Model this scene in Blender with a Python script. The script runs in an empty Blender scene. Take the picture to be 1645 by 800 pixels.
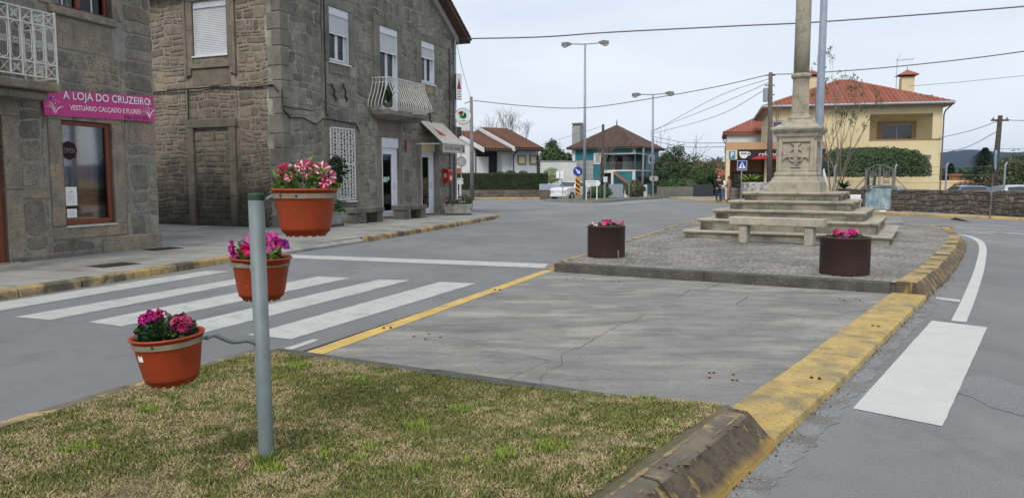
import bpy, math, random
from mathutils import Vector, Matrix, noise
rnd = random.Random(11)
D = bpy.data; SC = bpy.context.scene; COL = SC.collection
PI = math.pi; R = math.radians

# ------------------------------------------------------------------ camera
EYE = 1.5; FOC = 1200.0; TH = R(5.24)
cam = D.objects.new('camera', D.cameras.new('camera')); COL.objects.link(cam)
cam.data.sensor_width = 36; cam.data.lens = 36 * FOC / 1645
cam.data.clip_start = 0.05; cam.data.clip_end = 9000
cam.location = (0, 0, EYE); cam.rotation_euler = (PI / 2 - TH, 0, 0)
SC.camera = cam
# ------------------------------------------------------------------ world, sun, exposure
SUN_EL, SUN_AZ = R(48), R(-162)          # azimuth from +Y towards +X
w = D.worlds.new('World'); SC.world = w; w.use_nodes = True
wt = w.node_tree; wt.nodes.clear(); L = wt.links.new
wo = wt.nodes.new('ShaderNodeOutputWorld')
sky = wt.nodes.new('ShaderNodeTexSky'); sky.sky_type = 'NISHITA'; sky.sun_disc = False
sky.sun_elevation = SUN_EL; sky.sun_rotation = SUN_AZ; sky.air_density = 1.0; sky.dust_density = 2.0
b1 = wt.nodes.new('ShaderNodeBackground'); b1.inputs[1].default_value = 0.13; L(sky.outputs[0], b1.inputs[0])
b2 = wt.nodes.new('ShaderNodeBackground'); b2.inputs[0].default_value = (0.80, 0.855, 0.93, 1); b2.inputs[1].default_value = 1.02
tc = wt.nodes.new('ShaderNodeTexCoord')
mp = wt.nodes.new('ShaderNodeMapping'); mp.inputs['Scale'].default_value = (1, 1, 5.0); mp.inputs['Rotation'].default_value = (0.12, 0.1, 0.4)
L(tc.outputs['Generated'], mp.inputs[0])
nz = wt.nodes.new('ShaderNodeTexNoise'); nz.inputs['Scale'].default_value = 1.7; nz.inputs['Detail'].default_value = 5; nz.inputs['Roughness'].default_value = 0.5
nz.inputs['Distortion'].default_value = 0.6
L(mp.outputs[0], nz.inputs['Vector'])
cr = wt.nodes.new('ShaderNodeValToRGB'); cr.color_ramp.elements[0].position = 0.32; cr.color_ramp.elements[0].color = (.66, .66, .66, 1)
cr.color_ramp.elements[1].position = 0.66; cr.color_ramp.elements[1].color = (1, 1, 1, 1)
L(nz.outputs[0], cr.inputs[0])
mx = wt.nodes.new('ShaderNodeMixShader'); L(cr.outputs[0], mx.inputs[0]); L(b1.outputs[0], mx.inputs[1]); L(b2.outputs[0], mx.inputs[2]); L(mx.outputs[0], wo.inputs[0])
sun = D.objects.new('sun', D.lights.new('sun', 'SUN')); COL.objects.link(sun)
sun.data.energy = 2.3; sun.data.angle = R(22); sun.data.color = (1, .95, .87)
sd = Vector((math.sin(SUN_AZ) * math.cos(SUN_EL), math.cos(SUN_AZ) * math.cos(SUN_EL), math.sin(SUN_EL)))
sun.rotation_euler = sd.to_track_quat('Z', 'Y').to_euler()
SC.view_settings.view_transform = 'Standard'; SC.view_settings.look = 'None'
SC.view_settings.exposure = 0.12; SC.view_settings.gamma = 1
try:
    SC.cycles.max_bounces = 6; SC.cycles.transparent_max_bounces = 12; SC.cycles.use_denoising = True
except Exception: pass

# ------------------------------------------------------------------ survey helpers (image point -> place on the ground)
def ray(px, py):
    u = (px - 822.5) / FOC; v = (400 - py) / FOC
    return (u, math.cos(TH) + v * math.sin(TH), v * math.cos(TH) - math.sin(TH))
def g(px, py, z=0.0):
    r = ray(px, py); t = (z - EYE) / r[2]; return (r[0] * t, r[1] * t)
def at(px, py, Y):
    r = ray(px, py); t = Y / r[1]; return Vector((r[0] * t, Y, EYE + r[2] * t))

# ------------------------------------------------------------------ materials
def S(r, gg, b, k=1.0):
    f = lambda c: ((c / 255 + .055) / 1.055) ** 2.4 if c > 10 else c / 255 / 12.92
    return (f(r) * k, f(gg) * k, f(b) * k)
MATS = {}
def mat(name, c1, c2=None, scale=6.0, rough=.85, bump=.25, bscale=60.0, bdist=.004, rand=0.0, metal=0.0, spec=.3,
        patch=None, pscale=.7, pamt=(.45, .62), low=None, speck=None, sscale=90.0, spos=(.6, .7), attr=None, coat=0.0,
        patch2=None, p2scale=3.0, p2amt=(.5, .65), stretch=(1, 1, 1), detail=5, trans=0.0):
    m = D.materials.new(name); m.use_nodes = True; MATS[name] = m
    t = m.node_tree; N = t.nodes; K = t.links.new
    bs = N['Principled BSDF']
    bs.inputs['Roughness'].default_value = rough; bs.inputs['Metallic'].default_value = metal
    bs.inputs['Specular IOR Level'].default_value = spec; bs.inputs['Coat Weight'].default_value = coat
    geo = N.new('ShaderNodeNewGeometry'); mpp = N.new('ShaderNodeMapping'); mpp.inputs['Scale'].default_value = stretch
    K(geo.outputs['Position'], mpp.inputs[0]); P = mpp.outputs[0]
    def noise_(sc, det=4, ro=.55):
        n = N.new('ShaderNodeTexNoise'); n.inputs['Scale'].default_value = sc; n.inputs['Detail'].default_value = det
        n.inputs['Roughness'].default_value = ro; K(P, n.inputs['Vector']); return n.outputs[0]
    def ramp(src, a, b):
        r = N.new('ShaderNodeMapRange'); r.inputs['From Min'].default_value = a; r.inputs['From Max'].default_value = b
        K(src, r.inputs['Value']); return r.outputs[0]
    def mix(fac, a, b, mode='MIX'):
        x = N.new('ShaderNodeMix'); x.data_type = 'RGBA'; x.blend_type = mode
        if isinstance(fac, float): x.inputs[0].default_value = fac
        else: K(fac, x.inputs[0])
        for i, v in ((6, a), (7, b)):
            if isinstance(v, tuple): x.inputs[i].default_value = (*v[:3], 1)
            else: K(v, x.inputs[i])
        return x.outputs[2]
    def math_(op, a, b):
        x = N.new('ShaderNodeMath'); x.operation = op
        for i, v in ((0, a), (1, b)):
            if isinstance(v, (int, float)): x.inputs[i].default_value = v
            else: K(v, x.inputs[i])
        return x.outputs[0]
    if attr:
        at_ = N.new('ShaderNodeAttribute'); at_.attribute_name = attr; col = at_.outputs['Color']
        if c2: col = mix(ramp(noise_(scale, detail), .35, .65), col, c2, 'MULTIPLY')
    elif c2:
        col = mix(ramp(noise_(scale, detail), .35, .65), c1, c2)
    else:
        col = mix(ramp(noise_(scale, detail), .3, .7), tuple(x * .9 for x in c1), tuple(min(1, x * 1.08) for x in c1))
    if patch: col = mix(ramp(noise_(pscale, 6, .6), *pamt), col, patch)
    if patch2: col = mix(ramp(noise_(p2scale, 7, .68), *p2amt), col, patch2)
    if speck: col = mix(ramp(noise_(sscale, 2), *spos), col, speck)
    if low:   # damp, mossy foot of a wall: (colour, height where it ends, strength)
        sep = N.new('ShaderNodeSeparateXYZ'); K(geo.outputs['Position'], sep.inputs[0])
        h = math_('ADD', sep.outputs[2], math_('MULTIPLY', math_('SUBTRACT', noise_(1.6, 5), .5), low[1] * 1.6))
        f = ramp(h, low[1] * 1.2, low[1] * .25); f = math_('MULTIPLY', f, low[2])
        cl = N.new('ShaderNodeClamp'); K(f, cl.inputs[0]); col = mix(cl.outputs[0], col, low[0])
    if rand:
        oi = N.new('ShaderNodeObjectInfo'); s_ = math_('ADD', oi.outputs['Random'], geo.outputs['Random Per Island'])
        fr = math_('FRACT', s_, 0); v = math_('ADD', math_('MULTIPLY', math_('SUBTRACT', fr, .5), rand * 2), 1.0)
        hs = N.new('ShaderNodeHueSaturation'); K(v, hs.inputs['Value']); K(col, hs.inputs['Color'])
        f2 = math_('FRACT', math_('MULTIPLY', fr, 7.3), 0)
        K(math_('ADD', math_('MULTIPLY', f2, rand * 1.2), 1 - rand * .6), hs.inputs['Saturation']); col = hs.outputs[0]
    K(col, bs.inputs['Base Color'])
    if bump:
        bp = N.new('ShaderNodeBump'); bp.inputs['Strength'].default_value = bump; bp.inputs['Distance'].default_value = bdist
        K(noise_(bscale, 5, .6), bp.inputs['Height']); K(bp.outputs[0], bs.inputs['Normal'])
    return m
def glass(name, tint=(.02, .025, .03), mixf=.55):
    m = D.materials.new(name); m.use_nodes = True; MATS[name] = m
    t = m.node_tree; N = t.nodes; K = t.links.new; out = N['Material Output']; N.remove(N['Principled BSDF'])
    tr = N.new('ShaderNodeBsdfTransparent'); tr.inputs[0].default_value = (mixf, mixf, mixf, 1)
    gl = N.new('ShaderNodeBsdfGlossy'); gl.inputs['Roughness'].default_value = .03; gl.inputs[0].default_value = (.9, .93, .95, 1)
    fr = N.new('ShaderNodeFresnel'); fr.inputs[0].default_value = 1.45
    mm = N.new('ShaderNodeMixShader'); K(fr.outputs[0], mm.inputs[0]); K(tr.outputs[0], mm.inputs[1]); K(gl.outputs[0], mm.inputs[2]); K(mm.outputs[0], out.inputs[0])
    return m

GR = (.21, .195, .17)
M_shopstone = mat('shop_granite', (.265, .245, .21), (.165, .152, .133), scale=3, rand=.26, patch=(.33, .265, .185), pscale=1.3, patch2=(.10, .095, .085), p2scale=3.5, p2amt=(.52, .74), speck=(.07, .065, .06), sscale=55, spos=(.52, .62), bump=.7, bscale=45, bdist=.012, low=((.10, .09, .07), .35, .45))
M_shopmortar = mat('grey_mortar', (.275, .26, .23), (.195, .187, .168), scale=5, bump=.6, bscale=35, bdist=.01)
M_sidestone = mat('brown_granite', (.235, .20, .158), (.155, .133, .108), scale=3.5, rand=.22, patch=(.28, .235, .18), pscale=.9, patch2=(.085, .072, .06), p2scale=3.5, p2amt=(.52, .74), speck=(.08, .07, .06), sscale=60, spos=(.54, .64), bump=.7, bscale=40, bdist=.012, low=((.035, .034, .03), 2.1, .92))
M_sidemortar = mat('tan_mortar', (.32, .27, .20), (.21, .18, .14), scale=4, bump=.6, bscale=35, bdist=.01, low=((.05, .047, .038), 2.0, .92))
M_frontstone = mat('dark_granite', (.245, .232, .20), (.145, .138, .12), scale=2.2, rand=.26, patch=(.30, .28, .235), pscale=.9, pamt=(.48, .66), patch2=(.085, .082, .072), p2scale=3.2, p2amt=(.52, .72), speck=(.07, .07, .062), sscale=60, spos=(.54, .64), bump=.7, bscale=40, bdist=.012)
M_frontmortar = mat('dark_mortar', (.36, .335, .28), (.16, .152, .132), scale=1.8, bump=.6, bscale=35, bdist=.01)
M_dressed = mat('dressed_granite', (.27, .24, .19), (.19, .17, .14), scale=4, rand=.14, patch=(.36, .275, .18), pscale=1.5, pamt=(.48, .66), patch2=(.13, .12, .10), p2scale=3.2, p2amt=(.52, .72), speck=(.07, .065, .055), sscale=60, spos=(.54, .64), bump=.6, bscale=50, bdist=.008)
M_dressedg = mat('grey_dressed_granite', (.21, .20, .175), (.145, .138, .12), scale=3, rand=.14, patch=(.27, .25, .21), pscale=1.5, pamt=(.48, .66), patch2=(.08, .078, .07), p2scale=3.0, p2amt=(.52, .72), speck=(.06, .06, .055), sscale=60, spos=(.54, .64), bump=.6, bscale=50, bdist=.008)
M_monu = mat('monument_granite', (.44, .395, .31), (.33, .30, .24), scale=2.5, rand=.05, patch=(.25, .235, .19), pscale=1.6, pamt=(.48, .75), patch2=(.15, .14, .11), p2scale=5, p2amt=(.54, .74), speck=(.16, .15, .12), sscale=70, spos=(.58, .68), bump=.45, bscale=60, bdist=.006)
M_riser = mat('weathered_step_granite', (.27, .25, .195), (.155, .148, .118), scale=2.2, rand=.07, patch=(.09, .088, .072), pscale=2.2, pamt=(.46, .66), speck=(.11, .11, .09), sscale=70, spos=(.56, .66), bump=.5, bscale=55, bdist=.008)
M_asphalt = mat('asphalt', (.180, .182, .187), (.146, .148, .153), scale=.45, patch=(.235, .235, .237), pscale=.28, pamt=(.48, .72), patch2=(.105, .106, .11), p2scale=1.3, p2amt=(.52, .80), speck=(.26, .26, .262), sscale=120, spos=(.50, .72), bump=.8, bscale=130, bdist=.008, rough=.9, stretch=(1, .8, 1))
M_asphaltr = mat('darker_asphalt', (.165, .167, .174), (.14, .142, .148), scale=1.2, speck=(.28, .28, .28), sscale=95, spos=(.50, .70), bump=.5, bscale=140, bdist=.006)
M_ground = mat('earth', (.07, .09, .035), (.12, .11, .06), scale=.15)
M_pave = mat('pavement_concrete', (.32, .315, .295), (.25, .245, .23), scale=1.0, patch=(.19, .187, .177), pscale=.8, pamt=(.5, .62), speck=(.16, .16, .15), sscale=80, spos=(.6, .7), bump=.35, bscale=90)
M_conc = mat('worn_concrete', (.235, .23, .216), (.175, .172, .164), scale=1.3, patch=(.31, .296, .262), pscale=1.5, pamt=(.50, .66), patch2=(.10, .10, .096), p2scale=3.4, p2amt=(.48, .76), speck=(.13, .128, .12), sscale=55, spos=(.58, .70), bump=.6, bscale=60, bdist=.006, stretch=(.5, 1.3, 1))
M_dconc = mat('dark_concrete', (.095, .093, .082), (.06, .058, .05), scale=5, bump=.5, bscale=50, bdist=.01, speck=(.14, .14, .12), sscale=25, spos=(.6, .7))
M_bconc = mat('old_brown_kerb', (.17, .145, .105), (.105, .09, .07), scale=4, bump=.5, bscale=50, bdist=.01, patch=(.38, .28, .13), pscale=3.2, pamt=(.56, .66), speck=(.09, .08, .06), sscale=35, spos=(.6, .7))
M_yel = mat('yellow_kerb_paint', (.47, .34, .125), (.385, .275, .095), scale=6, patch=(.20, .17, .11), pscale=3.0, pamt=(.48, .68), patch2=(.30, .24, .13), p2scale=9, p2amt=(.5, .66), speck=(.14, .115, .07), sscale=60, spos=(.60, .68), bump=.45, bscale=70, bdist=.006, rand=.06)
M_yel2 = mat('worn_yellow_kerb_paint', (.46, .32, .12), (.30, .235, .13), scale=5, patch=(.10, .088, .068), pscale=2.2, pamt=(.46, .58), speck=(.14, .12, .08), sscale=38, spos=(.6, .68), bump=.5, bscale=60, bdist=.01, rand=.10)
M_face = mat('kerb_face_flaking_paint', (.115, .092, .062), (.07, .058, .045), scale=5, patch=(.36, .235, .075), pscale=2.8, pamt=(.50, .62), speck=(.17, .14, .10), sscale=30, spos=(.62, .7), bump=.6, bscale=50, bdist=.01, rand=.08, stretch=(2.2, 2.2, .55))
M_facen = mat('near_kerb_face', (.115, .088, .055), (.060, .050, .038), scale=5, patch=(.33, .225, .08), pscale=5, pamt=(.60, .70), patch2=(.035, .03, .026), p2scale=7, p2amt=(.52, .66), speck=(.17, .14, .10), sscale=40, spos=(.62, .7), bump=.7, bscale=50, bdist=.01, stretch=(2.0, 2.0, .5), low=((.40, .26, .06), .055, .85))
M_white = mat('road_marking_white', (.46, .465, .445), (.40, .405, .39), scale=3, patch=(.30, .30, .298), pscale=5, pamt=(.52, .74), speck=(.25, .25, .25), sscale=55, spos=(.62, .70), bump=.3, bscale=100, rough=.75)
M_whiteb = mat('fresh_white_marking', (.50, .50, .475), (.455, .455, .435), scale=3, patch=(.46, .465, .45), pscale=2.5, pamt=(.5, .75), speck=(.35, .35, .34), sscale=34, spos=(.68, .74), bump=.25, bscale=100, rough=.7)
M_yline = mat('yellow_line_paint', (.56, .39, .12), (.46, .32, .10), scale=5, patch=(.27, .22, .14), pscale=5, pamt=(.6, .74), speck=(.22, .18, .12), sscale=50, spos=(.68, .74), bump=.3, bscale=90)
M_pvc = mat('white_pvc', (.62, .65, .70), rough=.4, bump=0, spec=.45)
M_shut = mat('white_shutter', (.62, .64, .67), (.56, .58, .61), scale=3, rough=.5, bump=0)
M_white_iron = mat('white_painted_iron', (.62, .62, .60), (.50, .49, .46), scale=20, rough=.5, bump=.1)
M_wood = mat('red_brown_timber', (.20, .055, .028), (.15, .042, .022), scale=6, rough=.5, bump=.15, stretch=(4, 4, .6))
M_dark = mat('dark_interior', (.035, .032, .03), bump=0)
M_cable = mat('black_cable', (.02, .02, .02), rough=.6, bump=0)
M_wire = mat('grey_wire', (.13, .13, .13), rough=.6, bump=0)
M_galv = mat('galvanised_steel', (.30, .33, .37), (.24, .27, .31), scale=5, metal=.25, rough=.5, bump=.1)
M_bluegrey = mat('grey_blue_lamp_paint', (.25, .30, .37), (.20, .24, .30), scale=5, rough=.5, bump=.05)
M_postgreen = mat('grey_green_post_paint', (.155, .19, .195), (.125, .155, .16), scale=9, rough=.5, bump=.15, bscale=30, spec=.4, speck=(.17, .19, .19), sscale=40, spos=(.68, .74))
M_cap = mat('dark_green_cap', (.02, .055, .035), rough=.5, bump=0)
M_terra = mat('orange_plastic_pot', (.335, .050, .014), (.27, .040, .012), scale=7, rough=.48, spec=.35, bump=.12, bscale=25, patch=(.22, .055, .025), pscale=9, pamt=(.56, .72), speck=(.42, .14, .08), sscale=42, spos=(.69, .8))
M_ring = mat('tan_metal_band', (.25, .22, .16), (.19, .165, .12), scale=15, rough=.55, bump=.1, metal=.2)
M_soil = mat('soil', (.045, .03, .02), (.025, .018, .012), scale=30, bump=.8, bscale=60, bdist=.02)
M_sticker = mat('white_sticker', (.75, .75, .74), bump=0)
M_leaf = mat('petunia_leaf', (.12, .20, .04), (.065, .13, .028), scale=30, rough=.55, rand=.35, bump=0)
M_leafd = mat('geranium_leaf', (.04, .085, .025), (.025, .055, .02), scale=30, rough=.6, rand=.35, bump=0)
M_stem = mat('green_stem', (.12, .19, .05), bump=0)
M_mag = mat('magenta_petal', (.43, .018, .19), (.30, .012, .16), scale=40, rough=.5, rand=.3, bump=0)
M_mag2 = mat('crimson_petal', (.42, .012, .085), (.28, .01, .07), scale=40, rough=.5, rand=.3, bump=0)
M_purp = mat('purple_petal', (.24, .016, .20), (.15, .012, .15), scale=40, rough=.5, rand=.3, bump=0)
M_pink = mat('pink_petal', (.72, .10, .26), (.55, .06, .2), scale=40, rough=.5, rand=.2, bump=0)
M_petw = mat('cream_petal', (.70, .55, .50), (.62, .40, .42), scale=60, rough=.5, bump=0)
M_corten = mat('brown_planter_steel', (.062, .034, .031), (.048, .028, .026), scale=3, rough=.55, bump=.15, bscale=30, spec=.35, speck=(.12, .07, .05), sscale=25, spos=(.7, .76))
M_rust = mat('rust', (.10, .035, .015), bump=0)
M_trunk = mat('bark', (.11, .085, .06), (.07, .055, .04), scale=10, bump=.5, bscale=30, bdist=.02)
M_twig = mat('bare_twig', (.16, .13, .11), bump=0)
M_fol = {}
for nm, a_, b_ in (('dark_foliage', (.026, .052, .018), (.042, .075, .026)), ('clipped_foliage', (.035, .060, .022), (.055, .085, .032)), ('mid_foliage', (.035, .075, .02), (.055, .105, .03)), ('olive_foliage', (.07, .09, .04), (.10, .12, .055)), ('lime_foliage', (.16, .22, .03), (.11, .17, .03)), ('conifer_foliage', (.02, .045, .025), (.03, .06, .03)), ('hedge_foliage', (.022, .036, .012), (.036, .052, .018)), ('browny_foliage', (.10, .085, .04), (.07, .09, .03))):
    M_fol[nm] = mat(nm, a_, b_, scale=.9, rough=.7, rand=.4, bump=0)
M_yellow = mat('pale_yellow_render', (.64, .545, .335), (.60, .51, .31), scale=1, bump=.2, patch=(.56, .46, .27), pscale=.5, pamt=(.5, .8))
M_beige = mat('beige_render', (.47, .30, .16), bump=.2)
M_tan = mat('tan_render', (.30, .165, .075), bump=.2)
M_cream = mat('cream_render', (.68, .56, .34), bump=.2)
M_tile = mat('red_roof_tile', (.33, .115, .075), (.27, .095, .062), scale=2, rand=.10, patch=(.24, .13, .10), pscale=.5, pamt=(.5,.8), bump=.3, bscale=30, bdist=.01)
M_tileb = mat('brown_roof_tile', (.155, .075, .05), (.115, .06, .042), scale=2, rand=.15, bump=.3, bscale=30, bdist=.01)
M_tilec = mat('old_dark_roof_tile', (.115, .075, .058), (.075, .052, .043), scale=1.2, rand=.2, bump=.3, bscale=30, bdist=.01)
M_whitewall = mat('whitewash', (.62, .63, .63), (.54, .55, .55), scale=1, bump=.2)
M_greywall = mat('grey_cement', (.33, .33, .33), (.26, .26, .26), scale=1.5, bump=.2)
M_teal = mat('teal_render', (.025, .17, .20), (.02, .14, .17), scale=1, bump=.2, patch=(.06, .2, .22), pscale=.7)
M_blue = mat('pale_blue_render', (.14, .30, .38), (.12, .26, .33), scale=1, bump=.2)
M_metalgrey = mat('grey_sheet_gate', (.27, .30, .34), rough=.5, bump=0)
M_wallstone = mat('field_stone', (.155, .125, .10), (.095, .08, .066), scale=3, rand=.3, bump=.6, bscale=30, bdist=.02)
M_wallmortar = mat('rough_dark_mortar', (.14, .12, .10), (.09, .08, .07), scale=4, bump=.6, bscale=25, bdist=.02)
M_brown = mat('dark_brown_paint', (.035, .026, .028), bump=0)
M_red = mat('post_red', (.48, .014, .016), rough=.35, bump=0, spec=.5)
M_redm = mat('red_print', (.30, .05, .045), bump=0)
M_green = mat('green_print', (.01, .28, .06), bump=0)
M_signw = mat('sign_white', (.70, .72, .73), rough=.4, bump=0)
M_signb = mat('sign_blue', (.015, .045, .26), rough=.4, bump=0)
M_signlb = mat('parking_blue', (.03, .22, .46), rough=.4, bump=0)
M_black = mat('black_print', (.02, .02, .022), bump=0)
M_orange = mat('marker_orange', (.62, .25, .02), rough=.5, bump=0)
M_pinkb = mat('magenta_sign_board', (.50, .045, .205), (.46, .04, .19), scale=2, rough=.45, bump=0)
M_navy = mat('navy_letter', (.05, .03, .10), bump=0)
M_awn = mat('grey_beige_awning_cloth', (.46, .43, .38), (.40, .375, .33), scale=3, bump=.15, rough=.9)
M_creamcurt = mat('cream_curtain', (.62, .50, .30), bump=0)
M_carw = mat('white_car_paint', (.62, .64, .66), rough=.25, coat=.6, bump=0, spec=.5)
M_cars = mat('silver_car_paint', (.50, .53, .56), rough=.25, coat=.6, bump=0, metal=.3)
M_carb = mat('blue_car_paint', (.07, .12, .22), rough=.25, coat=.6, bump=0)
M_carg = mat('grey_car_paint', (.2, .23, .26), rough=.25, coat=.6, bump=0)
M_cargl = mat('car_glass', (.03, .04, .05), rough=.08, spec=.7, bump=0)
M_tyre = mat('tyre_rubber', (.02, .02, .02), bump=0)
M_lens = mat('lamp_lens', (.5, .45, .35), rough=.2, bump=0, spec=.6)
M_skin = mat('skin', (.42, .23, .15), bump=0)
M_hair = mat('grey_hair', (.28, .26, .24), bump=0)
M_hairb = mat('brown_hair', (.06, .04, .03), bump=0)
M_jk1 = mat('dark_jumper', (.018, .02, .03), bump=0)
M_jean = mat('navy_jeans', (.02, .035, .085), bump=0)
M_jk2 = mat('beige_jacket', (.30, .235, .17), bump=0)
M_tr2 = mat('grey_beige_trousers', (.24, .19, .17), bump=0)
M_teald = mat('weathered_teal_gate_paint', (.16, .28, .32), (.45, .50, .52), scale=3.5, rough=.6, bump=.2, patch=(.10, .08, .06), pscale=5, pamt=(.6, .7))
M_irong = mat('weathered_grey_iron', (.17, .17, .16), bump=.1)
M_hill = mat('wooded_hill', (.010, .018, .018), (.014, .024, .022), scale=.01, bump=0)
G1 = glass('window_glass', mixf=.55); G2 = glass('shop_glass', mixf=.93)

# ------------------------------------------------------------------ mesh helpers
class MB:
    def __init__(s, T=None): s.v = []; s.f = []; s.m = []; s.T = T or Matrix.Identity(4); s.mi = 0
    def add(s, vs, fs):
        o = len(s.v); T = s.T
        s.v += [tuple(T @ Vector(v)) for v in vs]; s.f += [tuple(i + o for i in f) for f in fs]; s.m += [s.mi] * len(fs); return s
    def box(s, x0, x1, y0, y1, z0, z1):
        return s.add([(x0, y0, z0), (x1, y0, z0), (x1, y1, z0), (x0, y1, z0), (x0, y0, z1), (x1, y0, z1), (x1, y1, z1), (x0, y1, z1)],
                     [(0, 3, 2, 1), (4, 5, 6, 7), (0, 1, 5, 4), (1, 2, 6, 5), (2, 3, 7, 6), (3, 0, 4, 7)])
    def bev(s, x0, x1, y0, y1, z0, z1, b=.01):      # box with chamfered top and vertical edges
        ring = lambda i, z: [(x0 + i + b, y0 + i, z), (x1 - i - b, y0 + i, z), (x1 - i, y0 + i + b, z), (x1 - i, y1 - i - b, z), (x1 - i - b, y1 - i, z), (x0 + i + b, y1 - i, z), (x0 + i, y1 - i - b, z), (x0 + i, y0 + i + b, z)]
        return s.loft([ring(b * .7, z0), ring(0, z0 + b), ring(0, z1 - b), ring(b * .7, z1)])
    def loft(s, rings, cap=True, closed=True):
        n = len(rings[0]); fs = []
        for i in range(len(rings) - 1):
            for j in range(n if closed else n - 1):
                k = (j + 1) % n; fs.append((i * n + j, i * n + k, (i + 1) * n + k, (i + 1) * n + j))
        if cap and closed: fs += [tuple(reversed(range(n))), tuple((len(rings) - 1) * n + j for j in range(n))]
        return s.add([p for r in rings for p in r], fs)
    def lathe(s, prof, n=24, c=(0, 0, 0), cap=True):
        return s.loft([[(c[0] + r * math.cos(2 * PI * j / n), c[1] + r * math.sin(2 * PI * j / n), c[2] + z) for j in range(n)] for r, z in prof], cap)
    def prism(s, pts, z0, z1):
        return s.loft([[(x, y, z0) for x, y in pts], [(x, y, z1) for x, y in pts]])
    def sheet(s, pts, z): return s.add([(x, y, z) for x, y in pts], [tuple(range(len(pts)))])
    def tube(s, pts, r, n=6, cap=True):
        pts = [Vector(p) for p in pts]; rs = r if isinstance(r, (list, tuple)) else [r] * len(pts); rings = []
        d0 = (pts[1] - pts[0]).normalized(); up = Vector((0, 0, 1)) if abs(d0.z) < .9 else Vector((1, 0, 0)); a = d0.cross(up).normalized()
        for i, p in enumerate(pts):
            d = ((pts[min(i + 1, len(pts) - 1)] - pts[max(i - 1, 0)])).normalized()
            a = (a - d * a.dot(d)); a = a.normalized() if a.length > 1e-6 else d.orthogonal().normalized(); b = d.cross(a)
            rings.append([tuple(p + (a * math.cos(2 * PI * j / n) + b * math.sin(2 * PI * j / n)) * rs[i]) for j in range(n)])
        return s.loft(rings, cap)
    def build(s, name, m, parent=None, kind=None, smooth=False, label=None):
        me = D.meshes.new(name); me.from_pydata(s.v, [], s.f)
        for mm in (m if isinstance(m, (list, tuple)) else [m]): me.materials.append(mm)
        if isinstance(m, (list, tuple)): me.polygons.foreach_set('material_index', s.m)
        if smooth: me.polygons.foreach_set('use_smooth', [True] * len(me.polygons))
        me.update(); return link(name, me, parent, kind, label)
def link(name, me, parent=None, kind=None, label=None):
    o = D.objects.new(name, me); COL.objects.link(o)
    if parent: o.parent = parent
    if kind: o['kind'] = kind
    if label: o['label'] = label
    return o
def tag(o, label, cat, group=None):
    o['label'] = label; o['category'] = cat
    if group: o['group'] = group
    return o
def thing(name, label, cat, loc=(0, 0, 0), rz=0, group=None):
    o = D.objects.new(name, None); COL.objects.link(o); o.location = loc; o.rotation_euler = (0, 0, rz); o.empty_display_size = .2
    return tag(o, label, cat, group)
def copytree(o, parent=None):
    c = o.copy(); COL.objects.link(c); c.parent = parent
    for ch in o.children: copytree(ch, c)
    return c
def dup(o, loc, rz=0, label=None):
    c = copytree(o); c.location = loc; c.rotation_euler = (0, 0, rz)
    if label: c['label'] = label
    return c
def T(x=0, y=0, z=0, rz=0, rx=0, ry=0, s=1):
    return Matrix.Translation((x, y, z)) @ Matrix.Rotation(rz, 4, 'Z') @ Matrix.Rotation(ry, 4, 'Y') @ Matrix.Rotation(rx, 4, 'X') @ Matrix.Scale(s, 4)
def text(body, name, m, parent, M, wd, ht, depth=.004, bold=0.0):
    # lettering lies in the local XY plane of M, centred, fitted to wd x ht
    cu = D.curves.new('lettering', 'FONT'); cu.body = body; cu.extrude = depth / 2; cu.offset = bold; cu.resolution_u = 3
    ob = D.objects.new('lettering', cu); COL.objects.link(ob); bpy.context.view_layer.update()
    me = D.meshes.new_from_object(ob.evaluated_get(bpy.context.evaluated_depsgraph_get())); D.objects.remove(ob); D.curves.remove(cu)
    xs = [v.co.x for v in me.vertices]; ys = [v.co.y for v in me.vertices]; cx = (min(xs) + max(xs)) / 2; cy = (min(ys) + max(ys)) / 2
    sx = wd / (max(xs) - min(xs)); sy = ht / (max(ys) - min(ys))
    for v in me.vertices: v.co = M @ Vector(((v.co.x - cx) * sx, (v.co.y - cy) * sy, v.co.z))
    me.materials.clear(); me.materials.append(m); me.name = name
    return link(name, me, parent)
FRONT = Matrix.Rotation(PI / 2, 4, 'X')        # lettering plane stood upright, facing local -Y
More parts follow.
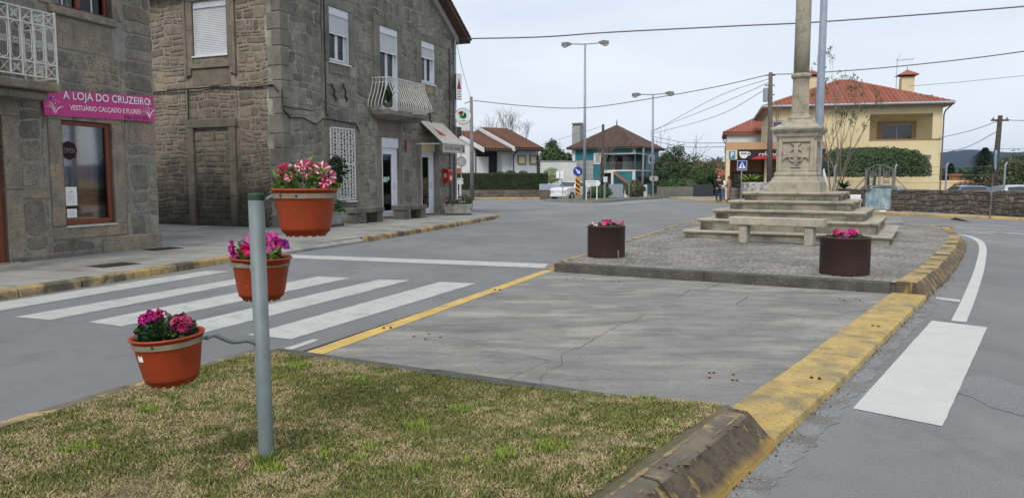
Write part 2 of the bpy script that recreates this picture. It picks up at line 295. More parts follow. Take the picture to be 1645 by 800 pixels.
# ---- rubble masonry
def warp(x, z, k, seed):
    a = noise.noise(Vector((x * 1.3, z * 1.3, seed))); b = noise.noise(Vector((x * 1.3, z * 1.3, seed + 9))); return x + a * k, z + b * k
def free_rects(x0, x1, z0, z1, ops):
    for (a, b, c, d) in ops:
        a2, b2, c2, d2 = max(a, x0), min(b, x1), max(c, z0), min(d, z1)
        if a2 < b2 - .001 and c2 < d2 - .001:
            out = []; rest = [o for o in ops if o != (a, b, c, d)]
            if a2 > x0: out += free_rects(x0, a2, z0, z1, rest)
            if b2 < x1: out += free_rects(b2, x1, z0, z1, rest)
            if c2 > z0: out += free_rects(a2, b2, z0, c2, rest)
            if d2 < z1: out += free_rects(a2, b2, d2, z1, rest)
            return out
    return [(x0, x1, z0, z1)]
def courses(rect, hr, wr, rg, split=.25):
    x0, x1, z0, z1 = rect; out = []; z = z0
    if x1 - x0 < .05 or z1 - z0 < .05: return out
    while z < z1 - .02:
        h = rg.uniform(*hr)
        if z + h > z1 - hr[0] * .7: h = z1 - z
        x = x0
        while x < x1 - .01:
            wd = rg.uniform(*wr) * (.7 + .6 * rg.random())
            if x + wd > x1 - wr[0] * .6: wd = x1 - x
            q = rg.random()
            if q < split * .6 and h > hr[0] * 1.3 and wd > .12:
                k = rg.uniform(.35, .65); out += [(x, x + wd, z, z + h * k), (x, x + wd, z + h * k, z + h)]
            elif q < split and wd > hr[0] * 2.2:
                k = rg.uniform(.25, .4); c = x + wd * (1 - k); out += [(x, c, z, z + h), (c, x + wd, z, z + h / 2), (c, x + wd, z + h / 2, z + h)]
            else: out.append((x, x + wd, z, z + h))
            x += wd
        z += h
    return out
def stone_geo(mb, r, gap, proud, rg, warpk, seed, back=.03):
    x0, x1, z0, z1 = r; gx = min(gap, (x1 - x0) * .2); x0 += gx; x1 -= gx; z0 += gx; z1 -= gx; w_, h_ = x1 - x0, z1 - z0; c = min(w_, h_)
    j = lambda k=.07: rg.uniform(-k, k) * c
    a = c * rg.uniform(.10, .26); b = c * rg.uniform(.10, .26); e = c * rg.uniform(.08, .24); f = c * rg.uniform(.08, .26)
    pts = [(x0 + a, z0 + j(.03)), (x0 + w_ * .5 + j(), z0 + j(.05)), (x1 - b, z0 + j(.03)), (x1 + j(.03), z0 + b), (x1 + j(.04), z0 + h_ * .5), (x1 + j(.03), z1 - e), (x1 - e, z1 + j(.03)), (x0 + w_ * .5 + j(), z1 + j(.05)), (x0 + f, z1 + j(.03)), (x0 + j(.03), z1 - f), (x0 + j(.04), z0 + h_ * .5), (x0 + j(.03), z0 + a)]
    cx, cz = (x0 + x1) / 2, (z0 + z1) / 2; P = proud * rg.uniform(.5, 1.25); i1 = min(.018, c * .12)
    def ins(p, k):
        dx, dz = cx - p[0], cz - p[1]; l = math.hypot(dx, dz) or 1; return (p[0] + dx / l * k, p[1] + dz / l * k)
    W = lambda p: warp(p[0], p[1], warpk, seed)
    r0 = [(W(p)[0], back, W(p)[1]) for p in pts]; r1 = [(W(p)[0], -P * .45, W(p)[1]) for p in pts]
    r2 = []
    for p in pts: q = W(ins(p, i1)); r2.append((q[0], -P * rg.uniform(.9, 1.1), q[1]))
    cc = W((cx, cz)); n = 12; fs = []
    for i in range(2):
        for k in range(n): l = (k + 1) % n; fs.append((i * n + k, i * n + l, (i + 1) * n + l, (i + 1) * n + k))
    for k in range(n): fs.append((2 * n + k, 2 * n + (k + 1) % n, 3 * n))
    mb.add(r0 + r1 + r2 + [(cc[0], -P * rg.uniform(1.0, 1.5), cc[1])], fs)
def masonry(parent, M, cells, m, gap=.012, proud=.02, warpk=.05, seed=1, limit=300, eye=None, zmax=99, smooth=False):
    # cells nearest / largest first become stones of their own, the rest one joined part
    rg = random.Random(seed)
    cells = sorted(cells, key=lambda r: -(r[1] - r[0]) * (r[3] - r[2]) / (1 + (0 if eye is None else ((r[0] - eye) ** 2) * .01)) * (1 if r[2] < zmax else .0001))
    for r in cells[:limit]:
        if r[2] >= zmax: continue
        mb = MB(M); stone_geo(mb, r, gap, proud, rg, warpk, seed); mb.build('stone', m, parent)
    rest = [r for i, r in enumerate(cells) if i >= limit or r[2] >= zmax]
    if rest:
        mb = MB(M)
        for r in rest: stone_geo(mb, r, gap, proud, rg, warpk, seed)
        mb.build('upper_masonry', m, parent, kind='stuff')
def holed_wall(mb, x0, x1, z0, z1, ops, thick):
    for (a, b, c, d) in free_rects(x0, x1, z0, z1, ops): mb.box(a, b, 0, thick, c, d)
# ---- kerbs: a profile swept along a line, one stone at a time
def resample(pts, step):
    pts = [Vector((p[0], p[1])) for p in pts]; out = [pts[0]]; acc = 0
    for a, b in zip(pts, pts[1:]):
        l = (b - a).length; d = step - acc
        while d <= l: out.append(a + (b - a) * (d / l)); d += step
        acc = (acc + l) % step
    if (pts[-1] - out[-1]).length > step * .3: out.append(pts[-1])
    return out
def smoothline(pts, n=6):
    P = [Vector((p[0], p[1])) for p in pts]; P = [P[0] * 2 - P[1]] + P + [P[-1] * 2 - P[-2]]; out = []
    for i in range(1, len(P) - 2):
        for k in range(n):
            t = k / n; a, b, c, d = P[i - 1:i + 3]
            out.append(.5 * ((2 * b) + (c - a) * t + (2 * a - 5 * b + 4 * c - d) * t * t + (3 * b - a - 3 * c + d) * t ** 3))
    out.append(P[-2]); return [tuple(p) for p in out]
def normals(ps):
    out = []
    for i in range(len(ps)):
        d = (ps[min(i + 1, len(ps) - 1)] - ps[max(i - 1, 0)]).normalized(); out.append(Vector((-d.y, d.x)))
    return out
def kerb(pts, prof, step, mats, parent, side=1, name='kerb_stone', gap=.012, label=None, facemat=None, jit=.006):
    # prof: list of (offset inward, z); side +1: inward is to the left of travel. material slot 1 on faces listed in facemat
    ps = resample(pts, step); ns = normals(ps)
    for i in range(len(ps) - 1):
        a, b = ps[i], ps[i + 1]; l = (b - a).length
        if l < .05: continue
        t = gap / l; mb = MB(); rings = []
        dz = rnd.uniform(-jit, jit); do = rnd.uniform(-jit, jit)
        for u in (t, .5, 1 - t):
            p = a + (b - a) * u; n = (ns[i] * (1 - u) + ns[i + 1] * u).normalized() * side
            rings.append([(p.x + n.x * (o + do), p.y + n.y * (o + do), z + (dz if z > .02 else 0)) for o, z in prof])
        np_ = len(prof); fs = []; mi = []
        for q in range(2):
            for j in range(np_):
                k = (j + 1) % np_; fs.append((q * np_ + j, q * np_ + k, (q + 1) * np_ + k, (q + 1) * np_ + j)); mi.append(1 if facemat and j in facemat else 0)
        fs += [tuple(reversed(range(np_))), tuple(2 * np_ + j for j in range(np_))]; mi += [1 if facemat else 0] * 2
        mb.add([p for r_ in rings for p in r_], fs); mb.m = mi
        mb.build(name, mats, parent, label=label)
def rough_poly(pts, step=.12, k=.008):
    out = []
    for i, a in enumerate(pts):
        b = pts[(i + 1) % len(pts)]; l = math.hypot(b[0] - a[0], b[1] - a[1]); n = max(1, min(60, int(l / step)))
        for q in range(n): t = q / n; out.append((a[0] + (b[0] - a[0]) * t + rnd.uniform(-k, k), a[1] + (b[1] - a[1]) * t + rnd.uniform(-k, k)))
    return out
# ================================================================== THE GROUND
MB().sheet([(-2500, -200), (4500, -200), (4500, 6000), (-2500, 6000)], -.012).build('ground', M_ground, kind='structure')
rd = [(-40, -12), (45, -12), (45, 40), (24, 62), (13.2, 63.5), (12.0, 120), (9, 120), (9, 64.5), (-40, 64.5)]
MB().sheet(rd, 0).build('road', M_asphalt, kind='structure')

def marks(name, polys, m, z=.004, label=None, k=.006):
    par = None
    for i, p in enumerate(polys):
        q = rough_poly([g(x, y, z) for x, y in p], .12, k); MB().sheet(q, z).build(name, m, ROADM)
ROADM = D.objects.new('road_markings', None); COL.objects.link(ROADM); ROADM['kind'] = 'structure'
x0a = g(-160, 510, .004)
marks('crossing_stripe', [
    [(-200, 516), (330, 435), (369, 436), (-160, 526)],
    [(22.5, 509), (425, 440), (459, 441.3), (81, 513.5)],
    [(140, 517), (512, 444), (563, 446.5), (195, 524)],
    [(262, 527), (608.7, 449), (659, 450), (330, 533.5)],
    [(398, 537.5), (706.7, 452.7), (765, 455), (468, 544.5)]], M_white)
marks('short_dash', [[(446, 562.7), (502.7, 544.4), (514.5, 545), (461, 564.5)]], M_white)
marks('stop_line', [[(440, 408), (882, 423.6), (874, 430.6), (440, 413.5)]], M_white)
marks('wide_white_block', [[(1370, 655.5), (1496.9, 514.7), (1586, 525.5), (1514, 684)]], M_whiteb, k=.002)
marks('dark_patch', [[(1530, 609), (1580, 600), (1700, 640), (1720, 690), (1600, 655), (1535, 628)]], M_asphaltr, .003, k=.03)
marks('thin_cross_line', [[(1503, 476.5), (1544, 481), (1542, 485), (1503, 480)]], M_white)
def band(pts, wd, z, name, m, parent):
    ps = resample(smoothline(pts, 5), .4); ns = normals(ps)
    L_ = [(p.x + n.x * wd / 2, p.y + n.y * wd / 2) for p, n in zip(ps, ns)]; R_ = [(p.x - n.x * wd / 2, p.y - n.y * wd / 2) for p, n in zip(ps, ns)]
    vs = [(x, y, z) for a, b in zip(L_, R_) for x, y in (a, b)]
    return MB().add(vs, [(2 * i, 2 * i + 1, 2 * i + 3, 2 * i + 2) for i in range(len(ps) - 1)]).build(name, m, parent)
band([g(*p, .004) for p in [(1540, 516), (1557, 478), (1571, 440), (1576, 420), (1579, 402), (1577, 392), (1571, 386), (1561, 381), (1546, 377.5), (1522, 375)]], .14, .004, 'curved_edge_line', M_whiteb, ROADM)
band([g(*p, .004) for p in [(1528, 365.5), (1580, 368), (1645, 371.8), (1760, 379)]], .16, .004, 'edge_line', M_white, ROADM)
for q in ([(1548, 370.5), (1600, 373.5)], [(1612, 374), (1690, 380)], [(1560, 373), (1600, 376.5)], [(1585, 372.2), (1650, 375.5)]):
    band([g(*p, .004) for p in q], .15, .005, 'faded_hatch_line', M_white, ROADM)
marks('pale_patch', [[(1415, 346.5), (1448, 347), (1452, 358.5), (1418, 359)]], M_conc, .006)
band([g(*p, .004) for p in [(720, 324.5), (800, 323.5), (868, 322.5)]], .22, .004, 'edge_line', M_white, ROADM)
band([g(*p, .004) for p in [(870, 327), (930, 329.5), (975, 328.5), (1018, 324.5), (1062, 321.5), (1128, 321.5)]], .25, .004, 'edge_line', M_white, ROADM)
MB().sheet(rough_poly([g(*p, .003) for p in [(1245, 722), (1370, 607), (1492, 482), (1506, 490), (1440, 560), (1420, 585), (1330, 690), (1240, 790), (1175, 850), (1150, 820)]], .06, .03), .003).build('gutter_strip', mat('gutter_concrete', (.205, .205, .207), (.17, .171, .175), scale=2, patch=(.13, .125, .115), pscale=3, speck=(.34, .34, .33), sscale=60, bump=.4), ROADM)
for i, q in enumerate([[(0, 545), (150, 520), (240, 540), (120, 590)], [(1560, 700), (1645, 655), (1700, 700), (1600, 760)]]):
    pass
# drain covers and gully
def drain(name, c, rz, lab):
    o = thing(name, lab, 'drain cover', (c[0], c[1], .122), rz)
    MB().box(-.33, .33, -.22, .22, -.01, .006).build('frame', M_rust, o); mb = MB()
    for i in range(9): mb.box(-.29 + i * .068, -.25 + i * .068, -.19, .19, .006, .012)
    mb.build('grating', M_dark, o, kind='stuff')
drain('drain_cover', g(183, 426, .12), R(62), 'dark metal drain cover in the pavement below the shop window')
drain('drain_cover', g(262, 400, .12), R(62), 'dark metal drain cover in the pavement at the corner of the pink-signed shop')

# ---- left pavement
pv = [g(*p, .12) for p in [(0, 467.6), (198, 438.5), (372, 411.5), (466, 398.5), (590, 381), (680, 367), (735, 358), (797, 347)]]
d0 = Vector(pv[1]) - Vector(pv[0]); pstart = tuple(Vector(pv[0]) - d0.normalized() * 14)
corner = [g(801, 345, .12), g(795, 343, .12), g(767, 341.5, .12)]
far = [(-3.6, 33.6), (-9, 34.5), (-30, 38)]
edge = [pstart] + smoothline(pv + corner, 5)
inset = []
_ps = [Vector(p) for p in edge]; _ns = normals(_ps)
inset = [(p.x + n.x * .15, p.y + n.y * .15) for p, n in zip(_ps, _ns)]
pav = MB().sheet(inset + far + [(-30, -6)], .12).build('pavement', M_pave, kind='structure')
MB().prism([(x, y) for x, y in inset + far + [(-30, -6)]], 0.0, .10).build('pavement_bed', M_pave, pav)
kp = [(0, 0), (.01, .1), (.03, .125), (.15, .128), (.15, 0)]
i_drop = 11
kA = [pstart] + smoothline(pv[:3], 6); kB = smoothline(pv[2:5], 6); kC = smoothline(pv[4:] + corner, 5)
kerb(kA, kp, .95, [M_yel2, M_yel2], pav, side=1)
kerb(kB, [(0, 0), (.0, .05), (.03, .06), (.15, .118), (.15, 0)], .95, [M_pave, M_pave], pav, side=1)
kerb(kC, kp, .95, [M_yel2, M_yel2], pav, side=1)
# expansion joints across the pavement
rgp = random.Random(4)
mbj = MB()
for i in range(2, len(_ps) - 4, 2):
    p, n = _ps[i], _ns[i]; a = p + n * .16; b = p + n * 2.4; t = Vector((n.y, -n.x)) * .006
    mbj.add([(a.x - t.x, a.y - t.y, .1215), (a.x + t.x, a.y + t.y, .1215), (b.x + t.x, b.y + t.y, .1215), (b.x - t.x, b.y - t.y, .1215)], [(0, 1, 2, 3)])
mbj.build('joint_lines', M_dark, pav, kind='stuff')

# ---- the cobbled monument island
ZI = .19
rk = [g(*p) for p in [(1490, 480.6), (1510, 462), (1528, 444), (1547, 414), (1553, 393)]] + [(11.75, 19.6), (12.6, 21.2)]
rks = smoothline(rk, 5)
back = smoothline([(12.6, 21.2), (12.2, 22.2), (11.0, 23.0), (8.6, 24.9), (6.9, 26.2), (6.35, 26.0)], 4)
lk = smoothline([g(*p, ZI) for p in [(1117.7, 351.5), (1006.8, 385.6), (942.6, 406), (892, 420)]], 5)
_p = [Vector(p) for p in rks]; _n = normals(_p); rin = [(p.x + n.x * .37, p.y + n.y * .37) for p, n in zip(_p, _n)]
FL, FR = g(892, 436.5, .05), g(1452, 473, .05)
isl = rin + back[4:] + lk[:-1] + [FL, (rin[0][0], rin[0][1] + .0)]
isl = [(rin[0][0], rin[0][1])] + rin[1:] + back[3:-1] + [(lk[0][0] + .1, lk[0][1])] + [(p[0] + .13, p[1]) for p in lk[1:-1]] + [(FL[0] + .12, FL[1] + .12)]
M_joint = mat('sandy_joint', (.19, .18, .16), (.14, .134, .12), scale=3, bump=.5)
island = MB().sheet(isl, ZI - .009).build('cobbled_island', M_joint, kind='structure')
mb = MB(); mb.prism(isl, .0, ZI - .03); mb.build('island_bed', M_dconc, island)
# cobbles: thousands of small granite setts, joined
import array
def inside(x, y, poly):
    c = False; j = len(poly) - 1
    for i in range(len(poly)):
        xi, yi = poly[i]; xj, yj = poly[j]
        if (yi > y) != (yj > y) and x < (xj - xi) * (y - yi) / (yj - yi) + xi: c = not c
        j = i
    return c
M_cob = mat('granite_sett', (.245, .235, .215), (.16, .155, .145), scale=1.2, rand=.22, patch=(.32, .305, .27), pscale=.5, pamt=(.55, .75), bump=.4, bscale=60, bdist=.006)
mb = MB(); vs = []; fs = []
u = Vector((.87, -.49)); v = Vector((.49, .87)); rg = random.Random(3); row = 0; b = -14.0
while b < 30:
    a = -16 + (row % 2) * .06
    while a < 14:
        wd = rg.uniform(.085, .125); c = u * (a + wd / 2) + v * (b + .052)
        if inside(c.x, c.y, isl):
            h = ZI + rg.uniform(-.004, .003); q = []
            for sx, sy, k, z in ((-1, -1, 1, ZI - .022), (1, -1, 1, ZI - .022), (1, 1, 1, ZI - .022), (-1, 1, 1, ZI - .022), (-1, -1, .84, h), (1, -1, .84, h), (1, 1, .84, h), (-1, 1, .84, h)):
                pt = c + u * (sx * (wd / 2 - .004) * k + rg.uniform(-.004, .004)) + v * (sy * .049 * k + rg.uniform(-.004, .004)); q.append((pt.x, pt.y, z))
            o = len(vs); vs += q; fs += [(o + 4, o + 5, o + 6, o + 7), (o, o + 1, o + 5, o + 4), (o + 1, o + 2, o + 6, o + 5), (o + 2, o + 3, o + 7, o + 6), (o + 3, o, o + 4, o + 7)]
        a += wd
    b += .104; row += 1
mb.v = vs; mb.f = fs; mb.m = [0] * len(fs); mb.build('cobbles', M_cob, island, kind='stuff')
bigprof = [(0, 0), (.012, .035), (.145, .185), (.16, .197), (.37, .197), (.37, 0)]
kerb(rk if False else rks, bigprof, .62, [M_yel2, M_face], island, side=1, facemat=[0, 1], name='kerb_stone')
kerb(back, [(0, 0), (.01, .18), (.03, .197), (.2, .197), (.2, 0)], .8, [M_yel2, M_yel2], island, side=1)
kerb(lk + [tuple(g(884, 424, .17))], [(0, 0), (.01, .17), (.03, .195), (.13, .195), (.13, 0)], .9, [M_yel2, M_yel2], island, side=1)
fk = [FL, FR]
kerb([(FL[0] - .02, FL[1] + .02), FR], [(0, .04), (.0, .18), (.02, .192), (.16, .192), (.16, 0)], 2.4, [M_dconc, M_dconc], island, side=1, name='front_kerb_stone', gap=.005, jit=.002)

# ---- concrete apron between the two islands
ZC = .05
BR, BRl, BL = g(1211, 671, ZC), g(1161, 671, ZC), g(465, 566.5, ZC)
TLc, TRc = g(892, 436.5, ZC), g(1452, 473, ZC)
yl_far = [g(872.6, 435, ZC), g(891.6, 434, ZC)]; yl_near = [g(480.6, 569.5, ZC), g(510.6, 572, ZC)]
apr = MB().sheet([BL, g(480.6, 569.5, ZC), BRl, BR, TRc, TLc, yl_far[0]], ZC - .02).build('concrete_apron', M_dark, kind='structure')
def lerp(a, b, t): return (a[0] + (b[0] - a[0]) * t, a[1] + (b[1] - a[1]) * t)
_la, _lb = yl_near[0], yl_far[0]; left = [_la, lerp(_la, _lb, .24), lerp(_la, _lb, .86), (TLc[0] - .1, TLc[1] + .03)]
right = [BR, g(1256, 631, ZC), g(1425, 502, ZC), (TRc[0], TRc[1] - .01)]
cut = [(g(880, 579, ZC), g(1160, 620, ZC)), (g(1003, 474, ZC), g(1200, 493, ZC))]
for i in range(3):
    A, B, C_, D_ = left[i], right[i], right[i + 1], left[i + 1]
    mid_lo = [] if i == 0 else [cut[i - 1][0], cut[i - 1][1]]; mid_hi = [] if i == 2 else [cut[i][1], cut[i][0]]
    poly = [A] + mid_lo + [B, C_] + mid_hi + [D_]
    cx = sum(p[0] for p in poly) / len(poly); cy = sum(p[1] for p in poly) / len(poly)
    q = []
    for p in poly:
        dx, dy = p[0] - cx, p[1] - cy; l = math.hypot(dx, dy); q.append((p[0] - dx / l * .006, p[1] - dy / l * .006))
    MB().prism(q, 0, ZC).build('concrete_slab', M_conc, apr)
# cracks
M_crack = mat('crack_dirt', (.085, .08, .07), bump=0)
mb = MB()
def crack(pts, wd=.012, z=ZC + .0015):
    P = [g(x, y, ZC) for x, y in pts]; P2 = []
    for a, b in zip(P, P[1:]):
        n = max(2, int(math.hypot(b[0] - a[0], b[1] - a[1]) / .08))
        for k in range(n): t = k / n; P2.append((a[0] + (b[0] - a[0]) * t + rnd.uniform(-.012, .012), a[1] + (b[1] - a[1]) * t + rnd.uniform(-.012, .012)))
    P2.append(P[-1]); ps = [Vector(p) for p in P2]; ns = normals(ps); o = []
    for p, n in zip(ps, ns):
        k = wd / 2 * rnd.uniform(.4, 1.3); o += [(p.x + n.x * k, p.y + n.y * k, z), (p.x - n.x * k, p.y - n.y * k, z)]
    mb.add(o, [(2 * i, 2 * i + 1, 2 * i + 3, 2 * i + 2) for i in range(len(ps) - 1)])
crack([(901, 588), (901, 570), (916, 562), (934, 558), (976, 530.6), (1000, 520), (1023, 513), (1039, 502)], .007)
crack([(868, 607.6), (880, 594), (901, 588)], .007); crack([(874, 620), (868, 607.6)], .007)
crack([(1086, 480), (1108, 466), (1130, 466), (1158, 455)], .016); crack([(817, 609), (845, 596), (880.5, 580)], .006)
crack([(751, 561), (815, 568), (880, 578.7)], .005); crack([(1183, 489), (1203, 475)], .014); crack([(1262, 505), (1290, 508), (1330, 513)], .01)
crack([(1062, 493), (1097, 492)], .025)
mb.build('cracks', M_crack, apr, kind='stuff')
mb = MB()
for x, y in [(665, 541), (689, 537), (683, 545), (707, 541.5), (1139.8, 599.3), (1146.7, 599.3), (1139.8, 607), (1178, 602), (1177, 611), (1184, 611.7), (911.6, 449), (937.6, 449), (994, 451.6), (922.7, 447.2), (1349, 480.5), (1375, 481), (1381, 483), (1356, 482.5)]:
    q = g(x, y, ZC); mb.lathe([(.012, 0), (.012, .006), (.006, .01)], 8, (q[0], q[1], ZC))
mb.build('bolt_stubs', M_rust, apr, kind='stuff')
# painted line on the left edge
yp = rough_poly([yl_near[0], yl_near[1], yl_far[1], yl_far[0]], .15, .006)
MB().sheet(yp, ZC + .004).build('yellow_edge_line', M_yline, apr)
# thin bevel down to the road along that line
a, b = Vector(g(478, 570, ZC)), Vector(yl_far[0]); n = Vector((-(b - a).y, (b - a).x)).normalized()
MB().add([(a.x, a.y, ZC), (b.x, b.y, ZC), (b.x + n.x * .12, b.y + n.y * .12, 0), (a.x + n.x * .12, a.y + n.y * .12, 0)], [(0, 1, 2, 3)]).build('ramped_edge', M_asphalt, apr)
# flush yellow kerb on the right
KY = [g(*p) for p in [(1246.5, 718.5), (1369.6, 603), (1490, 480.6)]]
kerb([KY[0], KY[1], KY[2]], [(0, 0), (.01, .045), (.03, .058), (.40, .058), (.40, 0)], 1.18, [M_yel, M_yel], apr, side=1)
mb = MB()
for x, y in [(1303.5, 606.4), (1316.5, 608), (1402, 523.5), (1411, 524.5), (616.6, 527), (627.6, 526.4), (795, 465.4), (803, 465.4)]:
    q = g(x, y, .058); mb.lathe([(.014, 0), (.014, .008), (.006, .012)], 8, (q[0], q[1], .057))
mb.build('bolt_stubs', M_rust, apr, kind='stuff')

# moss, grit and dead leaves gathered in the gutter along the kerbs
mb = MB(); rg = random.Random(17)
for line in ([KY[0], KY[1], KY[2]], [g(1164, 799), g(1246.5, 718.5)], rks[:14]):
    P_l = [Vector(p) for p in line]
    for a, b in zip(P_l, P_l[1:]):
        n_ = (b - a).normalized(); n_ = Vector((n_.y, -n_.x)); k_ = int((b - a).length * 55)
        for q_ in range(k_):
            t_ = rg.random(); dens = noise.noise(Vector((a.x + (b.x - a.x) * t_, a.y + (b.y - a.y) * t_, 4)) * 3)
            if dens < rg.uniform(-.5, .35): continue
            c = a.lerp(b, t_) + n_ * (rg.random() ** 3 * .10 + .004); s = rg.uniform(.003, .010); an_ = rg.uniform(0, 6.28); h = rg.uniform(.004, .018)
            mb.add([(c.x + s * math.cos(an_), c.y + s * math.sin(an_), .003), (c.x + s * math.cos(an_ + 2.1), c.y + s * math.sin(an_ + 2.1), .003), (c.x + s * math.cos(an_ + 4.2), c.y + s * math.sin(an_ + 4.2), .003), (c.x, c.y, h)], [(0, 1, 3), (1, 2, 3), (2, 0, 3)])
mb.build('gutter_debris', mat('moss_and_grit', (.05, .045, .03), (.10, .08, .03), scale=8, rand=.4, bump=0), apr, kind='stuff')
# fallen leaves, grit and pale chips scattered on the apron and the road
mb = MB()
for k in range(420):
    x_, y_ = rg.uniform(-5, 6), rg.uniform(3.2, 14); zz0 = ZC + .001 if inside(x_, y_, [BL, BRl, BR, TRc, TLc]) else (.002 if not inside(x_, y_, isl) and x_ > -3.2 + .1 * 0 and x_ > g(0, 640)[0] * 0 - 4 else None)
    if zz0 is None or (y_ < 6.4 and x_ < 1.6) or (abs(x_ - 2.6) < 1.4 and y_ < 6 and zz0 < .01): continue
    s = rg.uniform(.003, .009); an_ = rg.uniform(0, 6.28)
    mb.add([(x_ + s * math.cos(an_), y_ + s * math.sin(an_), zz0 + .001), (x_ + s * math.cos(an_ + 1.9), y_ + s * math.sin(an_ + 1.9), zz0 + .001), (x_ + s * math.cos(an_ + 3.8), y_ + s * math.sin(an_ + 3.8), zz0 + .004), (x_ + s * .6 * math.cos(an_ + 5.2), y_ + s * .6 * math.sin(an_ + 5.2), zz0 + .004)], [(0, 1, 2, 3)])
mb.build('scattered_grit', mat('leaf_and_grit', (.09, .07, .045), (.30, .28, .24), scale=3, rand=.5, bump=0), apr, kind='stuff')

# ---- grass island
near = [g(1164, 799), g(1246.5, 718.5)]
dv = (Vector(near[0]) - Vector(near[1])).normalized()
k0 = tuple(Vector(near[0]) + dv * 2.6)
gk = [k0, near[0], near[1]]
lg = [g(435, 564, .05), g(407, 572), g(258, 614.7), g(0, 694)]
dl = (Vector(lg[3]) - Vector(lg[2])).normalized(); lg.append(tuple(Vector(lg[3]) + dl * 4))
rp = [Vector(p) for p in gk]; rn = normals(rp); rin2 = [(p.x + n.x * .36, p.y + n.y * .265) for p, n in zip(rp, rn)]
gpoly = [(-1.95, 6.16), BRl, rin2[2], rin2[1], rin2[0], (lg[4][0], rin2[0][1] - .5), (lg[4][0] + .12, lg[4][1]), (lg[3][0] + .13, lg[3][1] - .05), (lg[2][0] + .13, lg[2][1] - .05), (lg[1][0] + .1, lg[1][1] - .04)]
RA, RB = Vector(rin2[0]), Vector(rin2[2]); rdir = (RB - RA).normalized()
def gz(x, y):
    dd = abs((Vector((x, y)) - RA).cross(rdir)); k = max(0, 1 - dd / 1.7); k = k * k * (3 - 2 * k)
    far_ = max(0, min(1, (y - 3.9) / .9)) * .6      # sinks back to the apron level at the far end
    return .062 + .115 * k * (1 - far_) + .012 * noise.noise(Vector((x * 2, y * 2, 0)))
mb = MB(); st = .08; xs = [i * st - 4.6 for i in range(int(6.6 / st))]; ys = [j * st + .2 for j in range(int(6.4 / st))]
idx = {}; vs = []; fs = []
for i, x in enumerate(xs):
    for j, y in enumerate(ys): idx[i, j] = len(vs); vs.append((x, y, gz(x, y)))
gp2 = list(gpoly)
for i_ in range(3): gp2[2 + i_] = (rp[2 - i_].x + rn[2 - i_].x * .17, rp[2 - i_].y + rn[2 - i_].y * .17)
for i_ in (6, 7, 8, 9): gp2[i_] = (gpoly[i_][0] - .07, gpoly[i_][1])
for i in range(len(xs) - 1):
    for j in range(len(ys) - 1):
        if inside(xs[i] + st / 2, ys[j] + st / 2, gp2): fs.append((idx[i, j], idx[i + 1, j], idx[i + 1, j + 1], idx[i, j + 1]))
mb.v = vs; mb.f = fs; mb.m = [0] * len(fs)
M_turf = mat('turf_soil', (.15, .12, .07), (.10, .105, .045), scale=9, patch=(.17, .135, .085), pscale=3, bump=.9, bscale=70, bdist=.02)
turf = mb.build('grass_island', M_turf, kind='structure')
MB().prism(gpoly, 0, .045).build('turf_bed', M_turf, turf)
# clipped dry turf: short bent blades, straw and green mixed in patches
import numpy as np
rs = np.random.RandomState(5); NB = 230000
px_ = rs.uniform(-3.4, 1.5, NB * 2); py_ = rs.uniform(2.6, 6.3, NB * 2)
P = np.array(gpoly); ins = np.zeros(len(px_), bool); j = len(P) - 1
for i in range(len(P)):
    xi, yi = P[i]; xj, yj = P[j]; den = (yj - yi) if abs(yj - yi) > 1e-9 else 1e-9
    ins ^= ((yi > py_) != (yj > py_)) & (px_ < (xj - xi) * (py_ - yi) / den + xi); j = i
px_, py_ = px_[ins][:NB], py_[ins][:NB]; n_ = len(px_)
def fbm(x, y, sc, sd):
    G = np.random.RandomState(sd).rand(64, 64); X = x * sc + 100; Y = y * sc + 100; xi = np.floor(X).astype(int); yi = np.floor(Y).astype(int); fx = X - xi; fy = Y - yi
    fx = fx * fx * (3 - 2 * fx); fy = fy * fy * (3 - 2 * fy); a = G[xi % 64, yi % 64]; b = G[(xi + 1) % 64, yi % 64]; c = G[xi % 64, (yi + 1) % 64]; d = G[(xi + 1) % 64, (yi + 1) % 64]
    return (a * (1 - fx) + b * fx) * (1 - fy) + (c * (1 - fx) + d * fx) * fy
gr = .28 * fbm(px_, py_, 1.6, 1) + .34 * fbm(px_, py_, 5.2, 2) + .38 * fbm(px_, py_, 14, 3)
lush = fbm(px_, py_, 2.3, 8)
green = (rs.rand(n_) < np.clip((gr - .50) * 3.2 + .60, .16, .9))
bright = (lush > .70) & (fbm(px_, py_, 9, 4) > .60) & (rs.rand(n_) < .6)
for tx, ty in [(430, 740), (480, 583), (575, 605), (880, 735), (810, 745), (1040, 640), (240, 650), (750, 650), (130, 710), (670, 680)]:
    q = g(tx, ty, .1); bright |= ((px_ - q[0]) ** 2 + (py_ - q[1]) ** 2) < (.03 + .10 * fbm(px_, py_, 19, 6)) ** 2
bright &= rs.rand(n_) < .55; green |= bright
q = g(428, 728, .1); near_post = ((px_ - q[0]) ** 2 + (py_ - q[1]) ** 2) < .09 ** 2
hgt = np.where(bright, rs.uniform(.02, .05, n_), np.where(green, rs.uniform(.010, .028, n_), rs.uniform(.008, .024, n_))) * np.where(near_post, 1.8, .85)
lean = np.where(green, rs.uniform(.2, .9, n_), rs.uniform(.5, 1.9, n_)) * hgt
ang = rs.uniform(0, 2 * PI, n_); wd = rs.uniform(.0016, .0034, n_)
zg = np.array([0.0] * n_)
dd = np.abs((px_ - RA.x) * rdir.y - (py_ - RA.y) * rdir.x); k = np.clip(1 - dd / 1.7, 0, 1); k = k * k * (3 - 2 * k)
zg = .062 + .115 * k * (1 - np.clip((py_ - 3.9) / .9, 0, 1) * .6) + .002
ca, sa = np.cos(ang), np.sin(ang); co = np.zeros((n_, 5, 3))
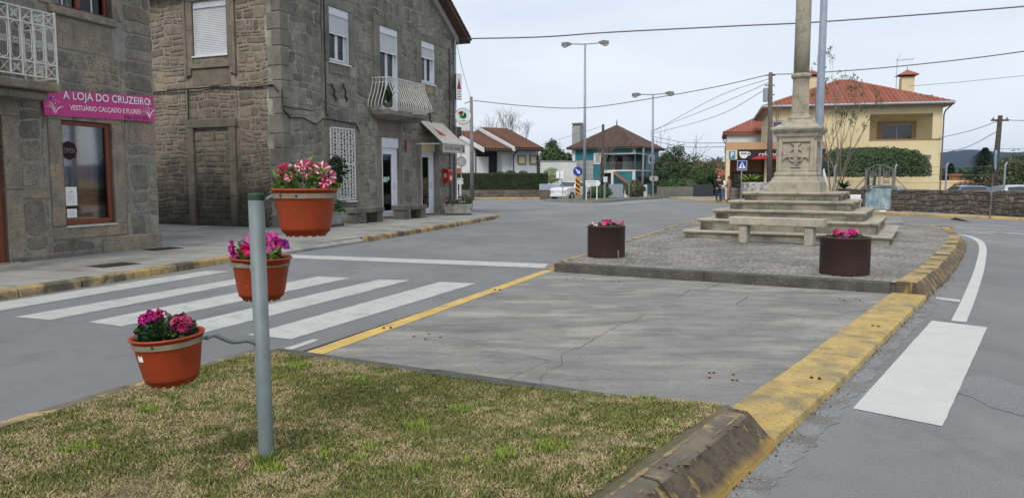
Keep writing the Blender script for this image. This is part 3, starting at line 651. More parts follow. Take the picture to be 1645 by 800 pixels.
for i_, (t, wk) in enumerate(((0, -1), (0, 1), (.55, -.8), (.55, .8), (1, 0))):
    lx = lean * t ** 1.5; hz = hgt * (t - .25 * t * t * np.where(green, .4, 1.2))
    co[:, i_, 0] = px_ + ca * lx - sa * wd * wk; co[:, i_, 1] = py_ + sa * lx + ca * wd * wk; co[:, i_, 2] = zg + hz
me = D.meshes.new('turf_blades'); me.vertices.add(n_ * 5); me.vertices.foreach_set('co', co.reshape(-1))
base = (np.arange(n_) * 5)[:, None]
lo = np.concatenate([base + np.array([0, 1, 3, 2])[None], base + np.array([2, 3, 4])[None]], 1).reshape(-1)
me.loops.add(n_ * 7); me.loops.foreach_set('vertex_index', lo)
me.polygons.add(n_ * 2); ls = np.stack([np.arange(n_) * 7, np.arange(n_) * 7 + 4], 1).reshape(-1); me.polygons.foreach_set('loop_start', ls)
me.polygons.foreach_set('loop_total', np.tile([4, 3], n_)) if hasattr(me.polygons[0], 'loop_total') and False else None
colr = np.zeros((n_, 4)); colr[:, 3] = 1
straw = np.array([.45, .37, .20]); straw2 = np.array([.27, .205, .11]); grn = np.array([.20, .215, .058]); grn2 = np.array([.09, .115, .03]); brt = np.array([.20, .27, .045])
t = rs.rand(n_)[:, None]
colr[:, :3] = np.where(green[:, None], grn * t + grn2 * (1 - t), straw * t + straw2 * (1 - t)); colr[bright, :3] = (brt * (.7 + .5 * t))[bright]
me.update(calc_edges=True); me.validate()
at_ = me.color_attributes.new('col', 'FLOAT_COLOR', 'POINT'); at_.data.foreach_set('color', np.repeat(colr, 5, 0).reshape(-1))
M_blade = mat('turf_blade', (1, 1, 1), None, attr='col', rough=.8, bump=0, spec=.2); me.materials.append(M_blade)
ob = link('grass', me, turf, kind='stuff')
# right raised kerb (near), left flush kerb, dark strip at the far end
nearprof = [(0, 0), (.012, .03), (.15, .165), (.165, .178), (.275, .182), (.275, 0)]
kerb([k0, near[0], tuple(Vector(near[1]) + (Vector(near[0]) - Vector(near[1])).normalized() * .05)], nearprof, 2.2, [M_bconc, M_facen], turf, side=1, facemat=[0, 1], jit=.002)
rgk = random.Random(23); mb = MB()
for oo, wmax, zz1 in ((.172, .020, .1815), (.255, .030, .1835)):
    A_, B_ = Vector(k0), Vector(near[1]); dd_ = (B_ - A_); LL = dd_.length; dd_.normalize(); nn_ = Vector((-dd_.y, dd_.x)); x = 0.05; up_l = []
    pts_l = []
    while x < LL - .08:
        base = A_ + dd_ * x if True else None
        # follow the bend at the middle point
        P0, P1, P2_ = Vector(k0), Vector(near[0]), Vector(near[1]); l1 = (P1 - P0).length
        if x < l1: c = P0.lerp(P1, x / l1); d_ = (P1 - P0).normalized()
        else: c = P1.lerp(P2_, min(1, (x - l1) / (P2_ - P1).length)); d_ = (P2_ - P1).normalized()
        n_ = Vector((-d_.y, d_.x)); w_ = wmax * max(0, .8 * noise.noise(Vector((x * 5, oo * 9, 0))) + .22 + 1.1 * noise.noise(Vector((x * 27, oo, 3)))); pts_l.append((c, n_, w_)); x += .02
    for (c, n_, w_), (c2, n2_, w2_) in zip(pts_l, pts_l[1:]):
        if w_ > .001 or w2_ > .001: mb.add([tuple((*(c + n_ * (oo - w_ * .4)), zz1)), tuple((*(c2 + n2_ * (oo - w2_ * .4)), zz1)), tuple((*(c2 + n2_ * (oo + w2_ * .6)), zz1 + .0005)), tuple((*(c + n_ * (oo + w_ * .6)), zz1 + .0005))], [(0, 1, 2, 3)])
mb.build('paint_remnants', mat('dull_paint_remnant', (.30, .22, .10), (.20, .15, .08), scale=20, bump=.4), turf, kind='stuff')
mb = MB()
for x, y in [(1060, 751), (1081, 755), (1071, 746), (1090, 748)]:
    q = g(x, y, .182); mb.lathe([(.007, 0), (.007, .004), (.004, .007)], 8, (q[0], q[1], .181))
mb.build('bolt_stubs', M_rust, turf, kind='stuff')
# sloping end piece of that kerb
E1 = Vector(near[1]); n1 = rn[2]; e_out = E1; t1 = (Vector(near[1]) - Vector(near[0])).normalized()
mb = MB(); r1 = [(E1.x + n1.x * o, E1.y + n1.y * o, z) for o, z in nearprof]
r2 = [(E1.x + n1.x * o + t1.x * (-.16 - o * .1), E1.y + n1.y * o + t1.y * (-.16 - o * .1), z if z < .05 else .052) for o, z in nearprof]
mb.loft([r1, r2]); mb.build('kerb_end_piece', M_facen, turf)
kerb([lg[1], lg[2], lg[3], lg[4]], [(0, 0), (.0, .055), (.02, .068), (.13, .07), (.13, 0)], 1.3, [M_bconc, M_bconc], turf, side=-1 if False else 1)
A, B = Vector((-2.05, 6.24)), Vector(BRl); kerb([tuple(A), tuple(lerp(A, B, .5)), tuple(B)], [(-.05, .03), (-.05, .072), (.10, .066), (.12, .03)], 1.6, [M_dconc, M_dconc], turf, side=1, name='edging_stone')
# ================================================================== SHOP HOUSE (left, pink sign)
def pane(mb, x0, x1, z0, z1, y): return mb.box(x0, x1, y - .003, y + .003, z0, z1)
def ironscroll(mb, pts, r=.006): mb.tube(pts, r, 4)
def circ(cx, cz, r, y, n=10, a0=0, a1=2 * PI): return [(cx + r * math.cos(a0 + (a1 - a0) * k / n), y, cz + r * math.sin(a0 + (a1 - a0) * k / n)) for k in range(n + 1)]

aS = math.atan(378 / 1200); OS = g(257, 396, .12)
shop = thing('shop_house', 'grey granite house with the pink shop sign and a white lace balcony', 'house', (OS[0], OS[1], .12), PI / 2 - aS)
I4 = Matrix.Identity(4)
Z0 = -.12                                      # local z = world z - .12
sh_ops = [(-2.24, -1.12, .55, 2.46), (-4.55, -3.36, .0, 2.45), (-2.3, -.98, 4.44, 6.2), (-4.6, -3.3, 3.0, 5.5), (-8.2, -7.0, .6, 2.5), (-8.2, -7.0, 4.4, 6.0)]
mb = MB(); holed_wall(mb, -9.5, 0, -.15, 7.4, sh_ops, .5); mb.box(-9.5, -9.0, .5, 8.5, -.15, 7.4); mb.box(-.5, 0, .5, 8.5, -.15, 7.4); mb.box(-9.0, -.5, 8.0, 8.5, -.15, 7.4)
wall = mb.build('wall', M_shopmortar, shop)
mb = MB(); mb.box(-9.0, -.5, .5, 8.0, -.1, 0.02); mb.box(-9.0, -.5, .5, 8.0, 3.0, 3.1); mb.box(-9, -.5, 2.6, 2.7, 0.02, 3.0); mb.build('floor', M_dark, shop)
# dressed surrounds
def surround(parent, ops, wj, top, m, proud=.035, foot=0, head_ext=0, sill=True, M=None, y0=0):
    a, b, c, d = ops
    for x0, x1 in ((a - wj, a), (b, b + wj)):
        n = max(1, int((d - c) / 1.0)); h = (d - c + foot) / n
        for k in range(n):
            MB(M).bev(x0, x1, -proud, .22, c - foot + k * h + .004, c - foot + (k + 1) * h - .004, .012).build('jamb_stone', m, parent)
    MB(M).bev(a - wj - head_ext, b + wj + head_ext, -proud - .003, .22, d, d + top, .014).build('lintel', m, parent)
reg = free_rects(-9.5, 0, -.12, 7.3, [(-2.52, -.84, .28, 2.72), (-4.8, -3.1, -.12, 2.75), (-2.6, -.72, 3.7, 6.5), (-4.8, -3.05, 3.0, 5.8), (-3.1, -2.52, 1.05, 1.28), (-8.4, -6.8, .3, 2.8), (-8.4, -6.8, 4.1, 6.3), (-9.5, -2.26, 2.72, 3.0)])
rg = random.Random(21); cells = []
for r in reg: cells += courses(r, (.22, .54), (.28, .85), rg, .45)
masonry(wall, I4, cells, M_shopstone, gap=.019, proud=.014, warpk=.09, seed=5, limit=230, eye=-1)
for (a, b, c, d) in ((-3.1, -2.52, 1.05, 1.28), (-2.52, -.84, .30, .55)): MB().bev(a + .01, b - .01, -.025, .2, c + .01, d - .01, .02).build('band_stone', M_dressed, wall)
MB().bev(-9.4, -2.30, -.02, .3, 2.74, 2.98, .02).build('band_stone', M_dressedg, wall)
MB().bev(-1.45, .035, -.05, .3, -.14, .30, .03).build('plinth_stone', M_dressed, wall)
MB().bev(-3.36, -1.47, -.04, .3, -.14, .10, .03).build('plinth_stone', M_shopstone, wall)
# shop window
swin = thing('window', '', ''); 
def part_empty(name, parent, loc=(0, 0, 0)):
    o = D.objects.new(name, None); COL.objects.link(o); o.parent = parent; o.location = loc; return o
for k in ('label', 'category'): del swin[k]
swin.parent = shop; swin.name = 'shop_window'
surround(swin, (-2.24, -1.12, .55, 2.46), .27, .24, M_dressed, .028)
MB().bev(-2.26, -1.10, -.06, .14, .52, .56, .008).build('sill', M_white, swin)
mb = MB()
for x0, x1, z0, z1 in ((-2.24, -2.17, .56, 2.46), (-1.21, -1.12, .56, 2.46), (-2.17, -1.21, .56, .66), (-2.17, -1.21, 2.38, 2.46)): mb.bev(x0, x1, .04, .12, z0, z1, .01)
mb.build('frame', M_wood, swin); mb = MB(); pane(mb, -2.17, -1.21, .66, 2.38, .09); mb.build('pane', G2, swin)
# display behind the glass
disp = thing('window_display', 'dim shelves and brown cabinet seen behind the shop window', 'display'); del disp['category']; del disp['label']; disp.parent = shop
M_cab = mat('brown_cabinet', (.42, .23, .11), (.26, .14, .07), scale=3, stretch=(5, 5, .5), bump=0)
MB().bev(-1.76, -1.25, .22, .5, .5, 2.4, .02).build('cabinet', M_cab, disp)
mb = MB(); mb.bev(-2.2, -1.2, .16, .215, .62, .68, .01); mb.build('shelf', M_cab, disp)
MB().bev(-2.2, -1.77, .2, .5, 1.22, 1.26, .01).build('shelf', M_dark, disp)
MB().bev(-2.16, -1.98, .3, .42, 1.27, 1.7, .04).build('garment', mat('pale_cloth', (.6, .7, .7), bump=0), disp)
MB().bev(-1.95, -1.78, .35, .5, 1.27, 2.2, .04).build('garment', mat('slate_cloth', (.22, .25, .30), bump=0), disp)
MB().bev(-1.93, -1.72, .3, .5, .92, 1.14, .05).build('parcel', mat('pink_cloth', (.30, .16, .14), bump=0), disp)
MB().bev(-1.95, -1.25, .15, .215, 1.1, 1.14, .01).build('shelf', M_cab, disp)
def notice(x0, x1, z0, z1, lines, head=None):
    o = MB().box(x0, x1, .079, .081, z0, z1).build('paper_notice', M_sticker, swin); mb = MB(); h = (z1 - z0)
    mb.box((x0 + x1) / 2 - .03, (x0 + x1) / 2 + .03, .0765, .078, z1 - h * .28, z1 - h * .24)
    for k in range(lines): zz = z1 - h * (.42 + .5 * k / lines); mb.box(x0 + .03, x1 - .03 - rnd.random() * .05, .0765, .078, zz, zz + .004)
    mb.build('print', M_irong, o)
notice(-2.14, -1.90, .92, 1.26, 5); notice(-2.13, -1.92, .70, .86, 3)
o = MB(T(-2.02, .075, 1.92) @ FRONT).lathe([(.17, -.003), (.17, .003)], 8).build('open_sign', mat('dark_red_sign', (.025, .007, .009), bump=0), swin)
text('OPEN', 'letters', M_irong, swin, T(-2.02, .069, 1.92) @ FRONT, .24, .09)
# door at the far left edge
dr = D.objects.new('shop_door', None); COL.objects.link(dr); dr.parent = shop
surround(dr, (-4.55, -3.36, 0, 2.45), .30, .27, M_dressed, .028)
mb = MB(); mb.bev(-4.55, -4.47, .05, .14, .02, 2.45, .01); mb.bev(-3.46, -3.36, .05, .14, .02, 2.45, .01); mb.bev(-4.47, -3.46, .05, .14, 2.36, 2.45, .01); mb.bev(-4.47, -3.46, .05, .14, .02, .3, .01); mb.build('frame', M_wood, dr)
mb = MB(); pane(mb, -4.47, -3.46, .3, 2.36, .1); mb.build('pane', G1, dr); MB().bev(-4.7, -3.2, -.08, .3, -.12, .02, .015).build('doorstep', M_dressed, dr)
def casement(parent, ops, m, sillm, bars=True, M=None, yb=.10):
    a, b, c, d = ops; mb = MB(M); f = .07
    for q in ((a, a + f, c, d), (b - f, b, c, d), (a + f, b - f, c, c + f), (a + f, b - f, d - f, d)): mb.bev(q[0], q[1], yb, yb + .08, q[2], q[3], .008)
    mid = (a + b) / 2; mb.bev(mid - .05, mid + .05, yb - .004, yb + .08, c + f, d - f, .008)
    mb.build('frame', m, parent)
    if bars:
        mb = MB(M)
        for u0, u1 in ((a + f, mid - .05), (mid + .05, b - f)):
            mb.box((u0 + u1) / 2 - .008, (u0 + u1) / 2 + .008, yb + .02, yb + .05, c + f, d - f)
            for k in range(1, 5): z = c + f + (d - c - 2 * f) * k / 5; mb.box(u0, u1, yb + .024, yb + .046, z - .008, z + .008)
        mb.build('glazing_bars', M_pvc, parent)
    mb = MB(M); pane(mb, a + f, mid - .05, c + f, d - f, yb + .05); pane(mb, mid + .05, b - f, c + f, d - f, yb + .05); mb.build('pane', G1, parent)
for ops in ((-2.3, -.98, 4.44, 6.2),):
    wn = D.objects.new('window', None); COL.objects.link(wn); wn.parent = shop
    surround(wn, ops, .26, .26, M_dressed, .03); casement(wn, ops, M_wood, None)
    MB().bev(-2.38, -.90, -.075, .12, 4.30, 4.44, .02).build('sill', M_dressed, wn)
    MB().bev(-2.28, -.99, -.012, .12, 3.72, 4.29, .01).build('apron_stone', M_dressed, wn)
for ops in ((-4.6, -3.3, 3.0, 5.5), (-8.2, -7.0, .6, 2.5), (-8.2, -7.0, 4.4, 6.0)):
    wn = D.objects.new('window', None); COL.objects.link(wn); wn.parent = shop
    surround(wn, ops, .22, .25, M_dressedg, .028); casement(wn, ops, M_wood, None)
# roof
mb = MB(); mb.add([(-9.8, -.45, 7.35), (.35, -.45, 7.35), (.35, 4.25, 9.3), (-9.8, 4.25, 9.3), (-9.8, 8.9, 7.35), (.35, 8.9, 7.35), (-9.8, -.45, 7.2), (.35, -.45, 7.2), (.35, 8.9, 7.2), (-9.8, 8.9, 7.2)],
     [(0, 1, 2, 3), (3, 2, 5, 4), (6, 9, 8, 7), (0, 6, 7, 1), (4, 5, 8, 9), (1, 7, 8, 5, 2), (0, 3, 4, 9, 6)]); mb.build('roof', M_tilec, shop)
# pink sign board: a thing of its own, screwed to the wall
sgn = thing('shop_sign', 'long magenta sign board with white lettering above the shop window', 'sign', (0, 0, 0)); sgn.matrix_world = Matrix.Translation((OS[0], OS[1], .12)) @ Matrix.Rotation(PI / 2 - aS, 4, 'Z')
SA = R(1.6); SM = Matrix.Translation((-1.36, -.075, 2.78)) @ Matrix.Rotation(-SA, 4, 'Y') if False else Matrix.Translation((-1.35, -.075, 2.79)) @ Matrix.Rotation(R(-2.2), 4, 'Y')
cut_ = [(-1.27, -.235), (1.27, -.265), (1.27, .245), (-.94, .205), (-1.05, .15), (-1.27, .12)]
mb = MB(SM); mb.loft([[(x, .02, z) for x, z in cut_], [(x, 0, z) for x, z in cut_]]); mb.build('board', M_pinkb, sgn)
LM = SM @ FRONT
M_whlet = mat('white_letter', (.78, .76, .78), bump=0)
text('A LOJA DO CRUZEIRO', 'letter_shadow', M_navy, sgn, LM @ T(.162, .106, .0015), 2.04, .185, .002, .010)
text('A LOJA DO CRUZEIRO', 'lettering', M_whlet, sgn, LM @ T(.15, .112, .004), 2.04, .185, .002, .006)
text('VESTUÁRIO CALÇADO E FLORES', 'lettering', M_whlet, sgn, LM @ T(.08, -.078, .003), 1.66, .135, .002, .005)
text('936 537 825', 'lettering', M_navy, sgn, LM @ T(.80, -.198, .003), .66, .072, .002)
mb = MB(SM)      # floral tendrils printed at both ends
rg = random.Random(2)
for cx, sgnx, hgt_ in ((-1.05, 1, .30), (1.13, -1, .36)):
    for k in range(7):
        a0 = rg.uniform(-.5, .5); pts = []; x, z = cx, -.2; an = PI / 2 + a0 * .4
        for q in range(7): pts.append((x, -.003, z)); an += a0 * .5; x += math.cos(an) * hgt_ / 8; z += math.sin(an) * hgt_ / 8
        mb.tube(pts, [.007, .006, .005, .005, .004, .003, .002], 4)
    for k in range(12): mb.tube([(cx + rg.uniform(-.12, .12), -.001, rg.uniform(-.2, .2)), (cx + rg.uniform(-.12, .12) * 0 + cx * 0 + rg.uniform(0, .001) + cx + rg.uniform(-.12, .12) - cx, -.001, .0)] if False else circ(cx + rg.uniform(-.11, .11), rg.uniform(-.19, .19), .008, -.003, 5), .004, 4)
mb.build('flower_print', M_whlet, sgn, kind='stuff')
mb = MB(SM); mb.tube(circ(-1.12, .06, .022, -.004, 8), .009, 5); mb.build('flower_print_eye', mat('blue_print', (.05, .07, .35), bump=0), sgn)
# balcony: slab, corbels, cast-iron lace railing
bal = D.objects.new('balcony', None); COL.objects.link(bal); bal.parent = shop
XR = -2.86; XL = -5.6; YF = -.72
MB().bev(XL, XR + .02, YF - .04, 0, 2.84, 2.98, .02).build('slab', M_dressed, bal)
MB().bev(XL + .1, XR - .1, YF + .10, 0, 2.70, 2.838, .04).build('under_slab', M_dressedg, bal)
def lace(M, length, zb, zt, r=.009):
    mb = MB(M)
    for z in (zb, zb + .22, zt - .22, zt): mb.box(0, length, -.012, .012, z - .010, z + .010)
    n = max(1, round(length / .205)); stp = length / n; zm = (zb + zt) / 2
    for k in range(n + 1): mb.box(k * stp - .012, k * stp + .012, -.008, .008, zb, zt)
    for k in range(n):
        c = (k + .5) * stp; hw = stp * .36; z0, z1 = zb + .24, zt - .24
        loop = [(c + hw * math.cos(a), 0, (z1 - hw) + hw * math.sin(a)) for a in [PI * q / 6 for q in range(7)]] + [(c + hw * math.cos(a), 0, (z0 + hw) + hw * math.sin(a)) for a in [PI + PI * q / 6 for q in range(7)]]
        mb.tube(loop + [loop[0]], r * .8, 4)
        for dx, dz in ((-.026, .03), (.026, .03), (-.026, -.03), (.026, -.03)): mb.tube(circ(c + dx, zm + dz, .021, 0, 6), r * .6, 3)
        for zc in (zb + .11, zt - .11):
            mb.tube([(k * stp, 0, zc + .1), (k * stp + stp * .3, 0, zc + .05), (c, 0, zc)], r * .6, 3); mb.tube([((k + 1) * stp, 0, zc + .1), (k * stp + stp * .7, 0, zc + .05), (c, 0, zc)], r * .6, 3)
            mb.tube([(k * stp, 0, zc - .1), (k * stp + stp * .3, 0, zc - .05), (c, 0, zc)], r * .6, 3); mb.tube([((k + 1) * stp, 0, zc - .1), (k * stp + stp * .7, 0, zc - .05), (c, 0, zc)], r * .6, 3)
            if k % 2: mb.tube(circ(c - .03, zc + .03, .022, 0, 6), r * .6, 3); mb.tube(circ(c + .03, zc - .03, .022, 0, 6), r * .6, 3); mb.tube(circ(c + .03, zc + .03, .022, 0, 6), r * .6, 3); mb.tube(circ(c - .03, zc - .03, .022, 0, 6), r * .6, 3)
    return mb
lace(T(XL + .03, YF, 0), XR - XL - .06, 3.05, 4.1).build('railing_front', M_white_iron, bal)
lace(T(XR - .03, YF, 0, rz=PI / 2), -YF - .02, 3.05, 4.1).build('railing_side', M_white_iron, bal)
mb = MB(); mb.box(XR - .048, XR - .018, YF - .015, YF + .015, 2.9, 4.13); mb.build('corner_post', M_white_iron, bal)
# ================================================================== BIG HOUSE
aB = math.atan(508 / 1200); OB = g(458, 366, .12)
BM = Matrix.Translation((OB[0], OB[1], .12)) @ Matrix.Rotation(PI / 2 - aB, 4, 'Z')
big = thing('gabled_granite_house', 'tall dark granite house with gable to the street, white shutters and curved iron balcony', 'house', (OB[0], OB[1], .12), PI / 2 - aB)
zc = lambda z: z - .12
# openings measured on the front (x, z) and on the side (distance from corner, z)
f_w1 = (2.28, 3.36, zc(5.23), zc(6.93)); f_w2 = (5.16, 6.36, zc(3.98), zc(6.88)); f_w3 = (8.06, 9.12, zc(5.25), zc(6.85))
f_g = (2.18, 3.52, zc(.83), zc(3.19)); f_d1 = (5.18, 6.34, .05, zc(3.02)); f_d2 = (7.98, 9.1, .05, zc(2.99)); f_ov = (4.5, 5.6, zc(8.9), zc(9.9))
fo = [f_w1, f_w2, f_w3, f_g, f_d1, f_d2]
ZE = zc(7.42); RX = 5.475; PIT = .64; XE = 10.95
SP = Matrix.Rotation(-PI / 2, 4, 'Z')            # side panel frame: x' = -distance from the corner
s_w = (-3.27, -1.93, zc(5.22), zc(6.84)); s_b = (-3.34, -1.94, zc(.15), zc(3.08))
mb = MB(); holed_wall(mb, 0, XE, -.15, ZE, fo, .55)
mb.loft([[(0, 0, ZE), (XE, 0, ZE), (RX, 0, ZE + RX * PIT)], [(0, .55, ZE), (XE, .55, ZE), (RX, .55, ZE + RX * PIT)]])
fwall = mb.build('front_wall', M_frontmortar, big)
mb = MB(SP); holed_wall(mb, -10, -.55, -.15, ZE, [s_w], .55); swall_m = mb
swall = mb.build('side_wall', M_sidemortar, big)
mb = MB(); mb.box(XE - .55, XE, .55, 10, -.15, ZE); mb.box(.55, XE - .55, 9.45, 10, -.15, ZE); mb.loft([[(0, 9.45, ZE + .003), (XE, 9.45, ZE + .003), (RX, 9.45, ZE + RX * PIT)], [(0, 10, ZE + .003), (XE, 10, ZE + .003), (RX, 10, ZE + RX * PIT)]]); mb.build('rear_wall', M_frontmortar, big)
mb = MB(); mb.box(.55, XE - .55, .55, 9.45, -.1, .03); mb.box(.55, XE - .55, .55, 9.45, 3.5, 3.7); mb.box(.55, XE - .55, 3, 3.1, .03, 3.5); mb.box(.55, XE - .55, 3, 3.1, 3.7, ZE); mb.build('floor', M_dark, big)
# front stones
ex = [(1.86, 3.66, zc(4.86), zc(7.22)), (4.86, 6.66, zc(3.95), zc(7.17)), (7.78, 9.40, zc(4.9), zc(7.13)), (1.95, 3.75, -.12, zc(3.42)), (4.90, 6.62, -.12, zc(3.8)), (7.70, 9.38, -.12, zc(3.4)), (4.4, 7.3, zc(3.55), zc(3.98))]
rg = random.Random(31); cells = []
for r in free_rects(.42, XE - .35, -.12, ZE, ex): cells += courses(r, (.17, .48), (.20, .72), rg, .55)
for c in courses((.42, XE - .35, ZE, ZE + 3.4), (.22, .42), (.26, .6), rg, .3):
    lim = (RX - max(abs(c[0] - RX), abs(c[1] - RX))) * PIT + ZE
    if c[3] < lim + .05: cells.append(c)
masonry(fwall, I4, cells, M_frontstone, gap=.014, proud=.012, warpk=.13, seed=8, limit=290, eye=4, zmax=7.6)
# quoins at the near corner and at the far one
for xq, lab in ((0, 0), (XE, 1)):
    z = -.13; k = 0
    while z < ZE - .05:
        h = min([.5, .42, .56, .46][k % 4], ZE - z); a, b = ((.44, .30) if k % 2 else (.30, .46))
        if xq == 0: MB().bev(-.028, a + .05, -.03, b, z + .006, z + h - .006, .018).build('quoin', M_dressedg, fwall)
        else: MB().bev(XE - a, XE + .028, -.03, b, z + .006, z + h - .006, .018).build('quoin', M_dressedg, fwall)
        z += h; k += 1
# side stones (rubble), blind doorway, moulded window surround
ex = [(-3.64, -1.58, zc(4.38), zc(7.3)), (-3.62, -1.68, -.12, zc(3.32)), (-2.0 - .9, -1.2, zc(3.36), zc(3.62))]
rg = random.Random(32); cells = []
for r in free_rects(-10, -.46, -.12, ZE, ex[:2]): cells += courses(r, (.12, .36), (.14, .62), rg, .6)
masonry(swall, SP, cells, M_sidestone, gap=.026, proud=.020, warpk=.12, seed=12, limit=290, eye=-2, zmax=7.0)
cells = courses((s_b[0], s_b[1], s_b[2] - .1, s_b[3]), (.16, .34), (.2, .5), rg, .4)
bd = D.objects.new('blocked_doorway', None); COL.objects.link(bd); bd.parent = big
MB(SP).box(s_b[0], s_b[1], -.001, .05, -.1, s_b[3]).build('infill_mortar', M_sidemortar, bd)
for r in cells: mb = MB(SP); stone_geo(mb, r, .02, .024, rg, .04, 4); mb.build('stone', M_sidestone, bd)
M_sidedress = mat('brown_dressed_granite', (.215, .18, .14), (.15, .128, .10), scale=4, rand=.08, speck=(.09, .08, .07), sscale=70, spos=(.58, .68), bump=.4, bscale=70, bdist=.005, low=((.04, .04, .036), 1.0, .85))
for x0, x1 in ((s_b[0] - .27, s_b[0]), (s_b[1], s_b[1] + .25)):
    for k in range(3): MB(SP).bev(x0, x1, -.10, .02, -.1 + k * 1.02, .912 + k * 1.02, .012).build('jamb_stone', M_sidedress, bd)
MB(SP).bev(s_b[0] - .30, s_b[1] + .28, -.105, .02, 2.965, 3.22, .014).build('lintel', M_sidedress, bd)
MB(SP).bev(-6, -.5, -.14, 0, -.13, .0, .02).build('footing_course', M_sidestone, swall)
sw = D.objects.new('side_window', None); COL.objects.link(sw); sw.parent = big
def P_(x0, x1, y0, y1, z0, z1, nm, m, b=.012): return MB(SP).bev(x0, x1, y0, y1, z0, z1, b).build(nm, m, sw)
for x0, x1 in ((-3.52, -3.27), (-1.93, -1.68)):
    P_(x0, x1, -.05, .1, zc(4.9), zc(6.0) - .003, 'jamb_stone', M_sidedress); P_(x0, x1, -.05, .1, zc(6.0), zc(6.84), 'jamb_stone', M_sidedress)
P_(-3.60, -3.50, -.09, .05, zc(4.62), zc(7.1), 'moulding', M_sidedress); P_(-1.70, -1.60, -.09, .05, zc(4.62), zc(7.1), 'moulding', M_sidedress)
P_(-3.50, -3.36, -.07, .05, zc(4.66), zc(4.895), 'moulding', M_sidedress); P_(-1.84, -1.702, -.07, .05, zc(4.66), zc(4.895), 'moulding', M_sidedress)
P_(-3.52, -1.68, -.055, .1, zc(6.845), zc(7.12), 'lintel', M_sidedress)
P_(-3.355, -1.845, -.065, .1, zc(4.86), zc(5.0), 'band_stone', M_sidedress); P_(-3.265, -1.935, -.035, .1, zc(5.005), zc(5.18), 'apron_stone', M_dressed)
P_(-3.355, -1.845, -.01, .1, zc(4.35), zc(4.855), 'apron_stone', M_sidedress)
P_(-3.30, -1.90, -.075, .1, zc(5.18), zc(5.225), 'sill', M_shut, .006)
def shutter(M, ops, drop, parent, m=M_shut, box=.24, ls=.052, yb=.04):
    a, b, c, d = ops
    MB(M).bev(a, b, yb - .02, yb + .2, d - box, d, .008).build('shutter_box', M_pvc, parent)
    sh = MB(M).box(a + .03, b - .03, yb + .03, yb + .045, drop, d - box).build('roller_shutter', M_shut, parent)
    z = d - box - ls; k = 0
    pro = None
    while z > drop - .001:
        mb = MB(M); mb.loft([[(a + .035, yb + .029, z + .003), (a + .035, yb + .014, z + ls * .3), (a + .035, yb + .014, z + ls * .75), (a + .035, yb + .029, z + ls - .002)], [(b - .035, yb + .029, z + .003), (b - .035, yb + .014, z + ls * .3), (b - .035, yb + .014, z + ls * .75), (b - .035, yb + .029, z + ls - .002)]])
        mb.build('slat', M_shut, sh); z -= ls
    MB(M).bev(a + .03, b - .03, yb + .002, yb + .05, drop - .03, drop + .012, .006).build('bottom_rail', M_pvc, parent)
    MB(M).bev(a, a + .035, yb - .012, yb + .2, c, d - box, .005).build('guide_rail', M_pvc, parent); MB(M).bev(b - .035, b, yb - .012, yb + .2, c, d - box, .005).build('guide_rail', M_pvc, parent)
shutter(SP, s_w, s_w[2] + .05, sw, box=.20)
def pvcwin(parent, ops, top, M=I4, leaves=2, solid=0.0, y=.12, handle=True):
    a, b, c, d = ops; d = top; mb = MB(M); f = .07
    for q in ((a + .03, a + f + .03, c, d), (b - f - .03, b - .03, c, d), (a + f + .03, b - f - .03, c, c + f), (a + f + .03, b - f - .03, d - f, d)): mb.bev(q[0], q[1], y, y + .07, q[2], q[3], .006)
    mb.build('frame', M_pvc, parent); st = (b - a - .06 - 2 * f) / leaves
    for k in range(leaves):
        x0 = a + .03 + f + k * st; x1 = x0 + st; mb = MB(M)
        for q in ((x0, x0 + f, c + f, d - f), (x1 - f, x1, c + f, d - f), (x0 + f, x1 - f, c + f, c + 2 * f + solid), (x0 + f, x1 - f, d - 2 * f, d - f)): mb.bev(q[0] + .002, q[1] - .002, y - .018, y + .05, q[2] + .001, q[3] - .001, .006)
        lf = mb.build('casement', M_pvc, parent); mb = MB(M); pane(mb, x0 + f, x1 - f, c + 2 * f + solid, d - 2 * f, y + .02); mb.build('pane', G1, lf)
    return parent
def fr_surround(parent, ops, foot=.0, wj=.27, top=.27): surround(parent, ops, wj, top, M_dressedg, .035, foot=foot)
for ops, nm, drop in ((f_w1, 'window', zc(6.14)), (f_w3, 'window', zc(6.25)), (f_w2, 'balcony_door', zc(6.02))):
    wn = D.objects.new(nm, None); COL.objects.link(wn); wn.parent = big
    fr_surround(wn, ops); shutter(I4, ops, drop, wn, yb=.02); pvcwin(wn, ops, ops[3] - .15)
    if nm == 'window':
        MB().bev(ops[0] - .06, ops[1] + .06, -.07, .12, ops[2] - .045, ops[2], .008).build('sill', M_shut, wn)
        MB().bev(ops[0] - .02, ops[1] + .02, -.03, .12, ops[2] - .36, ops[2] - .05, .01).build('apron_stone', M_dressed, wn)
# strip mouldings running down left of window 1 and beside the others (dark narrow shadows in the stone)
for x, z0, z1 in ((1.93, zc(3.95), zc(7.2)), (4.83, zc(5.0), zc(7.25)), (7.72, zc(5.0), zc(7.15))): MB().bev(x - .05, x + .05, -.06, .05, z0, z1, .012).build('strip_moulding', M_dressedg, fwall)
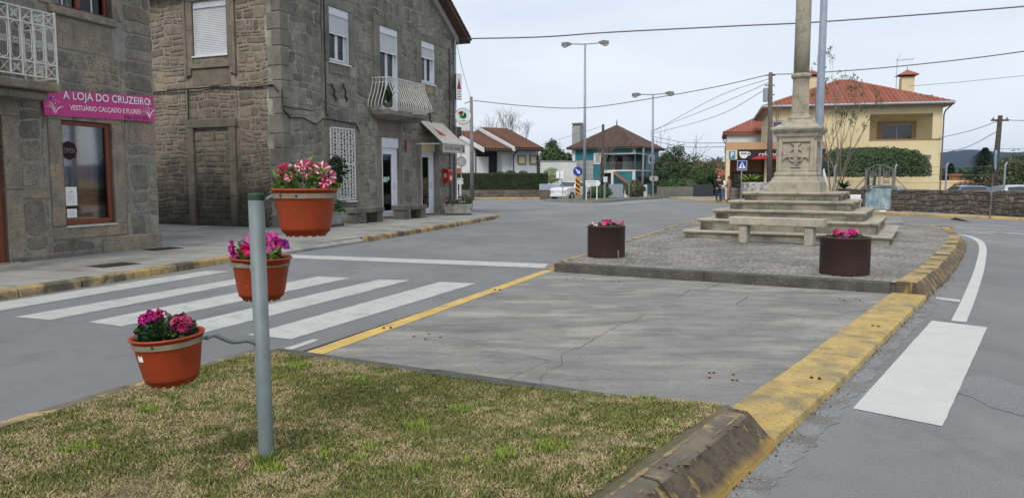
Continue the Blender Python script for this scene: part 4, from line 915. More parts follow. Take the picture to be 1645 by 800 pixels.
# grille window
gw = D.objects.new('grille_window', None); COL.objects.link(gw); gw.parent = big
surround(gw, f_g, .22, .24, M_dressedg, .03, foot=.85); pvcwin(gw, f_g, f_g[3])
MB().bev(f_g[0] - .03, f_g[1] + .03, -.10, .12, f_g[2] - .05, f_g[2], .008).build('sill', M_shut, gw); MB().bev(f_g[0], f_g[1], -.02, .12, -.1, f_g[2] - .055, .01).build('apron_stone', M_dressedg, gw)
mb = MB(); a, b, c, d = f_g; c += .03; y = -.05
for q in ((a, a + .05, c, d), (b - .05, b, c, d), (a, b, c, c + .04), (a, b, d - .04, d), (a, b, c + (d - c) * .5 - .02, c + (d - c) * .5 + .02)): mb.box(q[0], q[1], y - .015, y + .015, q[2], q[3])
nb = 8; stp = (b - a) / nb
for k in range(1, nb): mb.box(a + k * stp - .018, a + k * stp + .018, y - .01, y + .01, c, d)
nr = 13; sz = (d - c) / nr
for k in range(nb):
    xm = a + (k + .5) * stp
    for r_ in range(nr):
        zm = c + (r_ + .5) * sz; q = .068
        if (k + r_) % 2: mb.tube([(xm - q, y, zm), (xm, y, zm + q * 1.15), (xm + q, y, zm), (xm, y, zm - q * 1.15), (xm - q, y, zm)], .015, 4)
        else: mb.tube([(xm - q, y, zm + .08), (xm - .015, y, zm), (xm - q, y, zm - .08)], .009, 3); mb.tube([(xm + q, y, zm + .08), (xm + .015, y, zm), (xm + q, y, zm - .08)], .009, 3)
mb.build('iron_grille', M_white_iron, gw)
# the two doors
M_render = mat('smooth_brown_render', (.205, .18, .145), (.155, .138, .115), scale=1.5, bump=.25)
for ops, nm, wj in ((f_d1, 'glazed_door', .26), (f_d2, 'glazed_door', .26)):
    dn = D.objects.new(nm, None); COL.objects.link(dn); dn.parent = big; a, b, c, d = ops
    surround(dn, ops, wj, .26, M_dressedg if ops is f_d2 else M_render, .03, foot=.1)
    if ops is f_d1: MB().bev(a - .24, b + .24, -.02, .1, d + .265, zc(3.78), .01).build('rendered_panel', M_render, dn)
    else: MB().bev(a - .24, b + .24, -.05, .1, d + .262, d + .38, .02).build('lintel', mat('reddish_stone', (.17, .11, .085), bump=.3), dn)
    MB().bev(a, b, .0, .2, d - .36, d, .01).build('shutter_box', M_pvc if ops is f_d1 else M_cream, dn)
    mb = MB(); y = .06
    for q in ((a, a + .08, c, d - .36), (b - .22, b, c, d - .36), (a + .08, b - .22, d - .46, d - .36)): mb.bev(q[0], q[1], y, y + .08, q[2], q[3], .008)
    mb.build('frame', M_pvc, dn); mb = MB(); x0, x1 = a + .085, b - .225; z0, z1 = c + .02, d - .465
    for q in ((x0, x0 + .09, z0, z1), (x1 - .16, x1, z0, z1), (x0 + .09, x1 - .16, z0, z0 + .22), (x0 + .09, x1 - .16, z1 - .12, z1)): mb.bev(q[0], q[1], y - .01, y + .07, q[2], q[3], .008)
    lf = mb.build('door_leaf', M_pvc, dn); mb = MB(); pane(mb, x0 + .09, x1 - .16, z0 + .22, z1 - .12, y + .03); mb.build('pane', G2, lf)
    MB().tube([(x1 - .1, y - .05, 1.05), (x1 - .1, y - .05, 1.3)], .014, 6).build('handle', M_galv, lf)
    MB().bev(a - .1, b + .1, -.12, .3, -.12, .05, .015).build('doorstep', M_dressed, dn)
    if ops is f_d1:
        MB().box(x0 + .12, x0 + .40, y + .008, y + .012, 1.32, 1.50).build('paper_notice', mat('pale_green_paper', (.35, .50, .46), bump=0), lf)
        MB().box(x0 + .43, x0 + .52, y + .008, y + .012, 1.38, 1.52).build('paper_notice', mat('cream_paper', (.5, .45, .35), bump=0), lf)
    else:
        MB().box(x0 + .1, x1 - .25, y + .12, y + .14, 1.25, z1 - .1).build('curtain', M_creamcurt, dn)
MB().bev(6.78, 6.86, -.06, -.02, zc(2.62), zc(3.0), .01).build('red_plaque', M_redm, big)
# balcony with bellied iron railing
bb = D.objects.new('balcony', None); COL.objects.link(bb); bb.parent = big
x0, x1, e = 4.58, 7.12, .74
sl = MB(); sl.loft([[(x0 + .12, 0, zc(3.62)), (x1 - .12, 0, zc(3.62)), (x1 - .12, -.40, zc(3.62)), (x0 + .12, -.40, zc(3.62))], [(x0, 0, zc(3.76)), (x1, 0, zc(3.76)), (x1, -e, zc(3.76)), (x0, -e, zc(3.76))], [(x0, 0, zc(3.88)), (x1, 0, zc(3.88)), (x1, -e, zc(3.88)), (x0, -e, zc(3.88))]])
sl.build('slab', M_dressedg, bb)
zb, zt = zc(3.92), zc(5.0); rl = MB()
def belly(px, py, ox, oy):   # one baluster, bulging outwards by (ox, oy)
    prof = [(0, 0), (.10, .05), (.27, .10), (.25, .22), (.10, .55), (.0, .85), (0, 1)]
    return [(px + ox * k * 1.0, py + oy * k * 1.0, zb + (zt - zb) * h) for k, h in prof]
n = 17
for k in range(n):
    x = x0 + .05 + (x1 - x0 - .1) * k / (n - 1); o = MB().tube(belly(x, -e + .04, 0, -1.2), .014, 5).build('baluster', M_white_iron, bb)
for xx, s_ in ((x0 + .04, -1.2), (x1 - .04, 1.2)):
    for k in range(5): MB().tube(belly(xx, -.06 - (e - .1) * k / 4.6, s_, 0), .014, 5).build('baluster', M_white_iron, bb)
mb = MB()
for z in (zt, zt - .16, zb + .03): mb.tube([(x0 + .04, 0, z), (x0 + .04, -e + .04, z), (x1 - .04, -e + .04, z), (x1 - .04, 0, z)], .016 if z == zt else .009, 5)
for k in range(n - 1):
    x = x0 + .05 + (x1 - x0 - .1) * (k + .5) / (n - 1); mb.tube([(x - .06, -e + .04, zt - .01), (x, -e + .04, zt - .13), (x + .06, -e + .04, zt - .01)], .008, 4)
for k in range(1, 7, 1):
    z = zb + (zt - zb) * (.22 + k * .085); off_ = -e + .04 - .2 * (1 - k * .14) * 1.0
    for q in range(n - 1):
        if q < 3: continue
        x = x0 + .05 + (x1 - x0 - .1) * (q + .5) / (n - 1); mb.tube([(x, off_, z - .05), (x - .05, off_, z), (x, off_, z + .05), (x + .05, off_, z), (x, off_, z - .05)], .005, 3)
mb.build('railing', M_white_iron, bb)

# corbel scrolls scarring the wall, wall cables, downpipe
for x, z in ((2.35, zc(4.3)), (2.95, zc(4.35)), (8.55, zc(4.0))): MB().tube([(x, -.03, z + .25), (x + .03, -.05, z + .12), (x + .12, -.06, z + .02), (x + .10, -.04, z - .12), (x + .2, -.05, z - .22), (x + .18, -.03, z - .3)], .028, 6).build('iron_stub', M_dark, fwall)
mb = MB(SP)
mb.tube([(-6.0, -.05, zc(4.20)), (-4.6, -.06, zc(4.24)), (-3.6, -.10, zc(4.26)), (-2.4, -.06, zc(4.28)), (-1.0, -.05, zc(4.20)), (-.25, -.06, zc(4.24)), (-.06, -.06, zc(4.05))], .022, 5)
mb.tube([(-3.5, -.07, zc(4.25)), (-3.5, -.08, zc(3.28))], .022, 5)
mb.build('cable', M_cable, big)
mb = MB()
mb.tube([(-.05, -.06, zc(4.1)), (-.02, -.06, zc(3.55)), (.3, -.05, zc(3.32)), (.9, -.05, zc(3.36)), (1.5, -.05, zc(3.20)), (1.9, -.05, zc(3.42)), (3.6, -.05, zc(3.36)), (3.8, -.05, zc(3.1))], .02, 5)
mb.tube([(1.98, -.07, zc(7.2)), (1.98, -.07, zc(3.6)), (2.1, -.06, zc(3.5))], .022, 5)
mb.tube([(-.03, -.05, zc(3.62)), (1.4, -.05, zc(3.60))], .014, 5)
mb.tube([(10.3, -.05, zc(6.9)), (10.3, -.05, .2)], .018, 5)
mb.build('cable', M_cable, big)
mb = MB(); mb.tube([(10.72, -.10, ZE - .1), (10.72, -.10, .1)], .05, 8)
for z in (1, 2.4, 3.9, 5.4, 6.6): mb.lathe([(.065, 0), (.065, .05)], 8, (10.72, -.10, z))
mb.build('downpipe', M_galv, big)
mb = MB(); mb.bev(10.62, XE + .28, -.14, .3, zc(3.35), zc(3.75), .03); mb.bev(10.5, XE + .14, -.1, .3, zc(3.1), zc(3.35), .03); mb.build('corner_corbel', M_dconc, big)
# roof: thick dark verge over the gable, tiled planes
rf = MB()
for sgn_ in (0, 1):
    xe = -.42 if sgn_ == 0 else XE + .42; zz = ZE + .02 - .42 * PIT * .8
    rf.loft([[(RX, yy, ZE + RX * PIT + .06), (xe, yy, zz), (xe, yy, zz + .16), (RX, yy, ZE + RX * PIT + .28)] for yy in (-.5, 10.5)])
rfo = rf.build('roof', M_tilec, big)
mb = MB()
for sgn_ in (-1, 1):
    xe = RX + sgn_ * (RX + .42); zz = ZE + .02 - .42 * PIT * .8
    for k in range(34):
        a = k / 34; x_ = RX + (xe - RX) * a; z_ = (ZE + RX * PIT + .28) * (1 - a) + (zz + .16) * a; sx = (xe - RX) / 34; szz = (zz + .16 - ZE - RX * PIT - .28) / 34
        mb.loft([[(x_, -.56, z_ - .03), (x_ + sx * 1.12, -.56, z_ + szz * 1.12 - .03), (x_ + sx * 1.12, -.56, z_ + szz * 1.12 + .04), (x_, -.56, z_ + .07)], [(x_, -.2, z_ - .03), (x_ + sx * 1.12, -.2, z_ + szz * 1.12 - .03), (x_ + sx * 1.12, -.2, z_ + szz * 1.12 + .04), (x_, -.2, z_ + .07)]])
mb.build('verge_tiles', M_tilec, rfo, kind='stuff')
for sgn_ in (-1, 1):
    mb = MB(); xe = RX + sgn_ * (RX + .02)
    mb.loft([[(RX, yy, ZE + RX * PIT - .30), (xe, yy, ZE - .28), (xe, yy, ZE + .0), (RX, yy, ZE + RX * PIT + .05)] for yy in (-.16, -.005)]); mb.build('cornice', mat('pale_cornice', (.30, .29, .27), bump=.2) if sgn_ == 1 else MATS['pale_cornice'] if 'pale_cornice' in MATS else M_dressedg, big)
# things fixed to or standing by the big house
def onbig(name, label, cat, x, y, z, group=None, rz=0):
    o = thing(name, label, cat, group=group); o.matrix_world = BM @ T(x, y, z, rz); return o
aw = onbig('awning', 'pale striped shop awning with a red sail mark over the right-hand door', 'awning', 8.8, 0, 0)
ax0, ax1, az0, az1, ay = -.90, .98, zc(3.78), zc(2.93), -1.0
mb = MB(); n = 8
mb.loft([[(ax0, 0, az0), (ax1, 0, az0), (ax1, -.01, az0 + .02), (ax0, -.01, az0 + .02)], [(ax0, ay, az1 - .02), (ax1, ay, az1 - .02), (ax1, ay, az1), (ax0, ay, az1)]]); mb.build('cloth', M_awn, aw)
mb = MB(); mb.box(ax0, ax1, ay - .012, ay, az1 - .36, az1); vl = mb.build('valance', M_awn, aw)
MB().box(ax0, ax1, ay - .05, ay + .02, az1 - .03, az1 + .03).build('front_bar', M_shut, aw)
sl_ = math.atan2(az1 - az0, -ay)
o = MB().add([(-.35, -.30, az0 - .235), (.05, -.66, az0 - .545), (-.45, -.66, az0 - .545), ], [(0, 1, 2)]).build('sail_mark', M_redm, aw)
for v_ in o.data.vertices: v_.co.z = az0 + (v_.co.y / ay) * (az1 - az0) + .03
text('PASTELARIA  MADEIRA', 'lettering', M_irong, vl, T(-.08, ay - .016, az1 - .19) @ FRONT, 1.35, .13)
MB().add([(.72, ay - .016, az1 - .30), (.92, ay - .016, az1 - .30), (.84, ay - .016, az1 - .06), (.80, ay - .016, az1 - .06)], [(0, 1, 2, 3)]).build('sail_mark', M_redm, vl)
mb = MB(); mb.tube([(ax0 - .35, -.03, zc(2.88)), (ax0 + .1, -.55, zc(2.90)), (ax0 + .25, ay + .02, az1 - .02)], .022, 6); mb.tube([(ax1 - .1, -.03, zc(2.7)), (ax1 - .1, ay + .02, az1 - .02)], .018, 6); mb.build('arm', M_shut, aw)
mbx = onbig('post_box', 'red wall-mounted letter box beside the right-hand door', 'post box', 9.9, -.02, zc(1.42))
mb = MB(); mb.loft([[(-.19, -.26, 0), (.19, -.26, 0), (.19, 0, 0), (-.19, 0, 0)], [(-.19, -.27, .44), (.19, -.27, .44), (.19, 0, .44), (-.19, 0, .44)], [(-.17, -.24, .52), (.17, -.24, .52), (.17, 0, .56), (-.17, 0, .56)]]); mb.build('body', M_red, mbx)
MB().bev(-.2, .2, -.285, 0, .42, .45, .01).build('lid_lip', M_red, mbx); MB().box(-.14, .14, -.276, -.27, .36, .385).build('slot', M_black, mbx); MB().box(-.07, .1, -.272, -.264, .10, .26).build('print_panel', M_signw, mbx)
MB().box(-.19, -.185, -.2, -.06, .2, .36).build('side_print', M_signw, mbx)
# signs bracketed at the far end of the house
cs = onbig('clover_sign', 'round white lit sign with a red and green clover on the house end', 'sign', XE + .05, -.05, zc(4.05), rz=0)
wq = at(744, 187, 31.0); cs.matrix_world = T(wq.x, wq.y, wq.z)
rr = .335
mb = MB(Matrix.Rotation(PI / 2, 4, 'X')); mb.lathe([(rr, -.07), (rr, .07)], 32); mb.build('casing', M_galv, cs)
mb = MB(Matrix.Rotation(PI / 2, 4, 'X')); mb.lathe([(rr * .93, .071), (rr * .93, .078)], 32); mb.build('face', M_signw, cs)
def lobe(cx, cz, r, m, nm): MB(T(cx, 0, cz) @ Matrix.Rotation(PI / 2, 4, 'X')).lathe([(r, .079), (r, .084)], 16).build(nm, m, cs)
lobe(-.12, .115, .068, M_redm, 'clover_leaf'); lobe(-.045, .135, .068, M_redm, 'clover_leaf'); lobe(.075, .075, .055, mat('dark_green_print', (.004, .09, .03), bump=0), 'clover_leaf')
lobe(-.07, -.01, .078, M_green, 'clover_leaf'); lobe(.03, -.045, .078, M_green, 'clover_leaf'); lobe(.095, .0, .06, M_green, 'clover_leaf')
text('jogos', 'lettering', mat('grey_print', (.25, .27, .27), bump=0), cs, T(0, -.086, -.2) @ FRONT, .3, .06)
MB().tube([(-rr - .25, .0, 0), (-rr, 0, 0)], .02, 6).build('bracket', M_cable, cs)
ss = thing('bracket_sign', 'rectangular white sign with a red sail mark, black framed, high on the house end', 'sign'); wq = at(736, 140, 31.4); ss.matrix_world = T(wq.x, wq.y, wq.z, rz=R(38))
MB().bev(-.16, .16, -.06, .06, -.52, .52, .03).build('frame', M_cable, ss); MB().box(-.14, .14, -.065, -.058, -.5, .5).build('face', M_signw, ss)
MB().add([(-.1, -.068, -.1), (.1, -.068, -.1), (0, -.068, .38)], [(0, 1, 2)]).build('sail_mark', M_redm, ss)
for k in range(3): MB().box(-.1, .08, -.068, -.066, -.42 + k * .1, -.39 + k * .1).build('print_line', M_irong, ss)
# benches
def granite_bench(name, label, cat, L_, dpt, hgt_, th, leg, m, group, legin=.12):
    o = thing(name, label, cat, group=group); MB().bev(0, L_, -dpt / 2, dpt / 2, hgt_ - th, hgt_, .015).build('seat_slab', m, o)
    for x in (legin, L_ - legin - leg): MB().bev(x, x + leg, -dpt / 2 + .04, dpt / 2 - .04, 0, hgt_ - th - .002, .012).build('leg', m, o)
    return o
M_bench = mat('dark_weathered_granite', (.125, .12, .105), (.065, .062, .055), scale=4, bump=.5, bscale=50, bdist=.008, patch=(.2, .19, .165), pscale=2, speck=(.05, .05, .045), sscale=60, spos=(.58, .68))
b_ = granite_bench('granite_bench', 'dark granite bench under the barred window side, nearer of the two at the house wall', 'bench', 1.68, .52, .50, .17, .34, M_bench, 'granite benches along the house wall', .05); b_.matrix_world = BM @ T(2.3, -.62, 0)
b2_ = copytree(b_); b2_.matrix_world = BM @ T(5.2, -.62, 0); b2_['label'] = 'dark granite bench between the two white doors, farther of the two at the house wall'
# ================================================================== PLANTS
def leafmesh(name, m, l=.045, wd=.022, fold=.25):
    vs = [(0, 0, 0), (l * .35, wd * .5, fold * wd), (l * .7, wd * .42, fold * wd * .6), (l, 0, -l * .12), (l * .7, -wd * .42, fold * wd * .6), (l * .35, -wd * .5, fold * wd), (l * .35, 0, 0), (l * .7, 0, -l * .04)]
    me = D.meshes.new(name); me.from_pydata(vs, [], [(0, 6, 1), (1, 6, 7, 2), (2, 7, 3), (0, 5, 6), (5, 4, 7, 6), (4, 3, 7)]); me.materials.append(m); return me
def petunia(name, r, main, stripe=None, ruf=.12, lobes=5, deep=.35, seed=0, throat=None):
    rg = random.Random(seed); n = lobes * 4; vs = [(0, 0, -r * deep * 2.2)]; fs = []; mi = []
    for ring, (k, z) in enumerate(((.16, -deep), (.55, -.06), (1.0, .02))):
        for j in range(n):
            a = 2 * PI * j / n; lobe = 1 - (.14 if j % 4 == 0 else 0.0) * (ring == 2) + (.04 if j % 4 == 2 else 0)
            rr = r * k * lobe * rg.uniform(.95, 1.05); vs.append((rr * math.cos(a), rr * math.sin(a), r * (z + (ruf * rg.uniform(-1, 1) if ring == 2 else 0) + (ruf * .3 * rg.uniform(-1, 1) if ring == 1 else 0))))
    for j in range(n):
        k = (j + 1) % n; fs.append((0, 1 + j, 1 + k)); mi.append(2 if throat else 0)
        for q in (0, 1):
            fs.append((1 + q * n + j, 1 + q * n + k, 1 + (q + 1) * n + k, 1 + (q + 1) * n + j)); mi.append(1 if stripe and j % 4 == 3 else 0)
    me = D.meshes.new(name); me.from_pydata(vs, [], fs)
    for m in (main, stripe or main, throat or main): me.materials.append(m)
    me.polygons.foreach_set('material_index', mi); return me
LEAF = leafmesh('leaf', M_leaf); LEAFD = leafmesh('leaf', M_leafd, .038, .03)
FS = [petunia('flower', .034, M_mag2, M_petw, .18, seed=i) for i in range(3)]; FP = [petunia('flower', .034, M_mag, None, .22, seed=i + 5) for i in range(3)]
FV = [petunia('flower', .032, M_purp, None, .2, seed=i + 9) for i in range(2)]; FC = [petunia('flower', .036, M_mag2, None, .25, seed=i + 12) for i in range(2)]; FK = [petunia('flower', .032, M_pink, None, .2, seed=i + 15) for i in range(2)]
def put(me, nm, parent, p, dirv, s=1.0, spin=0.0, xdir=False):
    o = link(nm, me, parent); q = Vector(dirv).to_track_quat('X' if xdir else 'Z', 'Y'); o.rotation_mode = 'QUATERNION'
    from mathutils import Quaternion
    o.rotation_quaternion = q @ (Quaternion((1, 0, 0), spin) if xdir else Quaternion((0, 0, 1), spin)); o.location = p; o.scale = (s, s, s); return o
def plant(name, label, cat, loc, rad, hgt_, nleaf, flowers, leaf, seed, stems=True, group=None, leafn=90, up=.5):
    rg = random.Random(seed); o = thing(name, label, cat, loc, group=group); mb = MB()
    for k in range(16 if stems else 6):
        a = rg.uniform(0, 2 * PI); r = rad * math.sqrt(rg.random()) * .8; t = Vector((r * math.cos(a), r * math.sin(a), hgt_ * rg.uniform(.55, .95)))
        mb.tube([(t.x * .35, t.y * .35, 0), (t.x * .6 + rg.uniform(-.01, .01), t.y * .6, t.z * .5), tuple(t)], [.0035, .003, .002], 4)
    mb.build('stems', M_stem, o, kind='stuff')
    bulk = MB(); vs0 = [tuple(v.co) for v in leaf.vertices]; fs0 = [tuple(p.vertices) for p in leaf.polygons]
    for k in range(nleaf + leafn):
        a = rg.uniform(0, 2 * PI); r = rad * math.sqrt(rg.random()); h = hgt_ * rg.uniform(.02, 1) * (1 - .45 * (r / rad) ** 2)
        d = Vector((math.cos(a) * rg.uniform(.3, 1.2), math.sin(a) * rg.uniform(.3, 1.2), rg.uniform(-.2, up + .4))).normalized(); s = rg.uniform(.6, 1.25); p = (r * math.cos(a), r * math.sin(a), h)
        if k < nleaf: put(leaf, 'leaf', o, p, d, s, rg.uniform(-.8, .8), True)
        else:
            M = Matrix.Translation(p) @ d.to_track_quat('X', 'Y').to_matrix().to_4x4() @ Matrix.Scale(s, 4); bulk.T = M; bulk.add(vs0, fs0)
    bulk.build('foliage', leaf.materials[0], o, kind='stuff')
    for (me, x, y, z, dx, dy, dz, s) in flowers: put(me, 'flower', o, (x, y, z), (dx, dy, dz), s, rg.uniform(0, 6))
    return o
# ================================================================== POT STAND
PB = g(428, 728, .10); zb_ = gz(*PB)
ps_ = thing('pot_stand', 'grey-green metal post on the grass with three curved arms carrying flower pots', 'plant stand', (PB[0], PB[1], zb_))
top = at(411, 311, PB[1] + .0); tx, tz = top.x - PB[0], top.z - zb_
MB().tube([(0, 0, -.05), (0, 0, .02), (tx, 0, tz - .03)], .0385, 24).build('post', M_postgreen, ps_, smooth=False)
for p in ps_.children[0].data.polygons: p.use_smooth = len(p.vertices) == 4
MB(T(tx, 0, tz - .032)).lathe([(.0395, 0), (.0395, .026), (.034, .034)], 24).build('cap', M_cap, ps_)
mb = MB()
POTS = []
def potpos(px_c, py_rim, dia_px):
    Y = 1200 * .335 / dia_px; c = at(px_c, py_rim, Y); return c
p1 = potpos(490, 303, 106); p3 = potpos(274.5, 535, 115); p2 = at(418.5, 412, 4.12)
def arm(pts, ring_c, rr, tilt=(0, 0)):
    L_ = [Vector(p) - Vector((PB[0], PB[1], zb_)) for p in pts]; P = [L_[0] * 2 - L_[1]] + L_ + [L_[-1] * 2 - L_[-2]]; out = []
    for i in range(1, len(P) - 2):
        for k in range(6):
            t = k / 6; a, b, c, d = P[i - 1:i + 3]; out.append(.5 * ((2 * b) + (c - a) * t + (2 * a - 5 * b + 4 * c - d) * t * t + (3 * b - a - 3 * c + d) * t ** 3))
    out.append(L_[-1]); a_ = MB().tube(out, .0110, 8).build('arm', M_postgreen, ps_)
    for p in a_.data.polygons: p.use_smooth = len(p.vertices) == 4
    c = Vector(ring_c) - Vector((PB[0], PB[1], zb_)); n = 40; mb = MB()
    ro, ri = rr + .004, rr + .0005; rings = []
    for k in range(n):
        a = 2 * PI * k / n; cs_, sn = math.cos(a), math.sin(a); rings.append([(c.x + r_ * cs_, c.y + r_ * sn, c.z + z) for r_, z in ((ri, -.012), (ro, -.012), (ro, .012), (ri, .012))])
    rings.append(rings[0]); TM = Matrix.Translation(c) @ Matrix.Rotation(tilt[1], 4, 'Y') @ Matrix.Rotation(tilt[0], 4, 'X') @ Matrix.Translation(-c); mb.T = TM; mb.loft(rings, cap=False); rg_ = mb.build('ring', M_ring, ps_)
    mb = MB(); mb.T = T(c.x, c.y - ro - .001, c.z) @ Matrix.Rotation(PI / 2, 4, 'X'); mb.lathe([(.006, 0), (.004, .004)], 8); mb.build('rivet', M_cable, rg_)
def pot(label, c, tilt=(0, 0), st=None, H=.235):
    rr = .1675; o = thing('flower_pot', label, 'flower pot', (c.x, c.y, c.z - H), group='orange pots on the post'); o.rotation_euler = (tilt[0], tilt[1], 0)
    prof = [(.085, 0), (.104, .006), (.119, .022), (.1275, .05), (.148, H - .055), (.151, H - .05), (.157, H - .012), (rr - .002, H - .010), (rr, H - .004), (rr - .002, H), (rr - .009, H), (.150, H - .012), (.144, H - .04), (.12, .02)]
    b = MB().lathe(prof, 56).build('body', M_terra, o, smooth=True)
    mb = MB()
    for k in range(14): a = 2 * PI * k / 14; mb.T = T(.094 * math.cos(a), .094 * math.sin(a), 0, a); mb.bev(-.006, .006, -.012, .012, -.004, .006, .002)
    mb.build('feet', M_terra, o, kind='stuff')
    MB().lathe([(.146, H - .036), (.10, H - .03), (.02, H - .026)], 28).build('soil', M_soil, o)
    if st:
        a, z, w_, h_ = st; r_ = .1275 + (.148 - .128) * (z - .05) / (H - .105) + .0035; nn = 5; vs = []; 
        for k in range(nn): aa = a + (k / (nn - 1) - .5) * w_ / r_; vs += [(r_ * math.cos(aa), r_ * math.sin(aa), z), ((r_ + .0025) * math.cos(aa), (r_ + .0025) * math.sin(aa), z + h_ * (1 if k % 2 else .72))]
        MB().add(vs, [(2 * k, 2 * k + 2, 2 * k + 3, 2 * k + 1) for k in range(nn - 1)]).build('sticker', M_sticker, o)
    return o
pot('orange pot held highest on the post, with pink and white striped petunias', p1, (0, 0), (R(193), .135, .03, .035))
pot('orange pot behind the post at middle height, with magenta petunias', p2, (R(1), R(1)), None)
pot('orange pot held lowest on the left arm of the post, white sticker on its side', p3, (R(2.0), R(-3.4)), (R(-122), .135, .036, .03))
zo = zb_
post_at = lambda z: Vector((PB[0] + tx * (z - zb_) / tz, PB[1], z))
def rim(c, a, dz=-.034, r_=.155): return Vector((c.x + r_ * math.cos(a), c.y + r_ * math.sin(a), c.z + dz))
a1 = math.atan2(PB[1] - p1.y, PB[0] + tx - p1.x); a3 = math.atan2(PB[1] - p3.y, PB[0] + tx * .5 - p3.x); a2 = -PI / 2
s1 = post_at(p1.z - .105); e1 = rim(p1, PI); arm([s1, s1.lerp(e1, .4) + Vector((0, 0, .012)), e1], p1 + Vector((0, 0, -.035)), .154)
s3 = post_at(.655); e3 = rim(p3, R(22)); arm([s3, s3.lerp(e3, .25) + Vector((0, 0, .022)), s3.lerp(e3, .55) + Vector((0, 0, .002)), s3.lerp(e3, .85) + Vector((0, 0, .02)), e3 + Vector((.006, 0, .0)), e3], p3 + Vector((-.0119, -.007, -.035)), .154, (R(2.0), R(-3.4)))
s2 = post_at(p2.z - .12); e2 = rim(p2, -PI / 2); arm([s2, s2.lerp(e2, .5) + Vector((0, 0, -.01)), e2], p2 + Vector((0, 0, -.035)), .154)
# plants growing in the pots
rg = random.Random(77)
def fl(l): return l
f1 = [(FS[0], -.075, -.05, .115, -.3, -.8, .5, 1.0), (FS[1], -.12, -.03, .07, -.7, -.6, .1, .8), (FS[2], .005, -.06, .13, -.1, -.7, .7, 1.15), (FS[0], .04, -.03, .14, .5, -.3, .8, .95), (FS[1], .035, -.09, .105, .1, -.9, .2, .8), (FS[2], .10, -.05, .12, .3, -.8, .6, 1.2), (FS[0], .135, -.06, .085, .5, -.8, .0, 1.05), (FS[1], -.05, -.10, .085, -.1, -.9, .1, .7), (FS[2], -.02, .04, .135, -.3, -.2, .9, .9), (FS[0], .09, .05, .13, .4, .2, .9, .9), (FS[1], -.10, .02, .10, -.8, .1, .5, .9), (FC[0], -.085, -.07, .12, -.2, -.8, .4, .8), (FS[1], .12, -.10, .06, .3, -.9, -.2, .75)]
plant('petunia', 'bushy petunia with pink and white striped blooms in the highest pot', 'flower', (p1.x, p1.y, p1.z - .045), .135, .19, 130, [(m_, x * 1.03, y, z * 1.22, a, b, c, s * 1.05) for m_, x, y, z, a, b, c, s in f1], LEAF, 1, up=.6, leafn=120)
f2 = [(FP[0], -.145, -.04, .085, -.8, -.6, .1, 1.1), (FP[1], -.13, -.05, .055, -.7, -.7, -.2, .95), (FV[0], -.075, -.03, .115, -.3, -.4, .8, .9), (FP[2], -.03, -.05, .125, 0, -.7, .7, 1.0), (FC[0], -.04, -.09, .075, -.1, -.9, .0, 1.0), (FP[0], .075, -.02, .135, .2, -.5, .9, 1.0), (FP[1], .06, -.07, .095, .2, -.9, .2, 1.2), (FP[2], .105, -.05, .10, .4, -.8, .3, 1.1), (FV[1], .15, -.03, .095, .8, -.4, .4, .9), (FV[0], .135, .02, .11, .5, 0, .8, .8), (FP[0], 0, .06, .12, 0, .2, .9, 1)]
plant('petunia', 'petunia with dark magenta blooms in the middle pot behind the post', 'flower', (p2.x, p2.y, p2.z - .045), .11, .14, 60, [(m_, x, y, z * 1.2, a, b, c, s * 1.05) for m_, x, y, z, a, b, c, s in f2], LEAF, 2)
f3 = []
for (cx, cy, cz, n, rr_, me) in ((-.045, -.03, .135, 11, .03, FP), (-.095, -.02, .115, 6, .022, FP), (-.01, -.035, .135, 7, .025, FC), (.095, -.06, .10, 16, .042, FC), (.07, -.04, .075, 5, .03, FV)):
    for k in range(n):
        d = Vector((rg.uniform(-1, 1), rg.uniform(-1, .6), rg.uniform(-.5, 1))).normalized(); f3.append((me[k % 2], cx + d.x * rr_, cy + d.y * rr_, cz + d.z * rr_ * .85, d.x, d.y, d.z, rg.uniform(.5, .72)))
plant('geranium', 'compact green plant with crimson and magenta double blooms in the lowest pot', 'flower', (p3.x - .015, p3.y, p3.z - .045), .105, .125, 110, f3, LEAFD, 3, stems=False, leafn=260)
# weeds at the foot of the post
mb = MB(); rg = random.Random(9)
for k in range(70):
    a = rg.uniform(0, 2 * PI); r = rg.uniform(.03, .085); h = rg.uniform(.03, .09); d = Vector((math.cos(a), math.sin(a), 0)); b0 = d * r; t = b0 + d * rg.uniform(.0, .05) + Vector((0, 0, h)); s_ = Vector((-d.y, d.x, 0)) * .0025
    mb.add([tuple(b0 - s_), tuple(b0 + s_), tuple(b0.lerp(t, .6) + s_ * .8), tuple(t), tuple(b0.lerp(t, .6) - s_ * .8)], [(0, 1, 2, 3, 4)])
w_ = mb.build('weed_tuft', M_leaf, turf, kind='stuff'); w_.location = (PB[0], PB[1], zb_ - .01)

